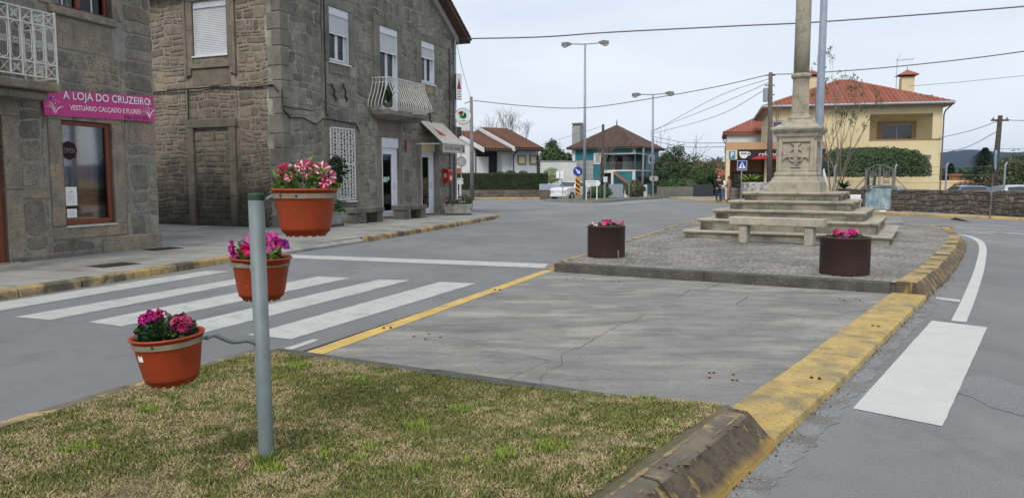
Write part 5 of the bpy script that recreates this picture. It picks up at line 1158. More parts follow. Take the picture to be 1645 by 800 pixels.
# ================================================================== BROWN ROUND PLANTERS
def roundplanter(label, c, dia, h, seed, flowers, lug):
    o = thing('round_planter', label, 'planter', (c[0], c[1], ZI), rz=lug, group='brown metal planters on the cobbles'); r = dia / 2
    b = MB().lathe([(r - .01, 0), (r, .02), (r, h - .02), (r + .006, h - .018), (r + .006, h), (r - .015, h), (r - .015, h - .1)], 56).build('drum', M_corten, o)
    for p in b.data.polygons: p.use_smooth = len(p.vertices) == 4
    MB().lathe([(r - .02, h - .07), (.05, h - .04), (.001, h - .04)], 32).build('soil', M_soil, o)
    MB(T(r + .012, 0, .07)).bev(-.01, .012, -.01, .01, -.07, .06, .004).build('lug', M_ring, o)
    rg = random.Random(seed); fl_ = []
    for (x, y, me, n) in flowers:
        for k in range(n): d = Vector((rg.uniform(-.6, .6), rg.uniform(-1, .2), rg.uniform(.1, 1))).normalized(); fl_.append((me[k % 2], x + rg.uniform(-.05, .05), y + rg.uniform(-.05, .05), rg.uniform(.06, .13), d.x, d.y, d.z, rg.uniform(.9, 1.3)))
    return o, fl_
c1 = g(975, 413, ZI); c1 = (c1[0], c1[1] + .12)
o, f = roundplanter('dark brown drum planter with pink and crimson flowers, left of the granite bench', c1, .645, .535, 4, ((-.02, -.05, FK, 3), (.05, -.08, FC, 5), (.0, .05, FC, 3), (.24, -.05, FK, 2), (-.2, -.1, [petunia('flower', .02, M_petw)] * 2, 3), (.28, .02, FK, 2)), R(-60))
plant('planter_flowers', 'low leafy plants with pink blooms in the left drum planter', 'flower', (c1[0], c1[1], ZI + .49), .27, .085, 40, f, LEAFD, 14, stems=False, leafn=160)
c2 = g(1361, 441, ZI); c2 = (c2[0], c2[1] + .10)
o, f = roundplanter('dark brown drum planter with crimson flowers standing near the yellow kerb', c2, .66, .525, 5, ((-.13, -.06, FC, 9), (.0, -.1, FP, 4), (.07, -.05, FC, 7), (.10, .0, FK, 5), (.15, -.02, FS, 2), (-.05, .05, FP, 4)), R(20))
plant('planter_flowers', 'low leafy plants with crimson and magenta blooms in the right drum planter', 'flower', (c2[0], c2[1], ZI + .48), .24, .08, 40, f, LEAFD, 15, stems=False, leafn=120)

# ================================================================== MONUMENT (stone cross on five steps)
PR = Vector(g(1433, 394, ZI)); PL = Vector(g(1101, 379, ZI)); Wm = 4.32; uu = Vector((math.cos(R(29)), -math.sin(R(29)))); vv = Vector((-uu.y, uu.x)); mrz = math.atan2(uu.y, uu.x)
mc = PR - uu * Wm / 2 + vv * Wm / 2
mon = thing('stone_column_monument', 'tall granite column on a carved pedestal above five square steps', 'monument', (mc.x, mc.y, ZI), mrz)
zt_ = lambda py, dist=None: at(0, py, mc.y if dist is None else dist).z - ZI
tr = .272; stp_top = []
# measured heights of the step noses (front right corners)
hs = []
for k, (px, py) in enumerate([(1435, 380.5), (1410, 358.5), (1394, 341), (1375, 324.5), (1356, 309.5)]):
    q = PR - uu * tr * k + vv * tr * k; hs.append(at(px, py, q.y).z - ZI)
print('step tops', [round(h, 3) for h in hs], 'W', Wm)
for k in range(5):
    hw = Wm / 2 - tr * k; z0 = hs[k - 1] if k else 0; z1 = hs[k]; th_ = .085
    stp_o = part_empty('step', mon)
    # riser course stones on the four sides, nosing slabs above; each stone an object
    rg = random.Random(40 + k)
    for side in range(4):
        M = Matrix.Rotation(side * PI / 2, 4, 'Z'); cuts = [-hw + .05]
        while cuts[-1] < hw - .8: cuts.append(min(cuts[-1] + rg.uniform(.85, 1.5), hw - .05))
        cuts[-1] = hw - .05 if side < 9 else 0
        for a, b in zip(cuts, cuts[1:]):
            bb_ = b - (.30 if b == cuts[-1] else 0); MB(M).bev(a + .003, bb_ - .003 if b != cuts[-1] else bb_ + .297 - .303, -hw + .05, -hw + .35, z0 - .02, z1 - th_, .008).build('riser_stone', M_riser, stp_o)
        MB(M).bev(hw - .353, hw - .05, -hw + .048, -hw + .345, z0 - .02, z1 - th_ - .001, .008).build('riser_stone', M_riser, stp_o)
        cuts = [-hw]
        while cuts[-1] < hw - .9: cuts.append(min(cuts[-1] + rg.uniform(.9, 1.6), hw - .42))
        cuts[-1] = hw - .42; cuts = sorted(set(cuts)) + [hw]
        for a, b in zip(cuts, cuts[1:]):
            if b - a < .05: continue
            if side in (0, 2): lo_, hi_ = a, b
            else: lo_, hi_ = max(a, -hw + .42), min(b, hw - .42)
            if hi_ - lo_ < .05: continue
            lo_ += .003; hi_ -= .003; y0, y1 = -hw, -hw + .418; mb = MB(M)
            pr_ = [(y1, z1), (y0 + .012, z1), (y0, z1 - .015), (y0 - .0, z1 - .035), (y0 + .02, z1 - .06), (y0 + .045, z1 - th_ + .002), (y1, z1 - th_ + .002)]
            j_ = rg.uniform(-.004, .004)
            mb.loft([[(lo_, yy, zz + j_) for yy, zz in pr_], [(hi_, yy, zz + j_) for yy, zz in pr_]]); mb.build('nosing_stone', M_monu, stp_o)
    MB().box(-hw + .4, hw - .4, -hw + .4, hw - .4, z0 - .02, z1 - .006).build('core', M_monu, stp_o)
H5 = hs[4]
def zm(py): return at(0, py, mc.y - .6).z - ZI
pd_ = part_empty('pedestal', mon)
def frus(prof, name, parent, m=M_monu, n=4):
    mb = MB()
    rings = [[(-r, -r, z), (r, -r, z), (r, r, z), (-r, r, z)] for r, z in prof]; return mb.loft(rings).build(name, m, parent)
zb0, zb1, zb2, zd1, zc1, zc2, zs1 = H5, zm(291), zm(276), zm(222.5), zm(212), zm(204), zm(190)
frus([(.57, zb0 - .01), (.57, zb1 - .03), (.555, zb1 - .01), (.53, zb1), (.51, zb1 + .06), (.475, zb1 + .10), (.46, zb2 - .09)], 'base_moulding', pd_)
frus([(.475, zb2 - .088), (.475, zb2 - .04), (.44, zb2)], 'base_moulding', pd_)
dh = .395
frus([(dh, zb2 + .001), (dh, zd1)], 'die', pd_)
# raised frame, recessed panel and the cross in relief on each face
zmid = (zb2 + zd1) / 2; ph = (zd1 - zb2) / 2 - .07
for side in range(4):
    M = Matrix.Rotation(side * PI / 2, 4, 'Z'); mb = MB(M); y = -dh
    for q in ((-dh + .002, -.31, zb2 + .003, zd1 - .002), (.31, dh - .002, zb2 + .003, zd1 - .002), (-.308, .308, zmid + ph, zd1 - .002), (-.308, .308, zb2 + .003, zmid - ph)): mb.bev(q[0], q[1], y - .05, y + .01, q[2], q[3], .008)
    mb.build('panel_frame', M_monu, pd_)
    mb = MB(M @ T(0, -dh, zmid)); L_ = .285
    for q in range(4):
        Mq = M @ T(0, -dh, zmid) @ Matrix.Rotation(q * PI / 2, 4, 'Y'); mb.T = Mq
        mb.loft([[(-.045, -.045, 0), (.045, -.045, 0), (.05, -.045, L_ - .06), (.115, -.045, L_), (-.115, -.045, L_), (-.05, -.045, L_ - .06)], [(-.05, .0, 0), (.05, .0, 0), (.055, .0, L_ - .06), (.12, .0, L_ + .005), (-.12, .0, L_ + .005), (-.055, .0, L_ - .06)]])
        mb.tube([(.05, -.02, .15), (.10, -.022, .13), (.13, -.022, .10), (.15, -.02, .05)], .024, 6)
    mb.T = M @ T(0, -dh - .03, zmid) @ Matrix.Rotation(PI / 2, 4, 'X'); mb.lathe([(.06, -.01), (.05, .012), (.02, .02)], 16)
    for sx in (-1, 1):
        for sz in (-1, 1): mb.T = M @ T(sx * .24, -dh - .002, zmid + sz * (ph - .05)) @ Matrix.Rotation(PI / 2, 4, 'X'); mb.lathe([(.018, -.01), (.012, .01)], 8)
    mb.build('relief_cross', M_monu, pd_)
frus([(dh + .03, zd1 + .001), (dh + .04, zd1 + .04), (dh + .07, zd1 + .06), (.49, zc1), (.53, zc1 + .02), (.57, zc2 - .04), (.57, zc2), (.545, zc2 + .012)], 'cornice', pd_)
frus([(.52, zc2 + .013), (.39, zc2 + .08), (.31, zs1 - .02), (.30, zs1)], 'stepped_cap', pd_)
col = part_empty('column', mon); z0 = zs1
zr1, zr2 = zm(121), zm(113)
MB().lathe([(.265, z0), (.275, z0 + .03), (.265, z0 + .07), (.235, z0 + .085), (.225, z0 + .11), (.205, z0 + .13)], 40).build('base_ring', M_monu, col, smooth=False)
n = 80; rings = []
for z, r in ((z0 + .13, .200), (z0 + .22, .198), (zr1 - .12, .185), (zr1 - .02, .184)):
    rings.append([((r - (.022 if (z > z0 + .14 and z < zr1 - .03) and (j % 5) in (1, 2, 3) else 0) - (.006 if (j % 5) == 2 else 0)) * math.cos(2 * PI * j / n), (r - (.022 if (z > z0 + .14 and z < zr1 - .03) and (j % 5) in (1, 2, 3) else 0) - (.006 if (j % 5) == 2 else 0)) * math.sin(2 * PI * j / n), z) for j in range(n)])
MB().loft(rings).build('fluted_drum', M_monu, col)
MB().lathe([(.186, zr1 - .019), (.20, zr1), (.225, zr1 + .03), (.228, zr2 - .04), (.215, zr2 - .01), (.19, zr2)], 40).build('collar', M_monu, col)
sh_ = MB().lathe([(.178, zr2 + .001), (.174, zr2 + 1.2), (.168, zr2 + 2.6), (.155, 8.2)], 40).build('shaft', M_monu, col, smooth=True)
MB().lathe([(.156, 8.2), (.2, 8.25), (.17, 8.3), (.17, 8.4), (.26, 8.55), (.27, 8.62)], 32).build('capital', M_monu, col)
mb = MB(); mb.bev(-.07, .07, -.07, .07, 8.62, 9.7, .02); mb.bev(-.38, -.072, -.068, .068, 9.2, 9.34, .02); mb.bev(.072, .38, -.068, .068, 9.2, 9.34, .02); mb.build('cross', M_monu, col)
# bench before the steps
bl, br = Vector(g(1198, 390.5, ZI)), Vector(g(1303, 395.5, ZI)); bd_ = (br - bl); blen = bd_.length; ang_ = math.atan2(bd_.y, bd_.x)
ob_ = granite_bench('granite_bench', 'pale granite slab bench on two legs in front of the monument steps', 'bench', blen + .58, .36, .545, .165, .17, M_monu, None or 'granite bench by the monument', .20)
ob_.location = (bl.x - math.cos(ang_) * .28, bl.y - math.sin(ang_) * .28 + .12, ZI); ob_.rotation_euler = (0, 0, ang_)
del ob_['group']
# street lamp pole just behind the monument
lp = thing('street_lamp', 'tall grey-blue lamp post rising just right of and behind the monument column', 'street lamp'); q = (mc.x + 1.42, mc.y + 2.6)
q = g(1311, 352.5, ZI); q = at(1312, 300, 21.6); lp.location = (q.x, q.y, ZI if inside(q.x, q.y, isl) else .0)
MB().tube([(0, 0, 0), (0, 0, 1.1), (0.02, 0, 9.6)], [.125, .12, .085], 20).build('pole', M_bluegrey, lp, smooth=True)
mb = MB(); mb.lathe([(.128, 0), (.128, .04)], 20, (.0, 0, 6.55 - .0)); mb.build('band', M_cable, lp)
MB().lathe([(.19, 0), (.19, .03), (.14, .05)], 20).build('base_flange', M_bluegrey, lp)
for s_ in (-1, 1):
    MB().tube([(.02, 0, 9.55), (.02 + s_ * .8, 0, 9.75), (.02 + s_ * 1.5, 0, 9.8)], .04, 8).build('arm', M_bluegrey, lp)
    MB(T(.02 + s_ * 1.7, 0, 9.8)).loft([[(-.3, -.1, 0), (.3, -.13, 0), (.3, .13, 0), (-.3, .1, 0)], [(-.25, -.06, .12), (.25, -.09, .14), (.25, .09, .14), (-.25, .06, .12)]]).build('lamp_head', M_galv, lp)
# satellite dish seen behind the monument
sdsh = thing('satellite_dish', 'pale round satellite dish beside the lamp post behind the monument', 'satellite dish'); q = at(1327, 287, 30.0); sdsh.location = q
mb = MB(Matrix.Rotation(R(65), 4, 'Z') @ Matrix.Rotation(R(78), 4, 'X')); mb.lathe([(.03, -.10), (.22, -.075), (.36, -.03), (.42, .0), (.43, .0), (.36, -.045), (.22, -.09), (.03, -.12)], 28, cap=False); mb.build('dish', M_signw, sdsh, smooth=True)
MB().tube([(0, .1, 0), (0, .14, -q.z + .0)], .03, 8).build('mast', M_galv, sdsh)
# planters by the big house
def trough(label, plabel, M, L_, dpt, h, seed, nf):
    o = thing('concrete_trough', label, 'planter'); o.matrix_world = M
    mb = MB(); mb.bev(-L_ / 2 + .08, L_ / 2 - .08, -dpt / 2 + .06, dpt / 2 - .06, 0, .08, .01); mb.build('foot', M_dconc, o)
    mb = MB()
    ring = lambda r, z: [(-L_ / 2 + r, -dpt / 2 + r, z), (L_ / 2 - r, -dpt / 2 + r, z), (L_ / 2 - r, dpt / 2 - r, z), (-L_ / 2 + r, dpt / 2 - r, z)]
    mb.loft([ring(.05, .081), ring(.01, h - .06), ring(0, h - .05), ring(0, h), ring(.06, h), ring(.07, h - .08)]); mb.build('trough', mat('pale_weathered_concrete' + str(seed), (.33, .325, .30), (.22, .215, .20), scale=3, patch=(.13, .125, .11), pscale=5, pamt=(.52, .68), bump=.4), o)
    MB().box(-L_ / 2 + .07, L_ / 2 - .07, -dpt / 2 + .07, dpt / 2 - .07, h - .1, h - .05).build('soil', M_soil, o)
    rg = random.Random(seed); big_leaf = leafmesh('leaf', M_leafd, .12, .07)
    pl = thing('trough_plants', plabel, 'plant'); pl.matrix_world = M @ T(0, 0, h - .06); bulk = MB(); vs0 = [tuple(v.co) for v in big_leaf.vertices]; fs0 = [tuple(p.vertices) for p in big_leaf.polygons]
    for k in range(330):
        d = Vector((rg.uniform(-1, 1), rg.uniform(-1, 1), rg.uniform(-.1, 1))).normalized(); x = rg.uniform(-L_ / 2 + .05, L_ / 2 - .05); hh = rg.uniform(.0, .24) * (1 + .6 * math.sin(x * 7)); 
        bulk.T = Matrix.Translation((x, rg.uniform(-dpt / 2, dpt / 2), hh)) @ d.to_track_quat('X', 'Y').to_matrix().to_4x4() @ Matrix.Scale(rg.uniform(.5, 1.1), 4); bulk.add(vs0, fs0)
    bulk.build('foliage', M_leafd, pl, kind='stuff')
    for k in range(nf): put(FK[k % 2], 'flower', pl, (rg.uniform(-L_ / 2, L_ / 2), rg.uniform(-dpt / 2, 0), rg.uniform(.12, .3)), (rg.uniform(-1, 1), -1, .5), 1.3)
q = g(735, 346, .12)
trough('long pale concrete planter at the far corner of the granite house', 'dark leafy plants filling the long concrete planter at the house corner', T(q[0] + .02, q[1] + .35, .12, rz=R(-2)), 1.12, .62, .44, 51, 3)
trough('short mottled concrete planter under the barred window', 'tall leafy plants in the short planter under the barred window', BM @ T(1.05, -.98, 0, rz=R(0)), .75, .42, .45, 52, 2)
q_ = BM @ Vector((4.95, -.45, 3.82)); bp_ = thing('balcony_plant', 'spiky potted plant standing at the left end of the bellied balcony', 'plant', tuple(q_)); mb = MB(); rg = random.Random(61)
for k in range(46):
    a = rg.uniform(0, 6.28); l = rg.uniform(.3, .72); u_ = Vector((math.cos(a) * .35, math.sin(a) * .35, 1)).normalized(); s_ = Vector((-math.sin(a), math.cos(a), 0)) * .025; b0 = Vector((0, 0, .22)); mb.add([tuple(b0 - s_), tuple(b0 + s_), tuple(b0 + u_ * l * .7 + s_), tuple(b0 + u_ * l + Vector((math.cos(a), math.sin(a), -.3)) * .12), tuple(b0 + u_ * l * .7 - s_)], [(0, 1, 2, 3, 4)])
mb.build('leaves', M_fol['dark_foliage'], bp_, kind='stuff'); MB().lathe([(.1, 0), (.14, .22), (.12, .22)], 14).build('pot', M_dconc, bp_)
# hanging basket greenery beside the barred window (dark climbing plant)
hp = thing('hanging_plant', 'dark trailing plant hanging before the barred window behind the top pot', 'plant'); hp.matrix_world = BM @ T(1.95, -.45, 1.05)
rg = random.Random(60); bulk = MB(); ll = leafmesh('leaf', M_leafd, .10, .06); vs0 = [tuple(v.co) for v in ll.vertices]; fs0 = [tuple(p.vertices) for p in ll.polygons]
for k in range(700):
    d = Vector((rg.uniform(-1, 1), rg.uniform(-1, 1), rg.uniform(-1, .6))).normalized(); t = rg.random(); rr_ = .30 * math.sin(PI * min(1, t * .8 + .2)) 
    bulk.T = Matrix.Translation((rg.gauss(0, .5) * rr_ , rg.gauss(0, .4) * rr_, 1.02 - .85 * t)) @ d.to_track_quat('X', 'Y').to_matrix().to_4x4() @ Matrix.Scale(rg.uniform(.6, 1.3), 4); bulk.add(vs0, fs0)
bulk.build('foliage', mat('very_dark_leaf', (.018, .035, .015), (.012, .025, .010), rand=.3, bump=0), hp, kind='stuff'); MB().tube([(0, .3, 1.15), (0, 0, 1.1), (0, 0, .9)], .012, 5).build('bracket', M_cable, hp)
# ================================================================== FOLIAGE BUILDERS
def leafcloud(mb, c, r, n, size, rg, squash=1.0, shell=.55, clip=None):
    # many small leaf faces through an uneven, lumpy volume
    lumps = [(Vector((rg.gauss(0, .45) * r, rg.gauss(0, .45) * r, rg.gauss(0, .42) * r * squash)), r * rg.uniform(.32, .6)) for _ in range(max(6, int(n / 260)))]
    for k in range(n):
        lc, lr = lumps[rg.randrange(len(lumps))]; d = Vector((rg.gauss(0, 1), rg.gauss(0, 1), rg.gauss(0, 1))).normalized(); q = lc + d * lr * (shell + (1 - shell) * rg.random()) * rg.uniform(.7, 1.1)
        q.z *= 1; p = Vector(c) + q
        if clip and not clip(p): continue
        nrm = (d + Vector((rg.uniform(-.8, .8), rg.uniform(-.8, .8), rg.uniform(-.3, .9)))).normalized(); a = nrm.orthogonal().normalized(); b = nrm.cross(a); s = size * rg.uniform(.5, 1.3); t = rg.uniform(0, PI); u_ = a * math.cos(t) + b * math.sin(t); w_ = b * math.cos(t) - a * math.sin(t)
        mb.add([tuple(p - u_ * s), tuple(p - w_ * s * .5), tuple(p + u_ * s), tuple(p + w_ * s * .5)], [(0, 1, 2, 3)])
def branch(mb, p, d, l, r, depth, rg, spread=.5, tips=None, up=.15, n=3, r_end=.55, minr=.004):
    pts = [p]; rs_ = [r]; q = p.copy(); dd = d.copy()
    for k in range(3): dd = (dd + Vector((rg.uniform(-.16, .16), rg.uniform(-.16, .16), up * .35))).normalized(); q = q + dd * l / 3; pts.append(q.copy()); rs_.append(max(minr, r + (r * r_end - r) * (k + 1) / 3))
    mb.tube(pts, rs_, 5 if r > .03 else 3)
    if depth == 0:
        if tips is not None: tips.append(q.copy())
        return
    for k in range(n):
        a = rg.uniform(0, 2 * PI); o = dd.orthogonal().normalized(); side = (o * math.cos(a) + dd.cross(o) * math.sin(a)); nd = (dd + side * rg.uniform(spread * .5, spread * 1.3) + Vector((0, 0, up))).normalized()
        branch(mb, pts[rg.choice((2, 3, 3))], nd, l * rg.uniform(.6, .85), max(minr, r * r_end * .9), depth - 1, rg, spread, tips, up, n, r_end, minr)
def broadleaf(name, label, loc, h, cr, m, seed, nleaf=5000, size=.16, trunk=.16, squash=.8, group=None, lift=.55, cat='tree'):
    rg = random.Random(seed); o = thing(name, label, cat, loc, group=group); mb = MB(); tips = []
    branch(mb, Vector((0, 0, 0)), Vector((0, 0, 1)), h * .45, trunk, 3, rg, .6, tips, .2); mb.build('trunk', M_trunk, o)
    mb = MB(); leafcloud(mb, (0, 0, h - cr * squash), cr, nleaf, size, rg, squash)
    leafcloud(mb, (rg.uniform(-.4, .4) * cr, 0, h - cr * squash * 1.6), cr * .8, nleaf // 3, size, rg, squash, clip=lambda p: p.z > h * .12)
    mb.build('crown', m, o, kind='stuff'); return o
def bush(name, label, loc, rx, ry, rz_, m, seed, n=2500, size=.07, group=None, cat='bush', flat=None):
    rg = random.Random(seed); o = thing(name, label, cat, loc, group=group); mb = MB()
    for k in range(n):
        d = Vector((rg.gauss(0, 1), rg.gauss(0, 1), rg.gauss(0, 1))).normalized(); k_ = rg.uniform(.72, 1.0) * (1 + .07 * noise.noise(d * 2.2 + Vector((seed, 0, 0)))); p = Vector((d.x * rx * k_, d.y * ry * k_, rz_ + d.z * rz_ * k_))
        if flat is not None and p.z < flat: p.z = flat + rg.uniform(0, .06)
        nr = (d + Vector((rg.uniform(-.7, .7), rg.uniform(-.7, .7), rg.uniform(-.2, .8)))).normalized(); a = nr.orthogonal().normalized(); b = nr.cross(a); s = size * rg.uniform(.5, 1.3); t = rg.uniform(0, PI); u_ = a * math.cos(t) + b * math.sin(t); w_ = b * math.cos(t) - a * math.sin(t)
        mb.add([tuple(p - u_ * s), tuple(p - w_ * s * .5), tuple(p + u_ * s), tuple(p + w_ * s * .5)], [(0, 1, 2, 3)])
    mb.build('foliage', m, o, kind='stuff'); mb = MB()
    for k in range(5): a = rg.uniform(0, 6.3); mb.tube([(0, 0, -.02), (math.cos(a) * rx * .4, math.sin(a) * ry * .4, rz_ * .8)], [.03, .012], 4)
    mb.build('stems', M_trunk, o); return o
def tiles(mb, A, B, C_, D_, cw=.22, rl=.42, amp=.085):
    # half-round tile columns on the slope: eave A->B, top D->C (C may equal D for a hip triangle)
    A, B, C_, D_ = map(Vector, (A, B, C_, D_)); u_ = (B - A); L_ = u_.length; u_.normalize(); nrm = u_.cross((D_ + C_) / 2 - (A + B) / 2).normalized()
    if nrm.z < 0: nrm = -nrm
    up_ = nrm.cross(u_).normalized(); 
    if up_.z < 0: up_ = -up_
    H_ = (D_ - A).dot(up_); dl = (D_ - A).dot(u_); cr_ = (C_ - A).dot(u_); n = max(1, int(L_ / cw)); cw = L_ / n
    for i in range(n):
        x = (i + .5) * cw; t = 1.0
        if x < dl: t = min(t, x / dl)
        if x > cr_: t = min(t, (L_ - x) / max(1e-6, L_ - cr_))
        hh = H_ * t
        if hh < .05: continue
        m_ = max(1, int(hh / rl)); k = 0
        rings = []
        for j in range(m_ + 1):
            y0 = hh * j / m_
            for dz in ((.022, 0.0) if 0 < j < m_ else ((0.0,) if j == m_ else (.022,))):
                pass
            zs = [.0] if j == m_ else [.022]
            if 0 < j < m_: zs = [.0, .022]
            for dz in zs:
                base = A + u_ * x + up_ * y0 + nrm * (dz + .01)
                rings.append([tuple(base + u_ * (a * cw * .5) + nrm * (b * amp * cw / .22)) for a, b in ((-1, 0), (-.62, .2), (-.45, .75), (0, 1), (.45, .75), (.62, .2), (1, 0))])
        mb.loft(rings, cap=False, closed=False)
def hiproof(parent, x0, x1, y0, y1, ze, pitch, ov, m, name='roof', ridge='x', cw=.22, gable=False, M=None):
    X0, X1, Y0, Y1 = x0 - ov, x1 + ov, y0 - ov, y1 + ov; w_, d_ = X1 - X0, Y1 - Y0; zt = ze - ov * pitch * .3
    s_ = min(w_, d_) / 2; zr = zt + s_ * pitch
    if w_ >= d_: r1, r2 = (X0 + s_, (Y0 + Y1) / 2, zr), (X1 - s_, (Y0 + Y1) / 2, zr)
    else: r1, r2 = ((X0 + X1) / 2, Y0 + s_, zr), ((X0 + X1) / 2, Y1 - s_, zr)
    a, b, c, d = (X0, Y0, zt), (X1, Y0, zt), (X1, Y1, zt), (X0, Y1, zt); mb = MB(M)
    dn = lambda p: (p[0], p[1], p[2] - .12)
    if w_ >= d_: fs = [(a, b, r2, r1), (b, c, r2, r2), (c, d, r1, r2), (d, a, r1, r1)]
    else: fs = [(a, b, r1, r1), (b, c, r2, r1), (c, d, r2, r2), (d, a, r1, r2)]
    for q in fs:
        q2 = [q[0], q[1], q[2]] + ([q[3]] if q[3] != q[2] else []); mb.add(q2, [tuple(range(len(q2)))])
    mb.add([a, b, c, d, dn(a), dn(b), dn(c), dn(d)], [(7, 6, 5, 4), (0, 4, 5, 1), (1, 5, 6, 2), (2, 6, 7, 3), (3, 7, 4, 0)])
    r = mb.build(name, m, parent); tb = MB(M)
    for q in fs: tiles(tb, *q, cw=cw)
    tb.build('roof_tiles', m, r, kind='stuff'); rb = MB(M)
    for p, q in ((r1, r2), (a, r1), (d, r1), (b, r2), (c, r2)) if w_ >= d_ else ((r1, r2), (a, r1), (b, r1), (c, r2), (d, r2)):
        p, q = Vector(p), Vector(q); n_ = max(1, int((q - p).length / .4))
        for k in range(n_): e0 = p.lerp(q, k / n_); e1 = p.lerp(q, (k + 1.1) / n_); rb.tube([e0 + Vector((0, 0, .05)), e1 + Vector((0, 0, .03))], [.12, .10], 6)
    rb.build('ridge_tiles', m, r, kind='stuff'); return r, r1, r2
def frame_at(px, py_, Y, ang):     # building frame whose local x runs right along the front
    q = at(px, py_, Y); return q

# ================================================================== RIGHT SIDE: pavement, field wall, gate
kfar = smoothline([(13.1, 62.5), (13.3, 56), (13.9, 52.5), (14.9, 49.6), g(1300, 334, 0), g(1400, 344, 0), g(1495, 349.5, 0), g(1600, 354, 0), g(1645, 356, 0), (19.5, 22.5), (21, 14)], 5)
kfl = [Vector(p) for p in kfar]; kn_ = normals(kfl); kin = [(p.x + n.x * .2, p.y + n.y * .2) for p, n in zip(kfl, kn_)]
pvr = MB().sheet(kin + [(30, 14), (40, 40), (34, 64), (14.5, 64)], .12).build('right_pavement', M_pave, kind='structure')
MB().prism(kin + [(30, 14), (40, 40), (34, 64), (14.5, 64)], 0, .1).build('pavement_bed', M_pave, pvr)
M_yfar = mat('far_yellow_kerb', (.52, .36, .12), (.40, .28, .11), scale=2, patch=(.3, .24, .14), pscale=1, bump=.2, rand=.08)
kerb(kfar, [(0, 0), (.01, .1), (.03, .13), (.2, .132), (.2, 0)], 1.5, [M_yfar, M_yfar], pvr, side=1)
# tarmac ramp against the kerb
rp_ = [g(1528, 352.5, 0), g(1560, 356, 0), g(1645, 364, 0), (17.8, 20), (19.2, 20), g(1645, 357, 0), g(1560, 352, 0)]
o = MB(); rq = [g(*p, 0) for p in [(1526, 352.5), (1560, 357), (1645, 364), (1730, 371)]]; rt = [g(*p, .12) for p in [(1534, 349), (1566, 350.5), (1645, 354.5), (1730, 359)]]
o.add([(x, y, .004) for x, y in rq] + [(x, y, .115) for x, y in rt], [(0, 1, 5, 4), (1, 2, 6, 5), (2, 3, 7, 6)]); o.build('tarmac_ramp', M_asphaltr, pvr)
# the field wall, two lengths with the gate between
WA, WG1, WG2, WB = g(1345, 334.6, .12), g(1387, 336.2, .12), g(1431, 338.0, .12), g(1645, 349.0, .12)
def rubble_wall(label, a, b, h, seed, limit, sz=(.16, .34), hr=(.11, .24), ext=0):
    a, b = Vector(a), Vector(b); d = (b - a); b = b + d.normalized() * ext; L_ = (b - a).length; ang = math.atan2(b.y - a.y, b.x - a.x)
    o = thing('field_wall', label, 'wall', (a.x, a.y, .12), ang); MB().box(0, L_, 0, .42, -.13, h).build('core', M_wallmortar, o)
    rg = random.Random(seed); cells = courses((0, L_, 0, h), hr, sz, rg, .6); masonry(o, I4, cells, M_wallstone, gap=.016, proud=.045, warpk=.14, seed=seed, limit=limit)
    mb = MB(); x = 0
    while x < L_: w_ = rg.uniform(.2, .5); mb.T = T(x + w_ / 2, .2, h, rz=rg.uniform(-.1, .1)); mb.bev(-w_ / 2, w_ / 2, -.24, .24, -.02, rg.uniform(.03, .09), .02); x += w_ * .96
    mb.build('coping_stones', M_wallstone, o, kind='stuff'); return o, ang, L_
_, wa1, wl1 = rubble_wall('short dark stone wall left of the metal gate', WA, WG1, .92, 71, 60, sz=(.14, .34), hr=(.10, .24))
w2o, wa2, wl2 = rubble_wall('long dark rubble stone wall right of the metal gate', WG2, WB, .90, 72, 290, sz=(.15, .40), hr=(.11, .26), ext=7)
zz_ = lambda px, py, q: at(px, py, q[1]).z - .12
gt = thing('metal_gate', 'weathered teal metal gate with grey scrolled ironwork on top', 'gate', (WG1[0], WG1[1], .12), math.atan2(WG2[1] - WG1[1], WG2[0] - WG1[0])); gl_ = math.hypot(WG2[0] - WG1[0], WG2[1] - WG1[1])
for k in range(2):
    x0, x1 = .04 + k * (gl_ / 2 - .02), gl_ / 2 - .02 + k * (gl_ / 2 - .02); lf = part_empty('gate_leaf', gt)
    MB().bev(x0, x1, .06, .10, .03, 1.0, .008).build('sheet_panel', M_teald, lf)
    mb = MB(); ztop = 1.98
    for xx in (x0 + .02, x1 - .02): mb.tube([(xx, .08, .98), (xx, .08, ztop + (.13 if (k == 0) == (xx > (x0 + x1) / 2) else -.05))], .022, 5)
    ca = [(x0 + .02, ztop - .05 + (.18 if k else 0)), (x1 - .02, ztop + .13 - (.18 if k else 0))]; mb.tube([(x0 + .02, .08, ca[0][1]), ((x0 + x1) / 2, .08, ztop + .05), (x1 - .02, .08, ca[1][1])], .022, 5)
    mb.tube([(x0 + .02, .08, 1.12), (x1 - .02, .08, 1.12)], .018, 5)
    w_ = (x1 - x0)
    for q in (.25, .5, .75): mb.tube([(x0 + w_ * q, .08, 1.12), (x0 + w_ * q, .08, ztop - .02)], .012, 4)
    for zc_ in (1.32, 1.55, 1.74):
        for q in (.37, .63): mb.tube([(a, .08, b) for a, _, b in circ(x0 + w_ * q, zc_, .075, 0, 8)], .012, 4)
        mb.tube([(x0 + w_ * .25, .08, zc_ - .1), (x0 + w_ * .75, .08, zc_ + .1)], .01, 4); mb.tube([(x0 + w_ * .25, .08, zc_ + .1), (x0 + w_ * .75, .08, zc_ - .1)], .01, 4)
    mb.build('scrollwork', M_irong, lf)
for xx in (-.02, gl_ + .02):
    MB().tube([(xx, .1, 0), (xx, .1, 1.92)], .045, 8).build('gate_post', M_irong, gt)
    MB().tube([(xx, .1, 1.55), (xx + (.75 if xx > 1 else -.75), .16, .85)], .022, 5).build('brace', M_irong, gt)
wm = thing('meter_box', 'small white meter box on the wall left of the teal gate', 'box'); q = g(1375, 335, .12); q = at(1375, 323, WG1[1] - .32); wm.location = (q.x, q.y, q.z - .32)
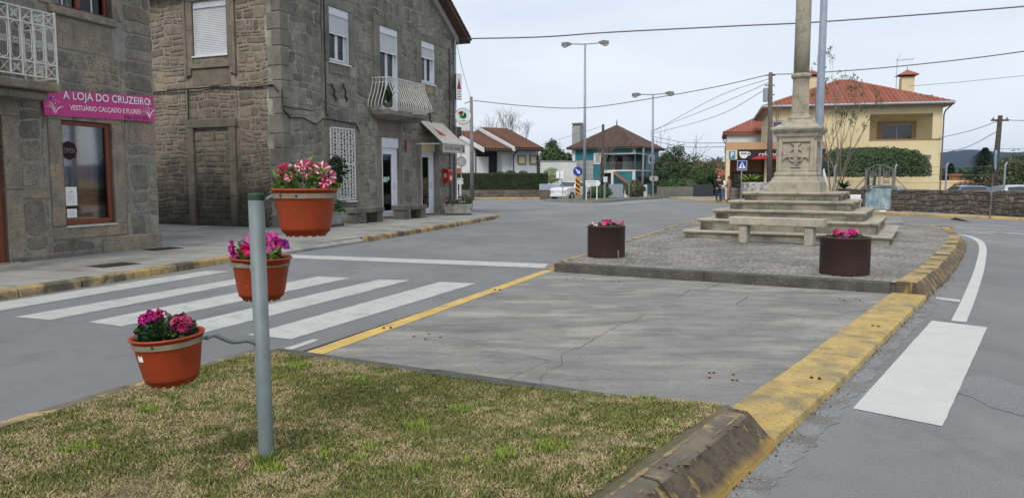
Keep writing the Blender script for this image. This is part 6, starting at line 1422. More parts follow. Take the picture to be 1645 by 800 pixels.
mb = MB(); mb.bev(-.24, .24, 0, .14, 0, .62, .02); mb.build('casing', M_signw, wm); MB().box(-.12, .12, -.006, 0, .18, .34).build('hatch', M_irong, wm)
MB().tube([(0, .1, -q.z + .44), (0, .1, 0)], .05, 6).build('leg', M_signw, wm)
# wire fence posts behind the wall
wdir = (Vector(WB) - Vector(WG2)).normalized(); wn_ = Vector((-wdir.y, wdir.x))
fps = []
for k, (px, yt) in enumerate([(1340, 265), (1437, 264), (1519, 262), (1613, 261)]):
    t = (px - 1431) / (1645 - 1431); 
    r_ = ray(px, 300); den = r_[0] * wdir.y - r_[1] * wdir.x; o0 = Vector(WG2) + wn_ * .75; tt = (o0.x * wdir.y - o0.y * wdir.x) / den; b0 = Vector((r_[0] * tt, r_[1] * tt)); zt2 = at(px, yt, b0.y).z
    f_ = thing('fence_post', ('slim grey fence post seen between monument and gate', 'slim grey fence post just right of the gate', 'slim grey fence post right of the yellow house behind the wall', 'slim grey fence post behind the wall at the right edge')[k], 'fence post', (b0.x, b0.y, 0), group='wire fence posts behind the field wall')
    MB().tube([(0, 0, 0), (0, 0, zt2 - .12), (.07, 0, zt2)], .035, 6).build('post', M_galv, f_); fps.append((b0.x, b0.y, zt2))
wf = thing('wire_fence', 'thin horizontal wires strung between the posts above the stone wall', 'wire fence'); mb = MB()
for h in (.15, .5, .85):
    for a, b in zip(fps, fps[1:]): mb.tube([(a[0], a[1], a[2] - h), ((a[0] + b[0]) / 2, (a[1] + b[1]) / 2, (a[2] + b[2]) / 2 - h - .02), (b[0], b[1], b[2] - h)], .007, 3)
mb.build('wires', M_wire, wf, kind='stuff')
# leaning sign seen edge on, timber utility pole at right
q = g(1590, 351, .12); sg = thing('round_road_sign', 'round road sign on a leaning rusty post, seen edge-on against the stone wall', 'road sign', (q[0], q[1], .12)); t1 = at(1598, 241, q[1] - .15)
top_ = Vector((t1.x - q[0], -.15, t1.z - .12)); MB().tube([(0, 0, 0), tuple(top_)], .03, 8).build('post', mat('rusty_grey_post', (.10, .06, .04), (.22, .22, .22), scale=2.5), sg)
mb = MB(T(top_.x + .04, top_.y - .02, top_.z - .36, rz=R(52)) @ Matrix.Rotation(PI / 2, 4, 'X')); mb.lathe([(.36, -.012), (.37, 0), (.36, .012)], 28); mb.build('disc', M_signlb, sg)
mb = MB(T(top_.x + .04, top_.y - .02, top_.z - .36, rz=R(52)) @ Matrix.Rotation(PI / 2, 4, 'X')); mb.lathe([(.35, .0125), (.27, .0165)], 28, cap=False); mb.build('rim', M_signw, sg)
up = []
def upole(label, px, py_t, Y, r, pxb=None, m=None, name='utility_pole'):
    t_ = at(px, py_t, Y); b_ = at(pxb if pxb is not None else px, py_t + 100, Y); sx = 0
    yb = 400 - FOC * math.tan(math.atan2(0, 1)) ; 
    base_px = pxb if pxb is not None else px; o = thing(name, label, 'utility pole', (at(base_px, 318, Y).x, Y, 0))
    MB().tube([(0, 0, -.1), (t_.x - o.location.x, 0, t_.z)], [r * 1.25, r * .8], 12).build('shaft', m or M_trunk, o, smooth=True); return o, t_
M_pole = mat('tarred_timber_pole', (.075, .058, .045), (.05, .04, .032), scale=6, bump=.4, bscale=20, bdist=.01)
M_cpole = mat('grey_concrete_pole', (.20, .195, .185), (.16, .155, .145), scale=3, bump=.3)
o, tR = upole('dark leaning timber utility pole behind the stone wall at the right', 1607, 186, 44, .15, 1594, M_pole)
mb = MB(); x_, z_ = tR.x - o.location.x, tR.z; mb.box(x_ - .5, x_ + .5, -.05, .05, z_ - .32, z_ - .22); mb.build('crossarm', M_pole, o); mb = MB()
for s_ in (-.4, 0, .4): mb.lathe([(.04, 0), (.05, .06), (.03, .12)], 8, (x_ + s_, 0, z_ - .22))
mb.build('insulators', M_irong, o, kind='stuff')
o, tM = upole('weathered timber utility pole with a small transformer can left of the monument', 1238, 117, 50, .16, 1236, mat('weathered_pole', (.13, .115, .10), (.085, .075, .065), scale=6, bump=.3))
x_, z_ = tM.x - o.location.x, tM.z; MB().lathe([(.16, 0), (.17, .03), (.17, .85), (.15, .9)], 14, (x_ - .3, -.05, z_ - 1.9)).build('transformer_can', M_galv, o)
mb = MB()
for dz in (.15, .8, 1.4): mb.box(x_ - .35, x_ + .3, -.04, .04, z_ - dz - .06, z_ - dz)
mb.build('brackets', M_cable, o)
o, tP = upole('grey concrete utility pole in front of the hedge beside the bungalow', 757, 156, 57, .14, 758.5, M_cpole)
x_, z_ = tP.x - o.location.x, tP.z; MB().tube([(x_ - .5, 0, z_ - .5), (x_, 0, z_ - .3)], .03, 5).build('bracket', M_cable, o)
o, tT = upole('thin timber pole with brackets rising before the teal house roof', 969, 200, 78, .16, 967, M_pole)
o, tT2 = upole('bare grey pole right of the stair roof of the teal house', 1034, 238, 63, .09, 1031.5, M_cpole)

# ================================================================== YELLOW HOUSE
YA = math.atan(319 / 1200); uY = Vector((math.cos(YA * 0 + R(14.9)), -math.sin(R(14.9)))); YL = Vector((18.8, 54.9)); YW, YD = 11.2, 10.5
yh = thing('yellow_house', 'pale yellow two-storey house with red tiled hip roof and a recessed balcony', 'house', (YL.x, YL.y, 0), -R(14.9))
def yloc(px, py, off_=0.0):      # image point -> local x, z on the front plane (offset forward)
    v_ = Vector((-uY.y, uY.x)); o0 = YL - v_ * off_; r_ = ray(px, py); den = r_[0] * uY.y - r_[1] * uY.x; tt = (o0.x * uY.y - o0.y * uY.x) / den
    return (Vector((r_[0] * tt, r_[1] * tt)) - o0).dot(uY), EYE + r_[2] * tt
bx0, bz1 = yloc(1398, 184); bx1, bz0 = yloc(1497, 223); ez = yloc(1505, 171)[1]; print('yellow', bx0, bx1, bz0, bz1, ez, yloc(1505, 240))
BD = 2.2
mb = MB(); holed_wall(mb, 0, YW, 0, ez, [(bx0, bx1, bz0, bz1)], .3); mb.box(0, .3, .3, YD, 0, ez); mb.box(YW - .3, YW, .3 if False else BD + .3, YD, 0, ez); mb.box(.3, YW - .3, YD - .3, YD, 0, ez)
mb.box(YW - .3, YW, .3, BD + .3, 0, bz0); mb.box(YW - .3, YW, .3, BD + .3, bz1, ez)
mb.box(bx0 - .3, YW - .301, BD, BD + .25, bz0 - .8, ez - .002); mb.box(bx0 - .3, bx0 - .002, .3, BD, bz0 - .8, ez - .003); mb.box(bx0, YW - .3, .3, BD, bz0 - .25, bz0 - .1); mb.box(bx0, YW - .3, .3, BD, bz1 + .05, bz1 + .2)
mb.build('wall', M_yellow, yh)
MB().box(YW - .42, YW - .02, .02, .4, bz0, bz1).build('balcony_pillar', mat('tan_pillar', (.30, .20, .13), bump=.1), yh)
MB().box(bx0 - .02, YW + .01, -.03, .32, bz0 - .09, bz0 + .002).build('balcony_coping', M_tan, yh)
wn = part_empty('balcony_window', yh); wx0, _ = yloc(1412, 195); wx0 += .35; wx1 = wx0 + 2.55; wz1 = bz1 - .55; mb = MB()
for q in ((wx0, wx1, wz1, wz1 + .18), (wx0, wx0 + .3, bz0 - .1, wz1), (wx1 - .3, wx1, bz0 - .1, wz1)): mb.box(q[0], q[1], BD - .08, BD, q[2], q[3])
mb.build('surround', MATS['tan_pillar'], wn); MB().box(wx0 + .3, wx1 - .3, BD - .03, BD - .005, bz0 - .1, wz1).build('pane', M_cargl, wn)
mb = MB(); mb.box((wx0 + wx1) / 2 - .04, (wx0 + wx1) / 2 + .04, BD - .06, BD - .03, bz0, wz1); mb.box(wx0 + .3, wx1 - .3, BD - .055, BD - .03, wz1 - .07, wz1); mb.build('frame', M_galv, wn)
ox, oz = yloc(1297, 190); wn2 = part_empty('window', yh)
a0, b0 = yloc(1243, 197); a1_, b1_ = yloc(1272, 232)
mb = MB(); mb.box(a0 - .15, a1_ + .15, -.04, .02, b1_ - .1, b0 + .15); mb.build('surround', M_greywall, wn2); MB().box(a0, a1_, -.06, -.03, b1_ + .7, b0).build('pane', M_cargl, wn2); MB().box(a0, a1_, -.07, -.035, b1_, b1_ + .66).build('shutter', M_greywall, wn2)
mb = MB(); q = yloc(1489, 252); mb.box(q[0] - .25, q[0] + .25, -.03, 0, q[1] - .15, q[1] + .12); mb.build('vent', M_irong, yh)
r_, r1_, r2_ = hiproof(yh, 0, YW, 0, YD, ez + .24, .405, .55, M_tile, cw=.29)
mb = MB(); mb.box(-.35, YW + .35, -.45, YD + .3, ez + .0, ez + .12); mb.build('eave_soffit', M_greywall, yh)
mb = MB(); mb.tube([(-.56, -.60, ez + .2), (YW + .56, -.60, ez + .2)], .09, 8); mb.tube([(-.62, -.56, ez + .2), (-.62, YD + .5, ez + .2)], .09, 8); mb.build('gutter', M_galv, yh)
mb = MB(); mb.tube([(YW + .5, -.55, ez + .15), (YW + .15, -.1, ez - .3), (YW + .07, -.06, ez - .6), (YW + .07, -.06, 0)], .05, 6); mb.tube([(-.5, -.5, ez + .15), (-.1, -.06, ez - .3), (-.07, -.06, 0)], .05, 6); mb.build('downpipe', M_bconc, yh, kind='stuff')
def cap_chimney(px, pyt, pyb, fy, w_, name='chimney'):
    x_, zt3 = yloc(px, pyt, -fy); ch = part_empty(name, yh); zb3 = ez + .3; MB().box(x_ - w_ / 2, x_ + w_ / 2, fy - w_ / 2, fy + w_ / 2, zb3, zt3 - .55).build('stack', M_yellow, ch)
    mb = MB(); 
    for sx in (-1, 1):
        for sy in (-1, 1): mb.box(x_ + sx * w_ * .36 - .06, x_ + sx * w_ * .36 + .06, fy + sy * w_ * .36 - .06, fy + sy * w_ * .36 + .06, zt3 - .55, zt3 - .38)
    mb.build('cap_posts', M_brown, ch)
    mb = MB(); k = w_ * .78; mb.loft([[(x_ - k, fy - k, zt3 - .42), (x_ + k, fy - k, zt3 - .42), (x_ + k, fy + k, zt3 - .42), (x_ - k, fy + k, zt3 - .42)], [(x_ - k, fy - k, zt3 - .36), (x_ + k, fy - k, zt3 - .36), (x_ + k, fy + k, zt3 - .36), (x_ - k, fy + k, zt3 - .36)], [(x_ - .05, fy - .05, zt3), (x_ + .05, fy - .05, zt3), (x_ + .05, fy + .05, zt3), (x_ - .05, fy + .05, zt3)]]); mb.build('cap_roof', M_tile, ch)
    MB().tube([(x_, fy, zt3), (x_, fy, zt3 + .25)], .025, 5).build('finial', M_irong, ch)
cap_chimney(1457.5, 113, 153, 4.2, .86); cap_chimney(1304, 113, 150, 4.5, .8)
q = yloc(1505, 153, -1.5); fl_ = part_empty('flue', yh); mb = MB()
for s_ in (-.15, .15): mb.tube([(YW - .6 + s_, 1.5, ez + .2), (YW - .6 + s_, 1.5, q[1] - .1)], .035, 5)
mb.box(YW - .9, YW - .3, 1.3, 1.7, q[1] - .1, q[1]); mb.build('flue_pipes', M_galv, fl_)
an = part_empty('aerial', yh); ax_, az_ = yloc(1441.5, 98, -4.0); mb = MB(); mb.tube([(ax_, 4, ez + .6), (ax_, 4, az_ + .15)], .022, 5); mb.tube([(ax_ - .1, 4, az_), (ax_ + 1.1, 4, az_ + .1)], .015, 4)
for k in range(6): mb.tube([(ax_ + .3 + k * .15, 3.75, az_ + .05), (ax_ + .3 + k * .15, 4.25, az_ + .05)], .01, 3); mb.tube([(ax_ + .3 + k * .15, 4, az_ - .08), (ax_ + .3 + k * .15, 4, az_ + .2)], .008, 3)
mb.tube([(ax_, 4, az_), (ax_ + .25, 4, az_ + .5)], .012, 4); mb.build('antenna', M_galv, an)
# ---- café in front of it
cf = thing('cafe', 'single-storey café with beige parapet, dark sign band, red awning and P sign', 'café', (YL.x, YL.y, 0), -R(14.9)); cd = 3.0
cl = lambda px, py: yloc(px, py, cd)
cx0 = cl(1166.5, 240)[0]; cx1 = 3.4; zpt = cl(1190, 229)[1]; zpb = cl(1190, 240.5)[1]; zsb = cl(1190, 256.5)[1]; print('cafe', cx0, zpt, zpb, zsb)
mb = MB(); mb.box(cx0, cx1, -cd, -.02, zpb, zpt); mb.box(cx0, -.35, -.015, 4, zpb, zpt); mb.build('parapet', M_beige, cf)
mb = MB(); mb.box(cx0 + .25, cx1 - .1, -1.35, -.02, 0, zpb - .003); mb.box(cx0 + .05, -.35, -.015, 4, 0, zpb - .003); mb.build('wall', M_tan, cf)
pl0 = cl(1166.5, 250)[0]; pl1 = cl(1173, 250)[0]; qx = cl(1184.5, 248)[0]
MB().box(pl0 - .002, qx, -cd + .02, -1.36, zsb, zpb - .004).build('sign_panel', M_cream, cf); MB().box(pl0, pl1, -cd + .03, -1.36, 0, zsb - .003).build('pillar', M_cream, cf)
a_ = cl(1228, 280)[0]; MB().box(a_, a_ + .32, -cd + .1, -cd + .45, 0, zsb).build('pillar', M_cream, cf)
MB().box(qx + .002, cx1, -cd + .02, -cd + .5, zsb, zpb - .004).build('sign_band', mat('dark_plum_sign', (.03, .018, .025), bump=0, rough=.4), cf)
psg = part_empty('parking_sign', cf); p0 = cl(1171, 254)[0]; p1_ = cl(1181, 243)[0]; z0, z1 = cl(1175, 254.5)[1], cl(1175, 243)[1]
MB().box(p0, p1_, -cd - .04, -cd + .01, z0, z1).build('plate', M_signlb, psg); text('P', 'letter', M_signw, psg, T((p0 + p1_) / 2 + .03, -cd - .045, (z0 + z1) / 2) @ FRONT, .22, .36, bold=.03)
cup = part_empty('cup_logo', cf); cxm, czm = cl(1195, 249)
MB(T(cxm, -cd - .02, czm)).loft([[(-.33, 0, .22), (.30, 0, .22), (.24, 0, -.12), (.12, 0, -.24), (-.10, 0, -.24), (-.25, 0, -.12)], [(-.33, .03, .22), (.30, .03, .22), (.24, .03, -.12), (.12, .03, -.24), (-.10, .03, -.24), (-.25, .03, -.12)]]).build('cup', M_signw, cup)
MB(T(cxm + .33, -cd - .0, czm + .06)).tube(circ(0, 0, .10, 0, 8), .035, 5).build('cup_handle', M_signw, cup)
MB().box(cxm - .2, cxm + .2, -cd - .026, -cd - .019, czm + .04, czm + .14).build('cup_print', M_irong, cup)
tx0 = cl(1219, 248); tx1 = cl(1252, 248); text('café novi', 'lettering', M_signw, cf, T((tx0[0] + tx1[0]) / 2 + .1, -cd + .005, tx0[1]) @ FRONT, tx1[0] - tx0[0] + .2, .36, bold=.01)
awx0 = cl(1206, 253)[0]; mb = MB(); mb.loft([[(awx0 + .5, -cd + .0, zsb + .22), (cx1, -cd + .0, zsb + .22), (cx1, -cd - .02, zsb + .25), (awx0 + .5, -cd - .02, zsb + .25)], [(awx0, -cd - .9, zsb - .02), (cx1, -cd - .9, zsb - .02), (cx1, -cd - .9, zsb + .02), (awx0, -cd - .9, zsb + .02)]]); mb.build('awning', mat('red_awning_cloth', (.36, .02, .025), bump=0), cf)
cwx0, cwz1 = yloc(1179, 279.5, 1.36); cwx1, cwz0 = yloc(1219.5, 301, 1.36); cw_ = part_empty('window', cf)
MB().box(cwx0, cwx1, -1.40, -1.36, cwz0, cwz1).build('pane', M_cargl, cw_); mb = MB()
for q in ((cwx0, cwx1, cwz1, cwz1 + .1), (cwx0 - .08, cwx0, cwz0, cwz1 + .1), (cwx1, cwx1 + .08, cwz0, cwz1 + .1), (cwx0 + .55, cwx0 + .62, cwz0, cwz1)): mb.box(q[0], q[1], -1.44, -1.36, q[2], q[3])
mb.build('frame', M_brown, cw_)
mb = MB(); x_, _ = yloc(1224, 280, 1.4); mb.box(x_, x_ + .1, -1.5, -1.38, 0, zsb); mb.build('downpipe', M_rust, cf)
lw = thing('cafe_wall', 'low pale stone wall in front of the café window', 'wall', (YL.x, YL.y, 0), -R(14.9)); l0, lz = cl(1174, 301.5); l1, _ = cl(1290, 302); rg = random.Random(80)
MB().box(l0, l1, -cd + .02, -cd + .25, 0, lz - .02).build('core', M_wallmortar, lw)
masonry(lw, T(0, -cd + .02, .1), courses((l0, l1, 0, lz - .1), (.25, .5), (.3, .7), rg, .3), mat('pale_field_stone', (.24, .21, .17), (.16, .14, .115), scale=2, rand=.2, bump=.4, bscale=30, bdist=.01), gap=.02, proud=.03, warpk=.05, seed=81)
def fern(name, label, loc, n, l, m, seed, cat='plant', up=.8):
    rg = random.Random(seed); o = thing(name, label, cat, loc); mb = MB()
    for k in range(n):
        a = rg.uniform(0, 2 * PI); d = Vector((math.cos(a), math.sin(a), up * rg.uniform(.5, 1.8))).normalized(); L_ = l * rg.uniform(.6, 1.1); p = Vector((0, 0, 0)); prev = p; side = d.cross(Vector((0, 0, 1))).normalized() * l * .08
        for j in range(4): nd = (d + Vector((0, 0, -.22 * j))).normalized(); q = prev + nd * L_ / 4; w1, w0 = side * (1 - (j + 1) / 4.2), side * (1 - j / 4.2); mb.add([tuple(prev - w0), tuple(prev + w0), tuple(q + w1), tuple(q - w1)], [(0, 1, 2, 3)]); prev = q
    mb.build('fronds', m, o, kind='stuff'); MB().lathe([(l * .08, -.1), (l * .06, .1)], 6).build('stem', M_trunk, o); return o
q = at(1205, 301, 51.2); fern('fern', 'bright green arching fern before the café window', (q.x, q.y, q.z), 110, 1.7, M_fol['lime_foliage'], 5)
q = at(1217, 316, 48.5); tr_ = thing('stone_trough', 'white-grey weathered trough on the wall by the café', 'planter', (q.x, q.y, .12)); zq = at(1217, 293, 48.5).z - .12
mb = MB(); mb.bev(-.95, .65, -.3, .3, zq - .72, zq, .04); mb.build('body', mat('chalky_stone', (.45, .44, .42), (.28, .275, .26), scale=4, patch=(.15, .15, .14), pscale=4), tr_); MB().bev(-.8, .5, -.25, .25, 0, zq - .725, .02).build('plinth', M_wallmortar, tr_)
# crossing sign
q = g(1191, 322.5, .12); cs2 = thing('crossing_sign', 'square blue pedestrian crossing sign on a thin post by the café', 'road sign', (q[0], 50.0, .12)); cs2.location.x = at(1191, 300, 50).x; zc2_ = at(1191, 266, 50).z - .12
MB().tube([(0, .05, 0), (0, .05, zc2_ + .3)], .035, 8).build('post', M_galv, cs2); MB().bev(-.325, .325, -.02, .02, zc2_ - .32, zc2_ + .32, .01).build('plate', M_signb, cs2)
mb = MB(); mb.box(-.325, .325, -.023, -.021, zc2_ + .295, zc2_ + .32); mb.box(-.325, .325, -.023, -.021, zc2_ - .32, zc2_ - .295); mb.box(-.325, -.3, -.023, -.021, zc2_ - .295, zc2_ + .295); mb.box(.3, .325, -.023, -.021, zc2_ - .295, zc2_ + .295); mb.build('border', M_signw, cs2)
MB().add([(-.25, -.026, zc2_ - .2), (.25, -.026, zc2_ - .2), (0, -.026, zc2_ + .24)], [(0, 1, 2)]).build('triangle', M_signw, cs2)
mb = MB(); mb.lathe([(.032, -.004), (.032, .004)], 10); pf = MB(T(0, -.032, zc2_ + .08) @ Matrix.Rotation(PI / 2, 4, 'X')); pf.lathe([(.03, -.003), (.03, .003)], 10); pf.T = T(0, -.03, zc2_)
pf.add([(-.03, 0, .045), (.035, 0, .045), (.05, 0, -.04), (.02, 0, -.04), (.08, 0, -.17), (.045, 0, -.17), (0, 0, -.08), (-.05, 0, -.17), (-.085, 0, -.17), (-.03, 0, -.04), (-.05, 0, -.03)], [(0, 9, 10), (0, 1, 2, 3, 9), (9, 3, 4, 5, 6), (9, 6, 7, 8)]); pf.build('walking_figure', M_black, cs2)
# white upper house behind the café
wh = thing('white_rear_house', 'white-walled house with red hip roof rising behind the café parapet', 'house', (YL.x, YL.y, 0), -R(14.9)); cl2 = lambda px, py: yloc(px, py, -11.4)
wx0 = cl2(1168, 220)[0]; wze = cl2(1190, 216)[1]; MB().box(wx0, 4.5, 11.4, 19, 0, wze).build('wall', M_whitewall, wh); hiproof(wh, wx0, 4.5, 11.4, 19, wze + .15, .50, .3, M_tile, cw=.28)
mb = MB(); mb.tube([(wx0 - .32, 11.1, wze), (wx0 - .32, 11.1, wze - .5), (wx0 - .07, 11.3, wze - .9), (wx0 - .07, 11.3, 0)], .05, 6); mb.build('downpipe', M_brown, wh)

# rounded clipped hedge-tree before the yellow house
hz0 = at(1400, 284, 49).z; hz1 = at(1400, 239, 49).z; hx0, hx1 = at(1322, 260, 49).x, at(1492, 260, 49).x
ht = thing('clipped_tree', 'broad dark green clipped tree with a flat underside before the yellow house', 'tree', ((hx0 + hx1) / 2, 49.2, 0)); rg = random.Random(90); mb = MB(); wx = (hx1 - hx0) / 2
for k in range(26000):
    x = rg.uniform(-1, 1); y = rg.uniform(-1, 1); e_ = (abs(x) ** 6.0 + abs(y) ** 3)
    if e_ > 1: continue
    topz = hz0 + (hz1 - hz0) * (1 - e_) ** .30 * (1 + .10 * noise.noise(Vector((x * 5, y * 3, 3))) + .10 * noise.noise(Vector((x * 14, y * 7, 5)))) - .25 * max(0, x) ** 2
    z = hz0 + (topz - hz0) * (1 - rg.random() ** 2 * .95); z = max(z, hz0 + .15 * noise.noise(Vector((x * 4, y * 4, 7))))
    if rg.random() < .35: z = rg.uniform(hz0, topz)
    p = Vector((x * wx, y * 1.5, z)); nr = Vector((x + rg.uniform(-.8, .8), y - .3 + rg.uniform(-.8, .8), rg.uniform(-.3, 1.2))).normalized(); a = nr.orthogonal().normalized(); b = nr.cross(a); s = .075 * rg.uniform(.5, 1.4)
    mb.add([tuple(p - a * s), tuple(p - b * s * .5), tuple(p + a * s), tuple(p + b * s * .5)], [(0, 1, 2, 3)])
mb.build('crown', M_fol['clipped_foliage'], ht, kind='stuff'); mb = MB(); 
for x_ in (-.3, .3): mb.tube([(x_ * .3, .4, 0), (x_, .3, hz0 + .5)], [.12, .08], 6)
mb.build('trunk', M_trunk, ht)
# light green olive-like tree with bare stems, right of the lamp post
q = at(1335, 300, 40); rg = random.Random(93); ot = thing('slender_tree', 'slender multi-stemmed tree with thin grey-green tufts before the yellow house', 'tree', (q.x, 40, 0)); mb = MB(); tips = []
for d, l in (((.12, 0, 1), 2.6), ((.28, .1, 1), 2.4), ((.5, -.1, 1), 2.5), ((.02, .1, 1), 2.7), ((.35, 0, 1), 2.2)): branch(mb, Vector((rg.uniform(-.1, .1), 0, 0)), Vector(d).normalized(), l * 1.08, .05, 3, rg, .38, tips, .28, 2, .62, .008)
mb.build('trunk', M_twig, ot); mb = MB()
for t_ in tips:
    if rg.random() < .9: leafcloud(mb, t_, rg.uniform(.2, .45), 70, .045, rg)
mb.build('crown', M_fol['olive_foliage'], ot, kind='stuff')
# agave behind the wall, cars parked in the yard, orange house, trees at right
q = at(1356, 300, 37); fern('agave', 'spiky blue-green agave behind the short wall', (q.x, q.y, at(0, 303, 37).z), 60, .75, M_fol['conifer_foliage'], 8, up=.9)
def car(label, M, L_, m, hatch=.12, roofh=1.46, w_=1.74, group=None):
    o = thing('car', label, 'car', group=group); o.matrix_world = M
    # station: x, half width low, z low, z sill, z waist, half width waist, z top, half width top
    st_ = [(0, .62, .42, .55, .72, .66, .72, .66), (.05, .74, .28, .5, .84, .76, .84, .74), (.22, .84, .22, .45, .9, .83, .92, .78), (.34 * L_ * .42, .86, .2, .42, .94, .86, .96, .78), (.30 * L_, .87, .2, .42, .97, .86, 1.02, .74), (.42 * L_, .87, .2, .42, .98, .86, roofh - .05, .62), (.55 * L_, .87, .2, .42, .99, .86, roofh, .61), (.78 * L_, .87, .2, .42, 1.0, .85, roofh - .03, .60), (.90 * L_, .86, .22, .44, 1.02, .82, roofh - .13, .57), (.965 * L_, .82, .26, .5, 1.0, .76, 1.08, .72), (L_, .72, .34, .55, .85, .70, .88, .66)]
    rings = []
    for x, a, z0, zs, zw, b, zt, c in st_: rings.append([(x, -a * .9, z0), (x, -a, zs), (x, -b, zw), (x, -c, zt), (x, -c * .6, zt + .03), (x, c * .6, zt + .03), (x, c, zt), (x, b, zw), (x, a, zs), (x, a * .9, z0)])
    b_ = MB().loft(rings).build('body', m, o)
    def q4(i, j, s_): 
        A, B = st_[i], st_[j]; f = lambda S, t: (S[0], s_ * ((S[5] + (S[7] - S[5]) * t) + .006), S[4] + (S[6] - S[4]) * t); return [f(A, .12), f(B, .12), f(B, .86), f(A, .86)]
    for s_ in (-1, 1):
        for i, j in ((5, 6), (6, 7)):
            p = q4(i, j, s_); x_in = .05; MB().add(p if s_ < 0 else p[::-1], [(0, 1, 2, 3)]).build('side_window', M_cargl, o)
        MB().bev(.34 * L_, .34 * L_ + .12, s_ * .9 - .09, s_ * .9 + .09, .95, 1.08, .02).build('mirror', m, o)
        MB(T(.04, s_ * .58, .66)).bev(-.07, .1, -.14, .14, -.07, .09, .02).build('headlight', M_lens, o)
        MB(T(L_ - .03, s_ * .66, .85)).bev(-.05, .07, -.09, .09, -.13, .13, .02).build('tail_light', M_red, o)
        for x in (.19 * L_, .80 * L_):
            wl = MB(T(x, s_ * .80, .31) @ Matrix.Rotation(PI / 2, 4, 'X')).lathe([(.20, -.09), (.30, -.10), (.315, -.06), (.315, .06), (.30, .10), (.20, .09)], 20).build('wheel', M_tyre, o); MB(T(x, s_ * (.80 + .06), .31) @ Matrix.Rotation(PI / 2, 4, 'X')).lathe([(.19, -.03), (.19, .03), (.05, .045)], 14).build('rim', M_galv, wl)
    ws = [(st_[4][0] + .03, -.70, 1.03 + .02), (st_[4][0] + .03, .70, 1.05), (st_[5][0] - .03, .58, roofh - .04), (st_[5][0] - .03, -.58, roofh - .04)]
    MB().add([(x - .03, y, z + .012) for x, y, z in ws], [(0, 3, 2, 1)]).build('windscreen', M_cargl, o)
    MB().add([(st_[8][0] + .03, -.56, roofh - .13), (st_[8][0] + .03, .56, roofh - .13), (st_[9][0] + .02, .66, 1.1), (st_[9][0] + .02, -.66, 1.1)], [(0, 1, 2, 3)]).build('rear_window', M_cargl, o)
    MB().bev(-.02, .0, -.26, .26, .42, .53, .004).build('number_plate', M_signw, o); MB().bev(L_ - .03, L_ + .02, -.26, .26, .62, .73, .004).build('number_plate', M_signw, o)
    MB().bev(-.04, .12, -.74, .74, .25, .45, .03).build('bumper', m, o); return o
def caron(px, py, Y, L_, m, label, rz_, roofh=1.46, k=1.0):
    t_ = at(px, py, Y); z_ = max(0, t_.z - roofh * k - .03); return car(label, T(t_.x, Y, 0 if z_ < .3 else 0, rz=rz_, s=k), L_, m, roofh=roofh)
caron(1492, 300, 41, 4.1, M_carb, 'dark blue car roof showing over the stone wall near the yellow house', R(-8), 1.46, .83)
caron(1554, 300, 38, 4.5, M_cars, 'silver estate car roof showing over the stone wall at right', R(-6), 1.46, .86)
caron(1350, 298, 40, 4.0, M_carg, 'grey car behind the short wall left of the gate', R(-6), 1.46, .85)
oh = thing('orange_low_house', 'low orange-washed outbuilding with tiled chimney beyond the parked cars', 'house'); a = at(1500, 290, 75); b = at(1563, 303, 75); oh.location = (a.x, 75, 0)
w_ = b.x - a.x; MB().box(0, w_, 0, 5, 0, a.z).build('wall', M_cream, oh); MB().box(w_ * .55, w_ * 1.25, -.5, 4, 0, a.z - .55).build('annexe', M_beige, oh)
hiproof(oh, w_ * .55, w_ * 1.25, -.5, 4, a.z - .5, .35, .2, M_tile, cw=.4)
cxx = at(1544.5, 280, 75).x - a.x; zt4 = at(0, 281, 75).z; ch = part_empty('chimney', oh); MB().box(cxx - .35, cxx + .35, .8, 1.5, a.z - .6, zt4 - .1).build('stack', M_tan, ch); MB().bev(cxx - .5, cxx + .5, .6, 1.7, zt4 - .1, zt4 + .1, .02).build('cap', M_tile, ch)
oh2 = thing('orange_far_house', 'orange house corner beside the olive-green tree at the right edge', 'house'); a = at(1620, 291, 70); oh2.location = (a.x, 70, 0); MB().box(0, 7, 0, 5, 0, a.z).build('wall', M_beige, oh2); hiproof(oh2, 0, 7, 0, 5, a.z + .1, .2, .2, M_beige, cw=.5); MB().box(1.1, 1.9, -.03, 0, .6, a.z - .35).build('window', M_brown, oh2)
def conifer(label, loc, h, r, m, seed, group=None):
    rg = random.Random(seed); o = thing('conifer', label, 'tree', loc, group=group); MB().tube([(0, 0, 0), (0, 0, h * .97)], [.16, .02], 6).build('trunk', M_trunk, o); mb = MB()
    for k in range(11000):
        t = rg.random() ** .8; z = h * (.06 + .93 * t); rr_ = r * (1 - t) ** .85 * (1 + .25 * math.sin(z * 5.2 + 2)) * rg.uniform(.25, 1.05) + .03; a = rg.uniform(0, 2 * PI); p = Vector((math.cos(a) * rr_, math.sin(a) * rr_, z - rr_ * .25)); d = Vector((math.cos(a), math.sin(a), rg.uniform(-.5, .1))); s = .17 * rg.uniform(.5, 1.2); e = d.cross(Vector((0, 0, 1))).normalized() * .05
        mb.add([tuple(p - e), tuple(p + e), tuple(p + d * s + e * .3), tuple(p + d * s - e * .3)], [(0, 1, 2, 3)])
    mb.build('crown', m, o, kind='stuff')
q = at(1583, 236, 62); conifer('pointed dark conifer standing left of the right-hand utility pole', (q.x, 62, 0), q.z, 3.3, M_fol['conifer_foliage'], 101)
q = at(1528, 262, 95); conifer('dark conifer beyond the orange outbuilding', (q.x, 95, 0), q.z, 1.8, M_fol['conifer_foliage'], 102)
q = at(1640, 255, 55); broadleaf('round_tree', 'olive-green rounded tree at the right edge of the view', (q.x, 55, 0), q.z, 2.3, M_fol['olive_foliage'], 103, 16000, .10, .12)
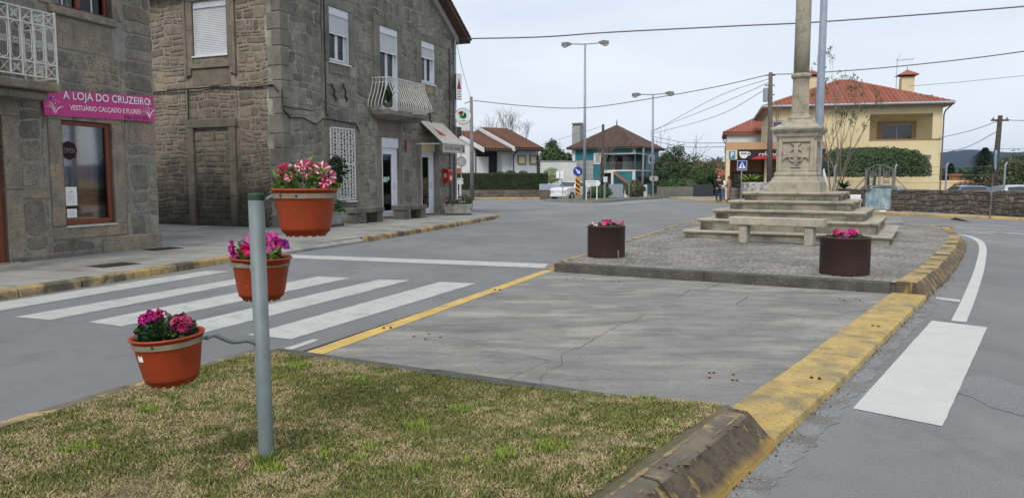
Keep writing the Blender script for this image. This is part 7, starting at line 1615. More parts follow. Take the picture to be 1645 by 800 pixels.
for k, (px, py, Y, r_, lab) in enumerate([(1510, 274, 110, 3.0, 'dark tree beside the yellow house corner in front of the hills'), (1566, 272, 105, 2.6, 'low dark tree left of the pointed conifer'), (1605, 268, 100, 3.2, 'dark tree right of the pointed conifer'), (1660, 262, 95, 3.4, 'dark tree beyond the right edge tree')]):
    q = at(px, py, Y); broadleaf('field_tree', lab, (q.x, Y, 0), q.z, r_, M_fol['dark_foliage'], 110 + k, 2600, .24, .15)
# ================================================================== LEFT AND MIDDLE DISTANCE
# pavement before the bungalow
KB = smoothline([(-30, 63), (-12, 60.2), g(740, 321.5, 0), (0, 60.3), g(880, 319.5, 0), (4.2, 64.0), (4.5, 70)], 4)
kfl = [Vector(p) for p in KB]; kn_ = normals(kfl); kin = [(p.x + n.x * .2, p.y + n.y * .2) for p, n in zip(kfl, kn_)]
pb = MB().sheet(kin + [(-30, 80)], .12).build('far_pavement', M_pave, kind='structure'); MB().prism(kin + [(-30, 80)], 0, .1).build('pavement_bed', M_pave, pb)
kerb(KB, [(0, 0), (.01, .1), (.03, .13), (.2, .132), (.2, 0)], 1.5, [M_yfar, M_yfar], pb, side=1)
# traffic island with kerb and grass
TI = [g(874, 323.8, 0), g(931, 325.8, 0), g(972, 325.3, 0), g(1016, 321.8, 0), g(1058, 319.4, 0)]; TIb = [(12.6, 62.6), (6.5, 57.5), (3.0, 55.6)]
tl = smoothline(TI, 4) + TIb + [TI[0]]; tfl = [Vector(p) for p in tl]; tin = []
cxm = sum(p[0] for p in tl) / len(tl); cym = sum(p[1] for p in tl) / len(tl)
ti = MB().sheet(tl[:-1], .11).build('traffic_island', mat('island_turf', (.12, .115, .055), (.08, .10, .035), scale=1.5, bump=.4), kind='structure'); MB().prism(tl[:-1], 0, .10).build('island_bed', M_conc, ti)
kerb(tl, [(0, 0), (.01, .12), (.03, .15), (.25, .15), (.25, 0)], 1.4, [M_conc, M_conc], ti, side=1)
# bungalow
q = at(782, 243, 68); BR_ = R(30); bg = thing('white_bungalow', 'white bungalow with brown tiled gables, dark porch and white chimney', 'house', (q.x, 68, 0), BR_); ub = Vector((math.cos(BR_), math.sin(BR_)))
def bloc(px, py, off_=0.0):
    v_ = Vector((-ub.y, ub.x)); o0 = Vector((q.x, 68)) + v_ * off_; r_ = ray(px, py); den = r_[0] * ub.y - r_[1] * ub.x; tt = (o0.x * ub.y - o0.y * ub.x) / den
    return (Vector((r_[0] * tt, r_[1] * tt)) - o0).dot(ub), EYE + r_[2] * tt
s1 = bloc(828, 243)[0]; s2 = bloc(872, 240)[0]; ze1 = bloc(782, 240)[1]; ze2 = bloc(828, 240)[1]
zr1_ = at(745, 211, 73).z; zr2_ = at(765, 207, 74).z; print('bung', s1, s2, ze1, ze2, zr1_, zr2_)
mb = MB(); mb.box(.0, s1 - .85, 2.0, 2.3, 0, ze1 + .3); mb.build('porch_wall', M_brown, bg); MB().bev(bloc(765.5, 260, 2)[0], bloc(784.5, 260, 2)[0], 1.93, 2.0, .3, bloc(770, 252, 2)[1], .02).build('garage_door', M_whitewall, bg)
mb = MB(); mb.box(s1 - .849, s1, .9, 2.3, 0, ze1 + .3); mb.loft([[(-.0, 2.3, 0), (-.0, 12, 0), (-.0, 12, ze1), (-.0, 6.5, zr1_ - .2), (-.0, 2.3, ze1 + .65)], [(-.25, 2.3, 0), (-.25, 12, 0), (-.25, 12, ze1), (-.25, 6.5, zr1_ - .2), (-.25, 2.3, ze1 + .65)]]); mb.build('wall', M_whitewall, bg)
mb = MB(); mb.box(s1 + .002, s2 - .35, .5, 11.5, 0, ze2 - .05); mb.build('wall', mat('pale_blue_white', (.50, .55, .58), (.44, .49, .52), scale=1, bump=.1), bg)
for a, b in ((831, 843.5), (850.5, 861)):
    x0, z1 = bloc(a, 249.5, .5); x1, z0 = bloc(b + 1, 265, .5); wn = part_empty('window', bg); MB().box(x0, x1, .44, .5, z0, z1).build('surround', M_irong, wn); MB().box(x0 + .15, x1 - .15, .41, .439, z0 + .15, z1 - .15).build('blind', M_creamcurt, wn)
def saddle(x0, x1, y0, yr, y1, ze, zr, m, nm, bd=M_whitewall):
    r = MB().loft([[(x0, y0, ze), (x0, yr, zr), (x0, y1, ze), (x0, y1, ze - .15), (x0, yr, zr - .18), (x0, y0, ze - .15)], [(x1, y0, ze), (x1, yr, zr), (x1, y1, ze), (x1, y1, ze - .15), (x1, yr, zr - .18), (x1, y0, ze - .15)]]).build(nm, m, bg)
    tb = MB(); tiles(tb, (x0, y0, ze), (x1, y0, ze), (x1, yr, zr), (x0, yr, zr), cw=.3); tb.build('roof_tiles', m, r, kind='stuff')
    MB().loft([[(x0 - .12, y0 - .1, ze - .28), (x0 - .12, y0 - .1, ze + .1), (x0 - .12, yr, zr + .12), (x0 - .12, yr, zr - .2)], [(x0 - .0, y0 - .1, ze - .28), (x0 - .0, y0 - .1, ze + .1), (x0 - .0, yr, zr + .12), (x0 - .0, yr, zr - .2)]]).build('bargeboard', bd, bg)
saddle(-.3, s1, 0, 6.5, 12, ze1, zr1_, M_tileb, 'roof'); saddle(s1 - .25, s2, -.25, 6.8, 12.5, ze2 + .08, zr2_ + .15, M_tileb, 'roof')
mb = MB(); mb.tube([(-.3, -.05, ze1 - .12), (s1 - .3, -.05, ze1 - .12)], .1, 6); mb.tube([(s1, -.3, ze2 - .05), (s2, -.3, ze2 - .05)], .1, 6); mb.tube([(s1 + .1, -.2, ze2 - .1), (s1 + .02, .4, ze2 - .6), (s1 + .02, .42, 0)], .06, 5); mb.tube([(s2 - .3, .42, ze2 - .1), (s2 - .3, .42, 0)], .06, 5); mb.build('gutter', M_brown, bg)
ch = part_empty('chimney', bg); cx_ = bloc(741, 200, 7)[0]; MB().box(cx_ - .2, cx_ + .75, 6.5, 7.4, ze1, at(741, 188, 72).z).build('stack', M_whitewall, ch); MB().box(cx_ - .28, cx_ + .83, 6.42, 7.48, at(741, 188, 72).z, at(741, 186, 72).z).build('cap', M_greywall, ch)
# hedge on its low wall
def strip_wall(name, label, cat, a, b, h, th, m, cells=None, seed=0, limit=120):
    a, b = Vector(a), Vector(b); L_ = (b - a).length; o = thing(name, label, cat, (a.x, a.y, 0), math.atan2(b.y - a.y, b.x - a.x)); MB().box(0, L_, 0, th, 0, h).build('core', m, o)
    return o, L_
ha, hb = at(731, 318, 61.2), at(886, 318, 62.2); hw_ = at(800, 305.5, 61.5).z; ho_, hl_ = strip_wall('low_wall', 'low dark stone wall under the long clipped hedge', 'wall', (ha.x - 8, 61.0), (hb.x, 62.2), hw_, .35, M_wallmortar)
masonry(ho_, I4, courses((0, hl_, .1, hw_), (.18, .34), (.3, .7), random.Random(5), .3), M_wallstone, gap=.02, proud=.03, warpk=.06, seed=6, limit=120)
hd = thing('hedge', 'long dark clipped hedge above the low wall by the bungalow', 'hedge', ((ha.x - 8), 61.6, 0), math.atan2(1.2, hb.x - ha.x + 8)); hz = at(800, 278.5, 62).z; mb = MB(); rg = random.Random(120); hl2 = hl_ - .3
mb2 = MB(); mb2.box(.1, hl2 - .1, .12, 1.0, hw_ * .5, hz - .2); mb2.build('shade_core', mat('hedge_dark_core', (.012, .02, .008), bump=0), hd)  # solid box, the hedge's inner shade put into a near-black green
for k in range(24000):
    f = rg.random(); x = rg.uniform(0, hl2)
    if f < .6: p = Vector((x, .05 + .10 * rg.random(), rg.uniform(hw_, hz)))
    elif f < .9: p = Vector((x, rg.uniform(0, 1.1), hz - .16 * rg.random() + .06 * noise.noise(Vector((x, 0, 0)))))
    else: p = Vector((hl2 - .1 * rg.random(), rg.uniform(0, 1.1), rg.uniform(hw_, hz)))
    nr = Vector((rg.uniform(-.8, .8), -1 + rg.uniform(-.5, .9), rg.uniform(-.2, 1))).normalized(); a = nr.orthogonal().normalized(); b = nr.cross(a); s = .075 * rg.uniform(.5, 1.3); mb.add([tuple(p - a * s), tuple(p - b * s * .5), tuple(p + a * s), tuple(p + b * s * .5)], [(0, 1, 2, 3)])
mb.build('foliage', M_fol['hedge_foliage'], hd, kind='stuff')
for k, (px, py, Y, rx, m, lab) in enumerate([(886, 269, 66, .85, 'lime_foliage', 'lime-green bush behind the hedge before the long white wall'), (820, 273, 65.5, .6, 'conifer_foliage', 'dark spiky shrub behind the hedge by the bungalow corner'), (840, 274, 65, .5, 'browny_foliage', 'low brown-green shrub behind the hedge'), (803, 275, 65, .5, 'olive_foliage', 'small yellow-green shrub behind the hedge by the porch')]):
    q_ = at(px, py, Y); bush('garden_shrub', lab, (q_.x, Y, max(0, q_.z - rx * 1.7)), rx, rx * .8, rx * .85, M_fol[m], 130 + k, 1500, .07)
# long pale wall and tree behind, barrier box, post boxes, white car
a, b = at(868, 260, 78), at(926, 260, 78); o, l_ = strip_wall('garden_wall', 'long pale grey rendered wall between bungalow and teal house', 'wall', (a.x, 78), (b.x, 78), a.z, .3, M_whitewall)
MB().box(-.02, l_ + .02, -.05, .35, a.z, a.z + .1).build('coping', M_greywall, o)
q_ = at(896, 234, 92); broadleaf('round_tree', 'leafy green tree behind the long pale wall', (q_.x, 92, 0), q_.z, 2.1, M_fol['mid_foliage'], 140, 7000, .16, .15)
a, b = at(866.5, 296, 58.8), at(897, 306, 58.8); zb_, zt_2 = at(0, 306, 58.8).z, at(0, 296, 58.8).z; o = thing('metal_trough', 'blue-grey metal bin box standing on a dark base by the roadside', 'container', (a.x, 58.8, 0)); MB().bev(0, b.x - a.x, 0, .7, zb_, zt_2, .03).build('box', mat('blue_grey_metal', (.28, .33, .39), rough=.5), o); MB().bev(.03, b.x - a.x - .03, .05, .65, 0, zb_ - .003, .02).build('base', M_wallmortar, o)
for k, px in enumerate((896, 902.5)):
    z0, z1 = at(px, 287, 59.5).z, at(px, 275, 59.5).z; q_ = at(px, 280, 59.5); o = thing('parcel_box', ('left of two white upright boxes on posts behind the white car', 'right of two white upright boxes on posts behind the white car')[k], 'letter box', (q_.x, 59.5, 0)); MB().bev(-.13, .13, -.1, .1, z0, z1, .02).build('box', M_signw, o); MB().tube([(0, 0, 0), (0, 0, z0)], .03, 5).build('post', M_irong, o)
q_ = at(908, 296, 58.5); cwx = car('white hatchback parked behind the striped marker and blue arrow sign', T(at(896, 300, 57.6).x, 57.6, 0, rz=R(52), s=.98), 3.9, M_carw, roofh=1.42)
# teal house
TC = Vector((13.95, 85)); psi = R(30); tHo = thing('teal_house', 'teal two-storey house with dark hip roof, corner balcony and tall grey chimney', 'house', (TC.x, TC.y, 0), -psi)
ut = Vector((math.cos(psi), -math.sin(psi))); vt = Vector((math.sin(psi), math.cos(psi)))
def tl_(px, py, off_=0.0):          # left (front) face: local x from -7.7..0
    o0 = TC + vt * off_; r_ = ray(px, py); den = r_[0] * ut.y - r_[1] * ut.x; tt = (o0.x * ut.y - o0.y * ut.x) / den; return (Vector((r_[0] * tt, r_[1] * tt)) - o0).dot(ut), EYE + r_[2] * tt
def tr_(px, py):                      # right face: local y
    r_ = ray(px, py); den = r_[0] * vt.y - r_[1] * vt.x; tt = (TC.x * vt.y - TC.y * vt.x) / den; return (Vector((r_[0] * tt, r_[1] * tt)) - TC).dot(vt), EYE + r_[2] * tt
TWd = -tl_(920, 250)[0]; TDp = tr_(1058, 250)[0]; tze = tl_(1019, 237)[1]; bxa = tl_(971, 260)[0]; bza, bzb = tl_(1015, 273)[1], tl_(1015, 247.5)[1]; bye = tr_(1038, 255)[0]
print('teal', TWd, TDp, tze, bxa, bza, bzb, bye)
mb = MB(); mb.box(-TWd, bxa, 0, TDp, 0, tze); mb.box(bxa + .001, -.0, 0, TDp, 0, bza - .15); mb.box(bxa + .001, 0, 0, TDp, bzb, tze); mb.box(bxa + .001, 0, bye, TDp, bza - .149, bzb - .001); mb.build('wall', M_teal, tHo)
MB().box(-.012, .012, .05, TDp - .05, .05, tze - .05).build('blue_side_render', M_blue, tHo) if False else MB().box(.002, .014, bye + .02, TDp - .02, .02, tze - .02).build('blue_side_render', M_blue, tHo)
mb = MB(); mb.box(bxa + .002, -1.7, 1.7, 1.8, bza - .15, bzb); mb.box(-1.75, -1.65, 1.8, bye - .002, bza - .15, bzb); mb.build('balcony_back_wall', mat('pinkish_render', (.36, .32, .29), bump=.1), tHo)
for a, b in ((989, 1000), (972, 975)):
    x0, x1 = tl_(a, 260, 1.7)[0], tl_(b, 260, 1.7)[0]; MB().box(x0, x1, 1.6, 1.69, bza, bzb - .25).build('balcony_door', M_brown, tHo)
mb = MB(); mb.box(bxa, .06, -.06, .0 - .001, bza - .17, bza); mb.box(.001, .06, 0, bye + 4, bza - .17, bza); mb.build('floor_band', M_whitewall, tHo)
mb = MB(); mb.box(bxa - .05, .05, -.05, -.001, bzb - .02, bzb + .12); mb.box(.001, .05, 0, bye, bzb - .02, bzb + .12); mb.build('upper_band', M_whitewall, tHo)
for nm, q in (('corner_pilaster', (-TWd - .03, -TWd + .35, -.04, -.001, 0, tze)), ('corner_pilaster', (-.32, .03, -.04, -.001, bzb + .12, tze)), ('corner_pilaster', (-.32, .03, -.045, -.001, 0, bza - .17)), ('corner_pilaster', (.001, .04, TDp - .35, TDp + .02, 0, tze))): MB().box(*q).build(nm, M_whitewall, tHo)
for x_ in (bxa + .08, -.06): MB().tube([(x_, .06, bza), (x_, .06, bzb)], .05, 6).build('balcony_post', M_irong, tHo)
MB().tube([(-.06, bye - .1, bza), (-.06, bye - .1, bzb)], .05, 6).build('balcony_post', M_irong, tHo)
mb = MB(); mb.tube([(bxa, .05, bza + .85), (-.05, .05, bza + .85), (-.05, bye, bza + .85)], .025, 4)
for k in range(40): x_ = bxa + (-bxa) * k / 40; mb.tube([(x_, .05, bza), (x_, .05, bza + .85)], .012, 3)
for k in range(16): mb.tube([(-.05, bye * k / 16, bza), (-.05, bye * k / 16, bza + .85)], .012, 3)
mb.build('balcony_railing', M_irong, tHo)
x0, z1 = tl_(954, 246); x1, z0 = tl_(966, 264); wn = part_empty('window', tHo); MB().box(x0, x1, -.05, -.001, z0, z1).build('surround', M_whitewall, wn); MB().box(x0 + .25, x1 - .25, -.07, -.051, z0 + .2, z1 - .2).build('pane', M_greywall, wn)
y0_, z1 = tr_(1041, 248); y1_, z0 = tr_(1051, 264); wn = part_empty('window', tHo); MB().box(.016, .06, y0_, y1_, z0, z1).build('surround', M_whitewall, wn); MB().box(.061, .075, y0_ + .5, y1_ - .5, z0 + .25, z1 - .25).build('pane', M_cargl, wn)
# block infill lower left
x0 = tl_(922, 275)[0]; x1 = tl_(954, 275)[0]; zt5 = tl_(935, 258)[1]; bp = part_empty('blockwork', tHo); nrow = 7; hh = zt5 / nrow
for r_ in range(nrow):
    for c_ in range(4): MB().bev(x0 + (x1 - x0) * c_ / 4 + .01, x0 + (x1 - x0) * (c_ + 1) / 4 - .01, -.16, -.002, r_ * hh + .012, (r_ + 1) * hh - .012, .01).build('concrete_block', M_greywall, bp)
# lower openings and stair with tiled slope
x0, z1 = tl_(972, 279); x1, z0 = tl_(985, 296); MB().box(x0, x1, -.05, -.002, .3, z1).build('cellar_opening', M_brown, tHo); MB().box(x0 - .1, x1 + .3, -.5, -.003, z1 + .06, z1 + .22).build('canopy', M_whitewall, tHo)
x0, z0 = tl_(985, 276, -1.5); x1, z1 = tl_(1011, 296, -1.5); st5 = part_empty('stair', tHo)
MB().loft([[(x0, -1.6, z0), (x1, -1.6, z1), (x1, -1.6, z1 - .22), (x0, -1.6, z0 - .22)], [(x0, -.9, z0), (x1, -.9, z1), (x1, -.9, z1 - .22), (x0, -.9, z0 - .22)]]).build('tiled_parapet', M_tile, st5)
MB().loft([[(x0 + .1, -1.5, z0 - .23), (x1, -1.5, z1 - .23), (x1, -1.5, 0), (x0 + .1, -1.5, 0)], [(x0 + .1, -.9, z0 - .23), (x1, -.9, z1 - .23), (x1, -.9, 0), (x0 + .1, -.9, 0)]]).build('stair_wall', mat('dark_teal_render', (.012, .075, .09), bump=.1), st5); MB().box(x0 - .18, x0 + .08, -1.65, -1.35, 0, z0 - .05).build('stair_pillar', M_whitewall, st5)
for a, b in ((1025, 1030), (1034, 1046)):
    y0_, z1 = tr_(a, 284); y1_, z0 = tr_(b, 294); MB().box(.0155, .05, max(.3, y0_), max(.8, y1_), z0, z1).build('lower_window', M_brown, tHo)
r_, r1_, r2_ = hiproof(tHo, -TWd, 0, 0, TDp, tze + .1, .62, .55, M_tilec, cw=.3)
for rr_ in (r1_, r2_): MB().tube([rr_, (rr_[0], rr_[1], rr_[2] + .5), (rr_[0], rr_[1], rr_[2] + .8)], [.08, .05, .01], 5).build('finial', M_tilec, tHo)
ch = part_empty('chimney', tHo); cz_ = tl_(927, 198, 1.0)[1]; cxc = tl_(928, 210, 1.0)[0]; MB().box(cxc - .55, cxc + .5, .6, 1.6, tze - .5, cz_ - .35).build('stack', M_greywall, ch)
mb = MB()
for k in range(4): mb.box(cxc - .52 + k * .3, cxc - .44 + k * .3, .65, 1.55, cz_ - .35, cz_ - .12)
mb.build('vent_fins', M_greywall, ch); MB().box(cxc - .62, cxc + .57, .53, 1.67, cz_ - .12, cz_).build('cap', M_greywall, ch)
# street lamps with twin heads
def twinlamp(label, px, pyt, pyb, Y, k):
    t_ = at(px, pyt, Y); bx = at(px - 1, 318, Y); o = thing('street_lamp', label, 'street lamp', (bx.x, Y, 0), group='twin-armed street lamps by the roundabout'); h = t_.z; dx = t_.x - bx.x
    MB().tube([(0, 0, 0), (dx, 0, h)], [.13, .07], 10).build('pole', M_galv, o, smooth=True)
    for s_, dz in ((-1, -.05), (1, .08)):
        MB().tube([(dx, 0, h - .05), (dx + s_ * 1.0, 0, h + dz * .5)], .045, 5).build('arm', M_galv, o)
        MB().loft([[(dx + s_ * 1.0, -.08, h + dz - .05), (dx + s_ * 1.0, .08, h + dz - .05), (dx + s_ * 1.0, .08, h + dz + .05), (dx + s_ * 1.0, -.08, h + dz + .05)], [(dx + s_ * 1.3, -.2, h + dz - .14), (dx + s_ * 1.3, .2, h + dz - .14), (dx + s_ * 1.3, .17, h + dz + .15), (dx + s_ * 1.3, -.17, h + dz + .15)], [(dx + s_ * 1.75, -.16, h + dz - .12), (dx + s_ * 1.75, .16, h + dz - .12), (dx + s_ * 1.75, .13, h + dz + .10), (dx + s_ * 1.75, -.13, h + dz + .10)]]).build('lamp_head', M_irong, o)
        MB().lathe([(.19, 0), (.17, -.09), (.06, -.13)], 10, (dx + s_ * 1.5, 0, h + dz - .13)).build('lens', M_lens, o)
    return o
twinlamp('taller twin-armed street lamp rising behind the blue arrow sign', 940, 70.5, 320, 56.5, 1)
twinlamp('smaller twin-armed street lamp at the right end of the teal house', 1049, 151.5, 319, 63.5, 1)
# signs on the traffic island
q_ = g(928, 324, 0.1); Ys = 53.2; ks = thing('keep_right_sign', 'round blue arrow sign above a yellow and black striped marker', 'road sign', (at(928, 300, Ys).x, Ys, .11)); zz = lambda py, Y: at(0, py, Y).z - .11
MB().tube([(0, .04, 0), (0, .04, zz(268, Ys))], .03, 6).build('post', M_galv, ks); c_ = zz(275.5, Ys)
MB(T(0, -.02, c_) @ Matrix.Rotation(PI / 2, 4, 'X')).lathe([(.325, -.01), (.335, 0), (.325, .01)], 32).build('disc', M_signb, ks)
mb = MB(T(0, -.035, c_) @ Matrix.Rotation(R(45), 4, 'Y')); mb.add([(-.23, 0, .035), (.03, 0, .05), (.03, 0, .13), (.24, 0, 0), (.03, 0, -.13), (.03, 0, -.05), (-.23, 0, -.035)], [(0, 1, 5, 6), (1, 2, 3, 4, 5)]); mb.build('arrow', M_signw, ks)
zt6, zb6 = zz(285, Ys), zz(314, Ys); mk = MB().box(-.15, .15, -.01, .02, zb6, zt6).build('marker_board', M_orange, ks); mb = MB(); n = 4; hs_ = (zt6 - zb6) / n
for k in range(n): z_ = zt6 - k * hs_; pts_ = [(-.15, z_ - .10), (.15, z_ - .34), (.15, max(zb6, z_ - .34 - hs_ * .5)), (-.15, max(zb6, z_ - .10 - hs_ * .5))]; mb.add([(x, -.014, z) for x, z in pts_], [(0, 1, 2, 3)])
mb.build('black_stripes', M_black, mk, kind='stuff')
Yd = 54.0; ds = thing('direction_sign', 'white arrow-shaped direction board on two posts', 'road sign', (at(952, 300, Yd).x, Yd, .11)); x0, x1 = at(940.5, 300, Yd).x - ds.location.x, at(965, 300, Yd).x - ds.location.x; z0, z1 = zz(299, Yd), zz(290, Yd)
zm_ = (z0 + z1) / 2; o_ = [(x0, z0), (x1 - .15, z0), (x1, zm_), (x1 - .15, z1), (x0, z1)]; MB().loft([[(x, -.02, z) for x, z in o_], [(x, .02, z) for x, z in o_]]).build('board', M_signw, ds)
text('FAFE', 'lettering', M_black, ds, T(-.05, -.024, zm_ + .08) @ FRONT, .62, .12) if False else text('FATIMA', 'lettering', M_black, ds, T(-.05, -.024, zm_ + .08) @ FRONT, .62, .12)
text('S. PEDRO', 'lettering', M_irong, ds, T(-.05, -.024, zm_ - .09) @ FRONT, .5, .09)
for px in (942, 959): x_ = at(px, 305, Yd).x - ds.location.x; MB().tube([(x_, .03, 0), (x_, .03, z0 + .1)], .045, 6).build('post', M_signw, ds)
for k, (px, yt, Y, lab) in enumerate([(903.8, 300, 54, 'thin grey bollard post left of the striped marker'), (949, 299, 55.5, 'thin grey post between the legs of the direction board'), (970.5, 298, 54.5, 'thin pale post right of the direction board'), (1010.5, 294, 57, 'thin yellow-grey post before the round bush')]):
    o = thing('marker_post', lab, 'post', (at(px, 305, Y).x, Y, .11), group='thin posts on the traffic island'); MB().tube([(0, 0, 0), (0, 0, zz(yt, Y))], .035, 6).build('tube', M_galv, o); MB().lathe([(.045, 0), (.05, .05), (.02, .09)], 8, (0, 0, zz(yt, Y))).build('cap', M_galv, o)
Yn = 56; o = thing('small_info_sign', 'small white notice on a post left of the grey gate', 'sign', (at(972.5, 290, Yn).x, Yn, .11)); MB().bev(-.15, .15, -.02, .02, zz(293, Yn), zz(284, Yn), .01).build('plate', mat('pale_blue_plate', (.50, .58, .62), bump=0), o); MB().tube([(0, .04, 0), (0, .04, zz(285, Yn))], .03, 6).build('post', M_galv, o)
Yn = 62.5; o = thing('back_of_sign', 'pair of small grey sign backs on a post beside the smaller street lamp', 'sign', (at(1049.5, 290, Yn).x, Yn, .11))
for dx in (-.13, .2): MB(T(dx, 0, zz(287, Yn)) @ Matrix.Rotation(PI / 2, 4, 'X')).lathe([(.22, -.012), (.22, .012)], 16).build('plate', M_greywall, o)
MB().tube([(0, .05, 0), (0, .05, zz(285, Yn))], .05, 6).build('post', M_galv, o)
# yard front: gate, gatepost, bush, walls
def pbox(name, label, cat, pxa, pxb, pyt, Y, th, m, part='panel', z0=0.0, group=None):
    a, b = at(pxa, pyt, Y), at(pxb, pyt, Y); o = thing(name, label, cat, (a.x, Y, z0)); MB().bev(0, b.x - a.x, 0, th, 0, a.z - z0, .015).build(part, m, o); return o, b.x - a.x, a.z
o, w_, h_ = pbox('sheet_gate', 'grey sheet-metal gate before the teal house stairs', 'gate', 978, 1001, 296, 66, .08, M_metalgrey)
for k in range(1, 4): MB().box(w_ * k / 4 - .02, w_ * k / 4 + .02, -.02, -.001, .02, h_ - .02).build('rib', M_metalgrey, o)
o, w_, h_ = pbox('gate_pillar', 'white gate pillar with a stone cap right of the grey gate', 'pillar', 1003.5, 1008, 303, 65.5, .3, M_whitewall); MB().box(-.06, w_ + .06, -.06, .36, h_, h_ + .12).build('cap', M_greywall, o)
o, w_, h_ = pbox('utility_cabinet', 'white cabinet with a small dark window before the teal house', 'cabinet', 1029.5, 1040, 297, 64.5, .3, M_whitewall); MB().box(w_ * .4, w_ * .75, -.02, -.001, h_ - .55, h_ - .2).build('hatch', M_brown, o)
o, w_, h_ = pbox('front_wall', 'grey block boundary wall right of the teal house', 'wall', 1056, 1114, 300.5, 66.5, .25, mat('grey_block_wall', (.19, .185, .17), (.13, .128, .12), scale=1, bump=.3))
for k in range(5): MB().bev(w_ * k / 5, w_ * k / 5 + .22, -.06, -.001, 0, h_ + .03, .01).build('pier', MATS['grey_block_wall'], o)
o, w_, h_ = pbox('dark_gate', 'dark slatted gate beyond the standing people', 'gate', 1114.5, 1146, 297, 67, .08, mat('dark_grey_gate', (.06, .065, .075), bump=0))
for k in range(14): MB().box(w_ * k / 14 + .02, w_ * (k + 1) / 14 - .03, -.03, -.001, .05, h_ - .05).build('slat', MATS['dark_grey_gate'], o)
for k, (px, py, Y, rx, rz_, m, lab, sz, n) in enumerate([(1019, 292, 62.5, .85, .8, 'browny_foliage', 'bushy green and rust shrub between the thin posts', .07, 2600), (961, 300, 60, 1.2, .55, 'mid_foliage', 'low dark shrub behind the direction board', .07, 2400), (945, 301, 60.5, .8, .5, 'dark_foliage', 'low shrub left of the direction board posts', .07, 1500), (1085, 291, 70, 1.3, .9, 'mid_foliage', 'bushy shrub growing over the block wall', .09, 2200), (1068, 293, 70, 1.0, .8, 'dark_foliage', 'dark shrub behind the block wall by the teal house', .09, 1800), (1105, 293, 70, 1.2, .8, 'olive_foliage', 'olive shrub behind the right end of the block wall', .09, 1800)]):
    q_ = at(px, py, Y); bush('shrub', lab, (q_.x, Y, max(0, q_.z - 2 * rz_)), rx, rx * .8, rz_, M_fol[m], 160 + k, n, sz)
# trees right of the teal house
for k, (px, py, Y, r_, m, lab, n, sz) in enumerate([(1076, 250, 84, 2.3, 'dark_foliage', 'dark evergreen beside the teal house', 6500, .15), (1092, 262, 80, 2.0, 'mid_foliage', 'mid-green tree right of the dark evergreen', 5000, .14), (1063, 258, 90, 2.2, 'browny_foliage', 'brown-tinged tree at the teal house corner', 4500, .15), (1118, 265, 82, 2.3, 'olive_foliage', 'light green tree under the bare branches', 6000, .13), (1134, 268, 76, 2.1, 'mid_foliage', 'leafy green tree behind the standing people', 6500, .12), (1106, 266, 95, 2.6, 'dark_foliage', 'dark tree beyond the block wall', 4500, .17), (1088, 272, 74, 1.6, 'dark_foliage', 'low dark tree over the block wall', 4000, .12)]):
    q_ = at(px, py, Y); broadleaf('yard_tree', lab, (q_.x, Y, 0), q_.z + .3, r_, M_fol[m], 180 + k, n, sz, .14, group='trees between the teal house and the café')
def bare(label, px, py, Y, h, seed, depth=5, n=3, spread=.55, r=.10, m=M_twig, lean=(0, 0, 1), base=None):
    rg = random.Random(seed); q_ = at(px, py, Y); o = thing('bare_tree', label, 'tree', (q_.x, Y, 0)); mb = MB(); branch(mb, Vector((0, 0, 0)), Vector(lean).normalized(), h, r, depth, rg, spread, None, .12, n, .6, .012); mb.build('trunk', m, o); return o
bare('bare tree with spreading grey branches behind the bungalow', 838, 240, 110, 4.4, 201, 5, 3, .55, .16); bare('bare twiggy tree showing over the bungalow roof ridge', 806, 240, 112, 3.8, 202, 5, 3, .6, .14)
bare('leaning bare tree above the green trees in the middle', 1100, 280, 88, 2.6, 203, 4, 2, .5, .16, lean=(.35, 0, 1)); bare('thin bare tree left of the middle trees', 1069, 260, 100, 2.5, 204, 5, 2, .4, .05)
bare('bare twiggy tree before the teal house', 962, 300, 68, 1.9, 205, 4, 3, .5, .07, lean=(.05, 0, 1)); bare('bare branches spreading behind the monument column', 1262, 250, 46, 2.0, 206, 5, 2, .5, .035)
bare('fine bare branches right of the monument column before the yellow roof', 1345, 300, 43, 1.9, 207, 5, 2, .4, .03)
# palm, red roofed houses behind
q_ = at(1152, 262, 100); pm = fern('palm_tree', 'palm crown rising above the brown roof in the distance', (q_.x, 100, at(0, 263, 100).z), 70, 2.0, M_fol['dark_foliage'], 11, cat='tree', up=.7); MB().tube([(0, 0, -q_.z), (0, 0, 0)], [.25, .2], 7).build('trunk', M_trunk, pm)
for nm, lab, pa, pb_, pt, Y, m, mr, pit in (('brown_roof_house', 'distant house with a brown roof under the palm', 1144, 1172, 269, 92, M_cream, M_tilec, .75), ('red_roof_house', 'small white house with a bright red roof behind the café corner', 1149, 1168, 283.5, 78, M_whitewall, M_tile, .9), ('distant_cottage', 'white cottage far behind the hedge and bungalow', 1118, 1132, 262, 130, M_cream, M_tile, .3)):
    a, b = at(pa, pt, Y), at(pb_, pt, Y); o = thing(nm, lab, 'house', (a.x, Y, 0)); MB().box(0, b.x - a.x, 0, 5, 0, a.z).build('wall', m, o); hiproof(o, 0, b.x - a.x, 0, 5, a.z, pit, .2, mr, cw=.35); MB().box((b.x - a.x) * .3, (b.x - a.x) * .6, -.03, -.001, a.z - 1.4, a.z - .5).build('window', M_brown, o)
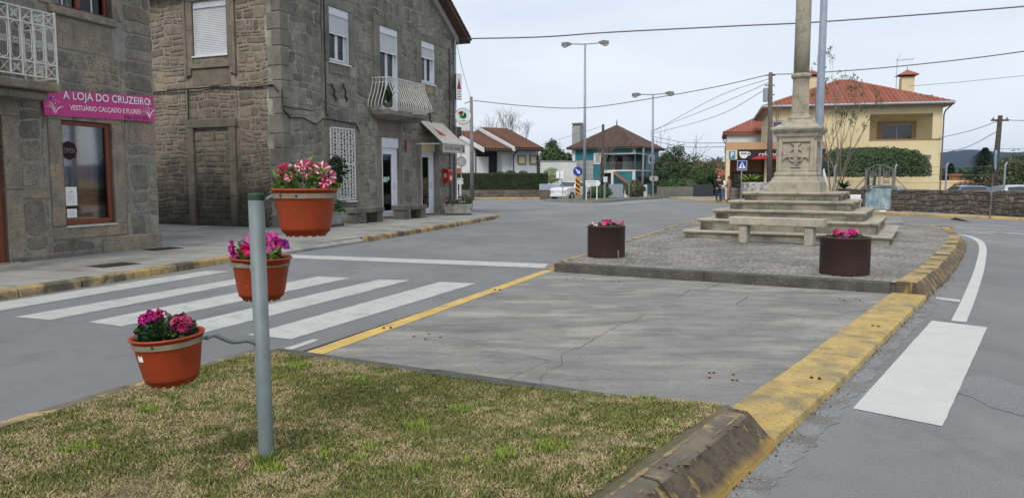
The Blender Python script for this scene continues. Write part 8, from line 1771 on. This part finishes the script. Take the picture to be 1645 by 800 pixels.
# signs at the corner of the granite house
Ys2 = 43.0; zz2 = lambda py: at(0, py, Ys2).z - .0
o = thing('direction_boards', 'two small white direction boards stacked on twin posts beyond the corner planter', 'road sign', (at(738, 300, Ys2).x, Ys2, 0))
for px in (734.5, 739): x_ = at(px, 300, Ys2).x - o.location.x; MB().tube([(x_, .03, 0), (x_, .03, zz2(287))], .035, 6).build('post', M_signw, o)
for a, b in ((286.5, 289.5), (291, 296)):
    w_ = .25; MB().bev(at(730.5, 300, Ys2).x - o.location.x, at(744, 300, Ys2).x - o.location.x, -.02, .015, zz2(b), zz2(a), .005).build('board', M_signw, o); MB().box(-.2, .18, -.023, -.021, (zz2(a) + zz2(b)) / 2 - .02, (zz2(a) + zz2(b)) / 2 + .02).build('print', M_irong, o)
o = thing('round_sign_back', 'grey round sign seen from behind with a red plate below, beyond the house corner', 'road sign', (at(741, 300, 44).x, 44, 0)); z_ = at(0, 260, 44).z
MB(T(0, 0, z_) @ Matrix.Rotation(PI / 2, 4, 'X')).lathe([(.30, -.012), (.30, .012)], 24).build('disc', M_greywall, o); mb = MB(T(0, -.02, z_) @ Matrix.Rotation(PI / 2, 4, 'X')); mb.lathe([(.30, 0), (.25, .005)], 24, cap=False); mb.build('rim', M_irong, o)
MB().tube([(0, .04, 0), (0, .04, at(0, 240, 44).z)], .03, 6).build('post', M_galv, o); MB().bev(-.26, -.02, -.03, .0, at(0, 279, 44).z, at(0, 270, 44).z, .005).build('red_plate', mat('orange_red_plate', (.36, .09, .04), bump=0), o)
# ================================================================== WIRES
def wire(label, pts, r=.02, sag=0, n=8):
    P = [at(*p) for p in pts]; P = [P[0] * 2 - P[1]] + P + [P[-1] * 2 - P[-2]]; out = []
    for i in range(1, len(P) - 2):
        for k in range(n): t = k / n; a, b, c, d = P[i - 1:i + 3]; out.append(.5 * ((2 * b) + (c - a) * t + (2 * a - 5 * b + 4 * c - d) * t * t + (3 * b - a - 3 * c + d) * t ** 3))
    out.append(P[-2]); o = MB().tube(out, r, 5).build('overhead_wire', M_wire, None); tag(o, label, 'wire', 'overhead wires'); return o
wire('thick overhead cable from the granite house eave across the top of the view', [(738, 63, 32), (870, 60, 31), (980, 52.5, 30.2), (1190, 42, 29.5), (1330, 35, 29), (1645, 11, 28), (1900, -14, 27)], .028)
wire('cable from the concrete pole sagging to the timber pole by the monument', [(761, 162, 57), (850, 171, 56), (940, 173.5, 55), (1050, 158, 53), (1150, 140, 51), (1233, 121, 50)], .03)
wire('cable from the timber pole past the column to the right edge', [(1238, 120, 50), (1290, 118.5, 49), (1400, 111, 46), (1520, 99, 43), (1645, 83, 40), (1900, 45, 36)], .032)
for k, (a, b, c, dd_) in enumerate([(127, 152, 216, 75), (133, 163, 213, 78), (141, 178, 218, 80)]):
    wire(('top', 'middle', 'lowest')[k] + ' of three wires fanning down from the timber pole to the teal house', [(1235, a, 50), (1150, b + 5 + k * 2, 60), (1045, c - 2, dd_)], .02)
wire('thin wire passing over the trees to the white rear house', [(1166, 230, 60), (1100, 229, 70), (1045, 219, 90)], .025); wire('second thin wire over the trees to the café parapet', [(1166, 236, 60), (1100, 236, 70), (1045, 226, 90)], .025)
wire('wire crossing the teal house chimney to the thin pole', [(870, 233, 80), (925, 216, 80), (968, 203, 78)], .018)
wire('upper wire from the right-hand utility pole down to the yellow house', [(1605, 194, 44), (1560, 210, 46), (1508, 222, 50)], .02); wire('lower wire from the right-hand utility pole down to the yellow house', [(1601, 212, 44), (1555, 236, 47), (1507, 248, 50)], .02)
wire('thin wire from the yellow house eave to the right edge', [(1460, 139, 48), (1545, 132, 46), (1645, 122, 44), (1800, 108, 42)], .014); wire('thin level wire behind the right-hand utility pole', [(1505, 242, 70), (1645, 239, 70), (1800, 237, 70)], .02)
wire('wire leaving the right-hand utility pole towards the right edge', [(1610, 193, 44), (1645, 194, 42), (1760, 196, 40)], .018)
wire('short service wire from the house eave bracket to the pole', [(733, 69, 31.9), (745, 120, 40), (757, 160, 57)], .012)
# ================================================================== PEOPLE
def skinmesh(name, V, E_, Rr, m, parent, sub=1):
    me = D.meshes.new(name); me.from_pydata(V, E_, []); ob = D.objects.new(name, me); COL.objects.link(ob)
    md = ob.modifiers.new('s', 'SKIN'); md.use_smooth_shade = True
    for i, r in enumerate(Rr): ob.data.skin_vertices[0].data[i].radius = (r, r) if not isinstance(r, tuple) else r
    ob.data.skin_vertices[0].data[0].use_root = True
    sb = ob.modifiers.new('u', 'SUBSURF'); sb.levels = sub; sb.render_levels = sub
    bpy.context.view_layer.update(); me2 = D.meshes.new_from_object(ob.evaluated_get(bpy.context.evaluated_depsgraph_get())); D.objects.remove(ob)
    me2.materials.clear(); me2.materials.append(m); me2.name = name; return link(name, me2, parent)
def person(label, loc, rz_, h, mtop, mbot, mhair, pose, build=1.0, bald=False):
    k = h / 1.75; o = thing('person', label, 'person', loc, rz_); B = build
    V = [(0, 0, .95), (0, 0, 1.12), (0, -.0, 1.32), (0, 0, 1.45), (0, -.01, 1.53)]; E_ = [(0, 1), (1, 2), (2, 3), (3, 4)]; Rr = [(.15 * B, .11 * B), (.155 * B, .12 * B), (.165 * B, .11 * B), (.07, .065), .055]
    hip = {}; arms = {}
    for s_ in (-1, 1):
        i = len(V); kx = pose.get('stance', .1) * s_; V += [(s_ * .09, 0, .90), (kx * 1.0, -.01, .50), (kx * 1.05, .01, .10), (kx * 1.1, -.13, .035)]; E_ += [(0, i), (i, i + 1), (i + 1, i + 2), (i + 2, i + 3)]; Rr += [.095 * B, .062, .04, .036]
        i = len(V); el = pose['elbow'][(s_ + 1) // 2]; ha_ = pose['hand'][(s_ + 1) // 2]; V += [(s_ * .19 * B, 0, 1.41), el, ha_]; E_ += [(3, i), (i, i + 1), (i + 1, i + 2)]; Rr += [.058, .045, .028]
        f = (Vector(ha_) - Vector(el)).normalized(); j = len(V); pm = Vector(ha_) + f * .07; V.append(tuple(pm)); E_.append((i + 2, j)); Rr.append((.036, .018)); sd_ = f.cross(Vector((0, 0, 1))).normalized() if abs(f.z) < .9 else Vector((0, 1, 0))
        for q, (off_, ln) in enumerate(((-.030, .065), (-.010, .078), (.010, .075), (.030, .058))): j2 = len(V); a = pm + sd_ * off_ + f * .02; V += [tuple(a), tuple(a + f * ln * .6 + Vector((0, 0, -.008))), tuple(a + f * ln + Vector((0, 0, -.025)))]; E_ += [(j, j2), (j2, j2 + 1), (j2 + 1, j2 + 2)]; Rr += [.010, .009, .007]
        j2 = len(V); a = Vector(ha_) + f * .02 + sd_ * .035 * s_; V += [tuple(a), tuple(a + f * .04 + sd_ * .02 * s_)]; E_ += [(i + 2, j2), (j2, j2 + 1)]; Rr += [.011, .009]
    sc_ = lambda P: [tuple(Vector(p) * k) for p in P]; rr = lambda L__: [tuple(x * k for x in r) if isinstance(r, tuple) else r * k for r in L__]
    body = skinmesh('body', sc_(V), E_, rr(Rr), M_skin, o)
    # head joined to the body mesh
    import bmesh
    bm = bmesh.new(); bm.from_mesh(body.data); M = T(0, -.015 * k, 1.635 * k) @ Matrix.Diagonal((.078 * k, .095 * k, .118 * k, 1)); bmesh.ops.create_uvsphere(bm, u_segments=14, v_segments=10, radius=1, matrix=M)
    bmesh.ops.create_cone(bm, segments=6, radius1=.018 * k, radius2=.006 * k, depth=.05 * k, matrix=T(0, -.112 * k, 1.63 * k, rx=R(20)), cap_ends=True)
    for s_ in (-1, 1): bmesh.ops.create_uvsphere(bm, u_segments=6, v_segments=5, radius=1, matrix=T(s_ * .08 * k, 0, 1.63 * k) @ Matrix.Diagonal((.012 * k, .022 * k, .034 * k, 1)))
    bm.to_mesh(body.data); bm.free()
    for s_ in (-1, 1): MB(T(s_ * .03 * k, -.098 * k, 1.65 * k)).lathe([(.001, -.01 * k), (.011 * k, 0), (.001, .01 * k)], 8).build('eye', M_black, o)
    MB(T(0, -.104 * k, 1.585 * k)).bev(-.022 * k, .022 * k, -.004 * k, .004 * k, -.004 * k, .004 * k, .001).build('mouth', M_redm, o)
    hr_ = MB(T(0, .012 * k, 1.655 * k)); n = 12; rings = []
    for t in range(5):
        ph_ = (-.1 if t == 0 else 0) + t * PI / 2 / 4; rings.append([(.084 * k * math.cos(ph_) * math.cos(2 * PI * j / n), .099 * k * math.cos(ph_) * math.sin(2 * PI * j / n) + .012 * k, .115 * k * math.sin(ph_) - (.05 * k if math.sin(2 * PI * j / n) > 0 else -.02 * k) * (1 - t / 4)) for j in range(n)])
    if bald: rings = rings[:2]
    hr_.loft(rings, cap=not bald); hr_.build('hair', mhair, o)
    # clothing: top with sleeves, trousers, shoes
    V2 = [(0, 0, .90), (0, 0, 1.0), (0, 0, 1.15), (0, 0, 1.33), (0, 0, 1.44)]; E2 = [(0, 1), (1, 2), (2, 3), (3, 4)]; R2 = [(.19 * B, .14 * B), (.185 * B, .145 * B), (.185 * B, .145 * B), (.19 * B, .13 * B), (.085, .075)]
    for s_ in (-1, 1):
        i = len(V2); el = pose['elbow'][(s_ + 1) // 2]; ha_ = pose['hand'][(s_ + 1) // 2]; V2 += [(s_ * .20 * B, 0, 1.40), el, tuple(Vector(el).lerp(Vector(ha_), .9))]; E2 += [(3, i), (i, i + 1), (i + 1, i + 2)]; R2 += [.082, .066, .048]
    skinmesh('jacket', sc_(V2), E2, rr(R2), mtop, o)
    V3 = [(0, 0, .97), (0, 0, .93)]; E3 = [(0, 1)]; R3 = [(.165 * B, .125 * B), (.16 * B, .125 * B)]
    for s_ in (-1, 1): i = len(V3); kx = pose.get('stance', .1) * s_; V3 += [(s_ * .09, 0, .86), (kx, -.01, .50), (kx * 1.05, .01, .09)]; E3 += [(1, i), (i, i + 1), (i + 1, i + 2)]; R3 += [.108 * B, .082, .066]
    skinmesh('trousers', sc_(V3), E3, rr(R3), mbot, o)
    for s_ in (-1, 1):
        kx = pose.get('stance', .1) * s_ * 1.08; MB(T(kx * k, -.05 * k, 0)).loft([[(-.045 * k, -.16 * k, 0), (.045 * k, -.16 * k, 0), (.05 * k, .10 * k, 0), (-.05 * k, .10 * k, 0)], [(-.048 * k, -.16 * k, .05 * k), (.048 * k, -.16 * k, .05 * k), (.05 * k, .10 * k, .06 * k), (-.05 * k, .10 * k, .06 * k)], [(-.03 * k, -.02 * k, .09 * k), (.03 * k, -.02 * k, .09 * k), (.04 * k, .09 * k, .11 * k), (-.04 * k, .09 * k, .11 * k)]]).build('shoe', M_black, o)
    return o
Yp = 50.6
x_ = at(1154, 322, Yp).x; person('balding person in a dark jumper and navy jeans with both hands held before the stomach', (x_, Yp, .12), R(5), 1.70, M_jk1, M_jean, M_hair, {'stance': .13, 'elbow': [(-.30, -.02, 1.14), (.30, -.02, 1.14)], 'hand': [(-.05, -.26, 1.10), (.06, -.25, 1.10)]}, 1.15, True)
x_ = at(1169, 322, Yp).x; person('person in a beige jacket and grey trousers seen from behind in profile', (x_, Yp - .1, .12), R(-125), 1.66, M_jk2, M_tr2, M_hairb, {'stance': .09, 'elbow': [(-.27, .04, 1.14), (.26, .0, 1.12)], 'hand': [(-.20, -.18, .98), (.17, -.22, 1.05)]}, 1.05)
x_ = at(1161.5, 320, 53.0).x; person('third person mostly hidden, wearing white top and blue jeans between the other two', (x_, 53.0, .12), R(160), 1.60, M_signw, mat('light_blue_jeans', (.06, .10, .2), bump=0), M_hairb, {'stance': .09, 'elbow': [(-.26, .02, 1.14), (.26, .02, 1.14)], 'hand': [(-.24, -.12, .92), (.24, -.12, .92)]}, .9)
# litter by the far kerb
q_ = g(1424, 343.5, 0.0); lt = thing('dropped_bag', 'small heap of red, white and black bags at the foot of the far yellow kerb', 'bag', (q_[0], q_[1] - .25, .005)); rg = random.Random(3)
for m, dx in ((M_signw, -.35), (M_red, -.02), (M_black, .38)):
    mb = MB(T(dx, 0, 0)); mb.lathe([(.16, 0), (.24, .04), (.20, .10), (.08, .15)], 9); 
    mb.v = [(x + rg.uniform(-.04, .04), y + rg.uniform(-.03, .03), max(0, z + rg.uniform(-.02, .02))) for x, y, z in mb.v]; mb.build('bag', m, lt)
# ================================================================== HILLS AND FAR LAND
mb = MB(); n = 90
def hill(x): return 122 * (1 + .10 * math.sin(x * .0021 + 1) + .06 * math.sin(x * .006) + .02 * math.sin(x * .021))
xs = [-900 + 6200 * i / n for i in range(n + 1)]; rows = []
for (y, k) in ((1900, .0), (2100, .45), (2350, .8), (2600, 1.0), (2900, .9)): rows.append([(x, y + 50 * math.sin(x * .004), (hill(x) * k - 3) * (min(1, max(0, (x - 700) / 900)))) for x in xs])
vs = [p for r in rows for p in r]; fs = [(i * (n + 1) + j, i * (n + 1) + j + 1, (i + 1) * (n + 1) + j + 1, (i + 1) * (n + 1) + j) for i in range(4) for j in range(n)]
mb.v = vs; mb.f = fs; mb.m = [0] * len(fs); mb.build('wooded_hills', M_hill, kind='structure', smooth=True)
def treeline(label, x0, x1, y, h, seed, n, m=None, size=.5):
    rg = random.Random(seed); mb = MB()
    for k in range(n):
        x = rg.uniform(x0, x1); top_ = h * (.62 + .38 * (noise.noise(Vector((x * .045, seed, 0))) * .5 + .5) + .16 * noise.noise(Vector((x * .22, seed, 3)))); z = top_ * (1 - rg.random() ** 1.7); p = Vector((x, y + rg.uniform(-4, 4), z)); nr = Vector((rg.uniform(-1, 1), rg.uniform(-1, .2), rg.uniform(0, 1))).normalized(); a = nr.orthogonal().normalized(); b = nr.cross(a); s = size * rg.uniform(.5, 1.3); mb.add([tuple(p - a * s), tuple(p - b * s * .6), tuple(p + a * s), tuple(p + b * s * .6)], [(0, 1, 2, 3)])
    o = mb.build('far_wood', m or M_fol['dark_foliage'], None, kind='stuff'); tag(o, label, 'wood')
treeline('dark belt of trees along the horizon at the right beyond the houses', 55, 190, 150, 4.0, 7, 16000); treeline('dark belt of trees along the horizon in the middle beyond the road', -60, 54, 160, 6.0, 9, 16000)
treeline('second dark belt of trees below the hills at the right', 90, 300, 240, 5.5, 12, 9000, size=.9)

# ---- air between here and the hills
hz_m = D.materials.new('air'); hz_m.use_nodes = True; t_ = hz_m.node_tree; t_.nodes.remove(t_.nodes['Principled BSDF']); pv_ = t_.nodes.new('ShaderNodeVolumePrincipled')
pv_.inputs['Color'].default_value = (.36, .56, 1, 1); pv_.inputs['Density'].default_value = .00006; pv_.inputs['Anisotropy'].default_value = .2; t_.links.new(pv_.outputs[0], t_.nodes['Material Output'].inputs['Volume'])
MB().box(-2600, 4600, -250, 6100, -1.05, 165).build('haze', hz_m, kind='stuff')
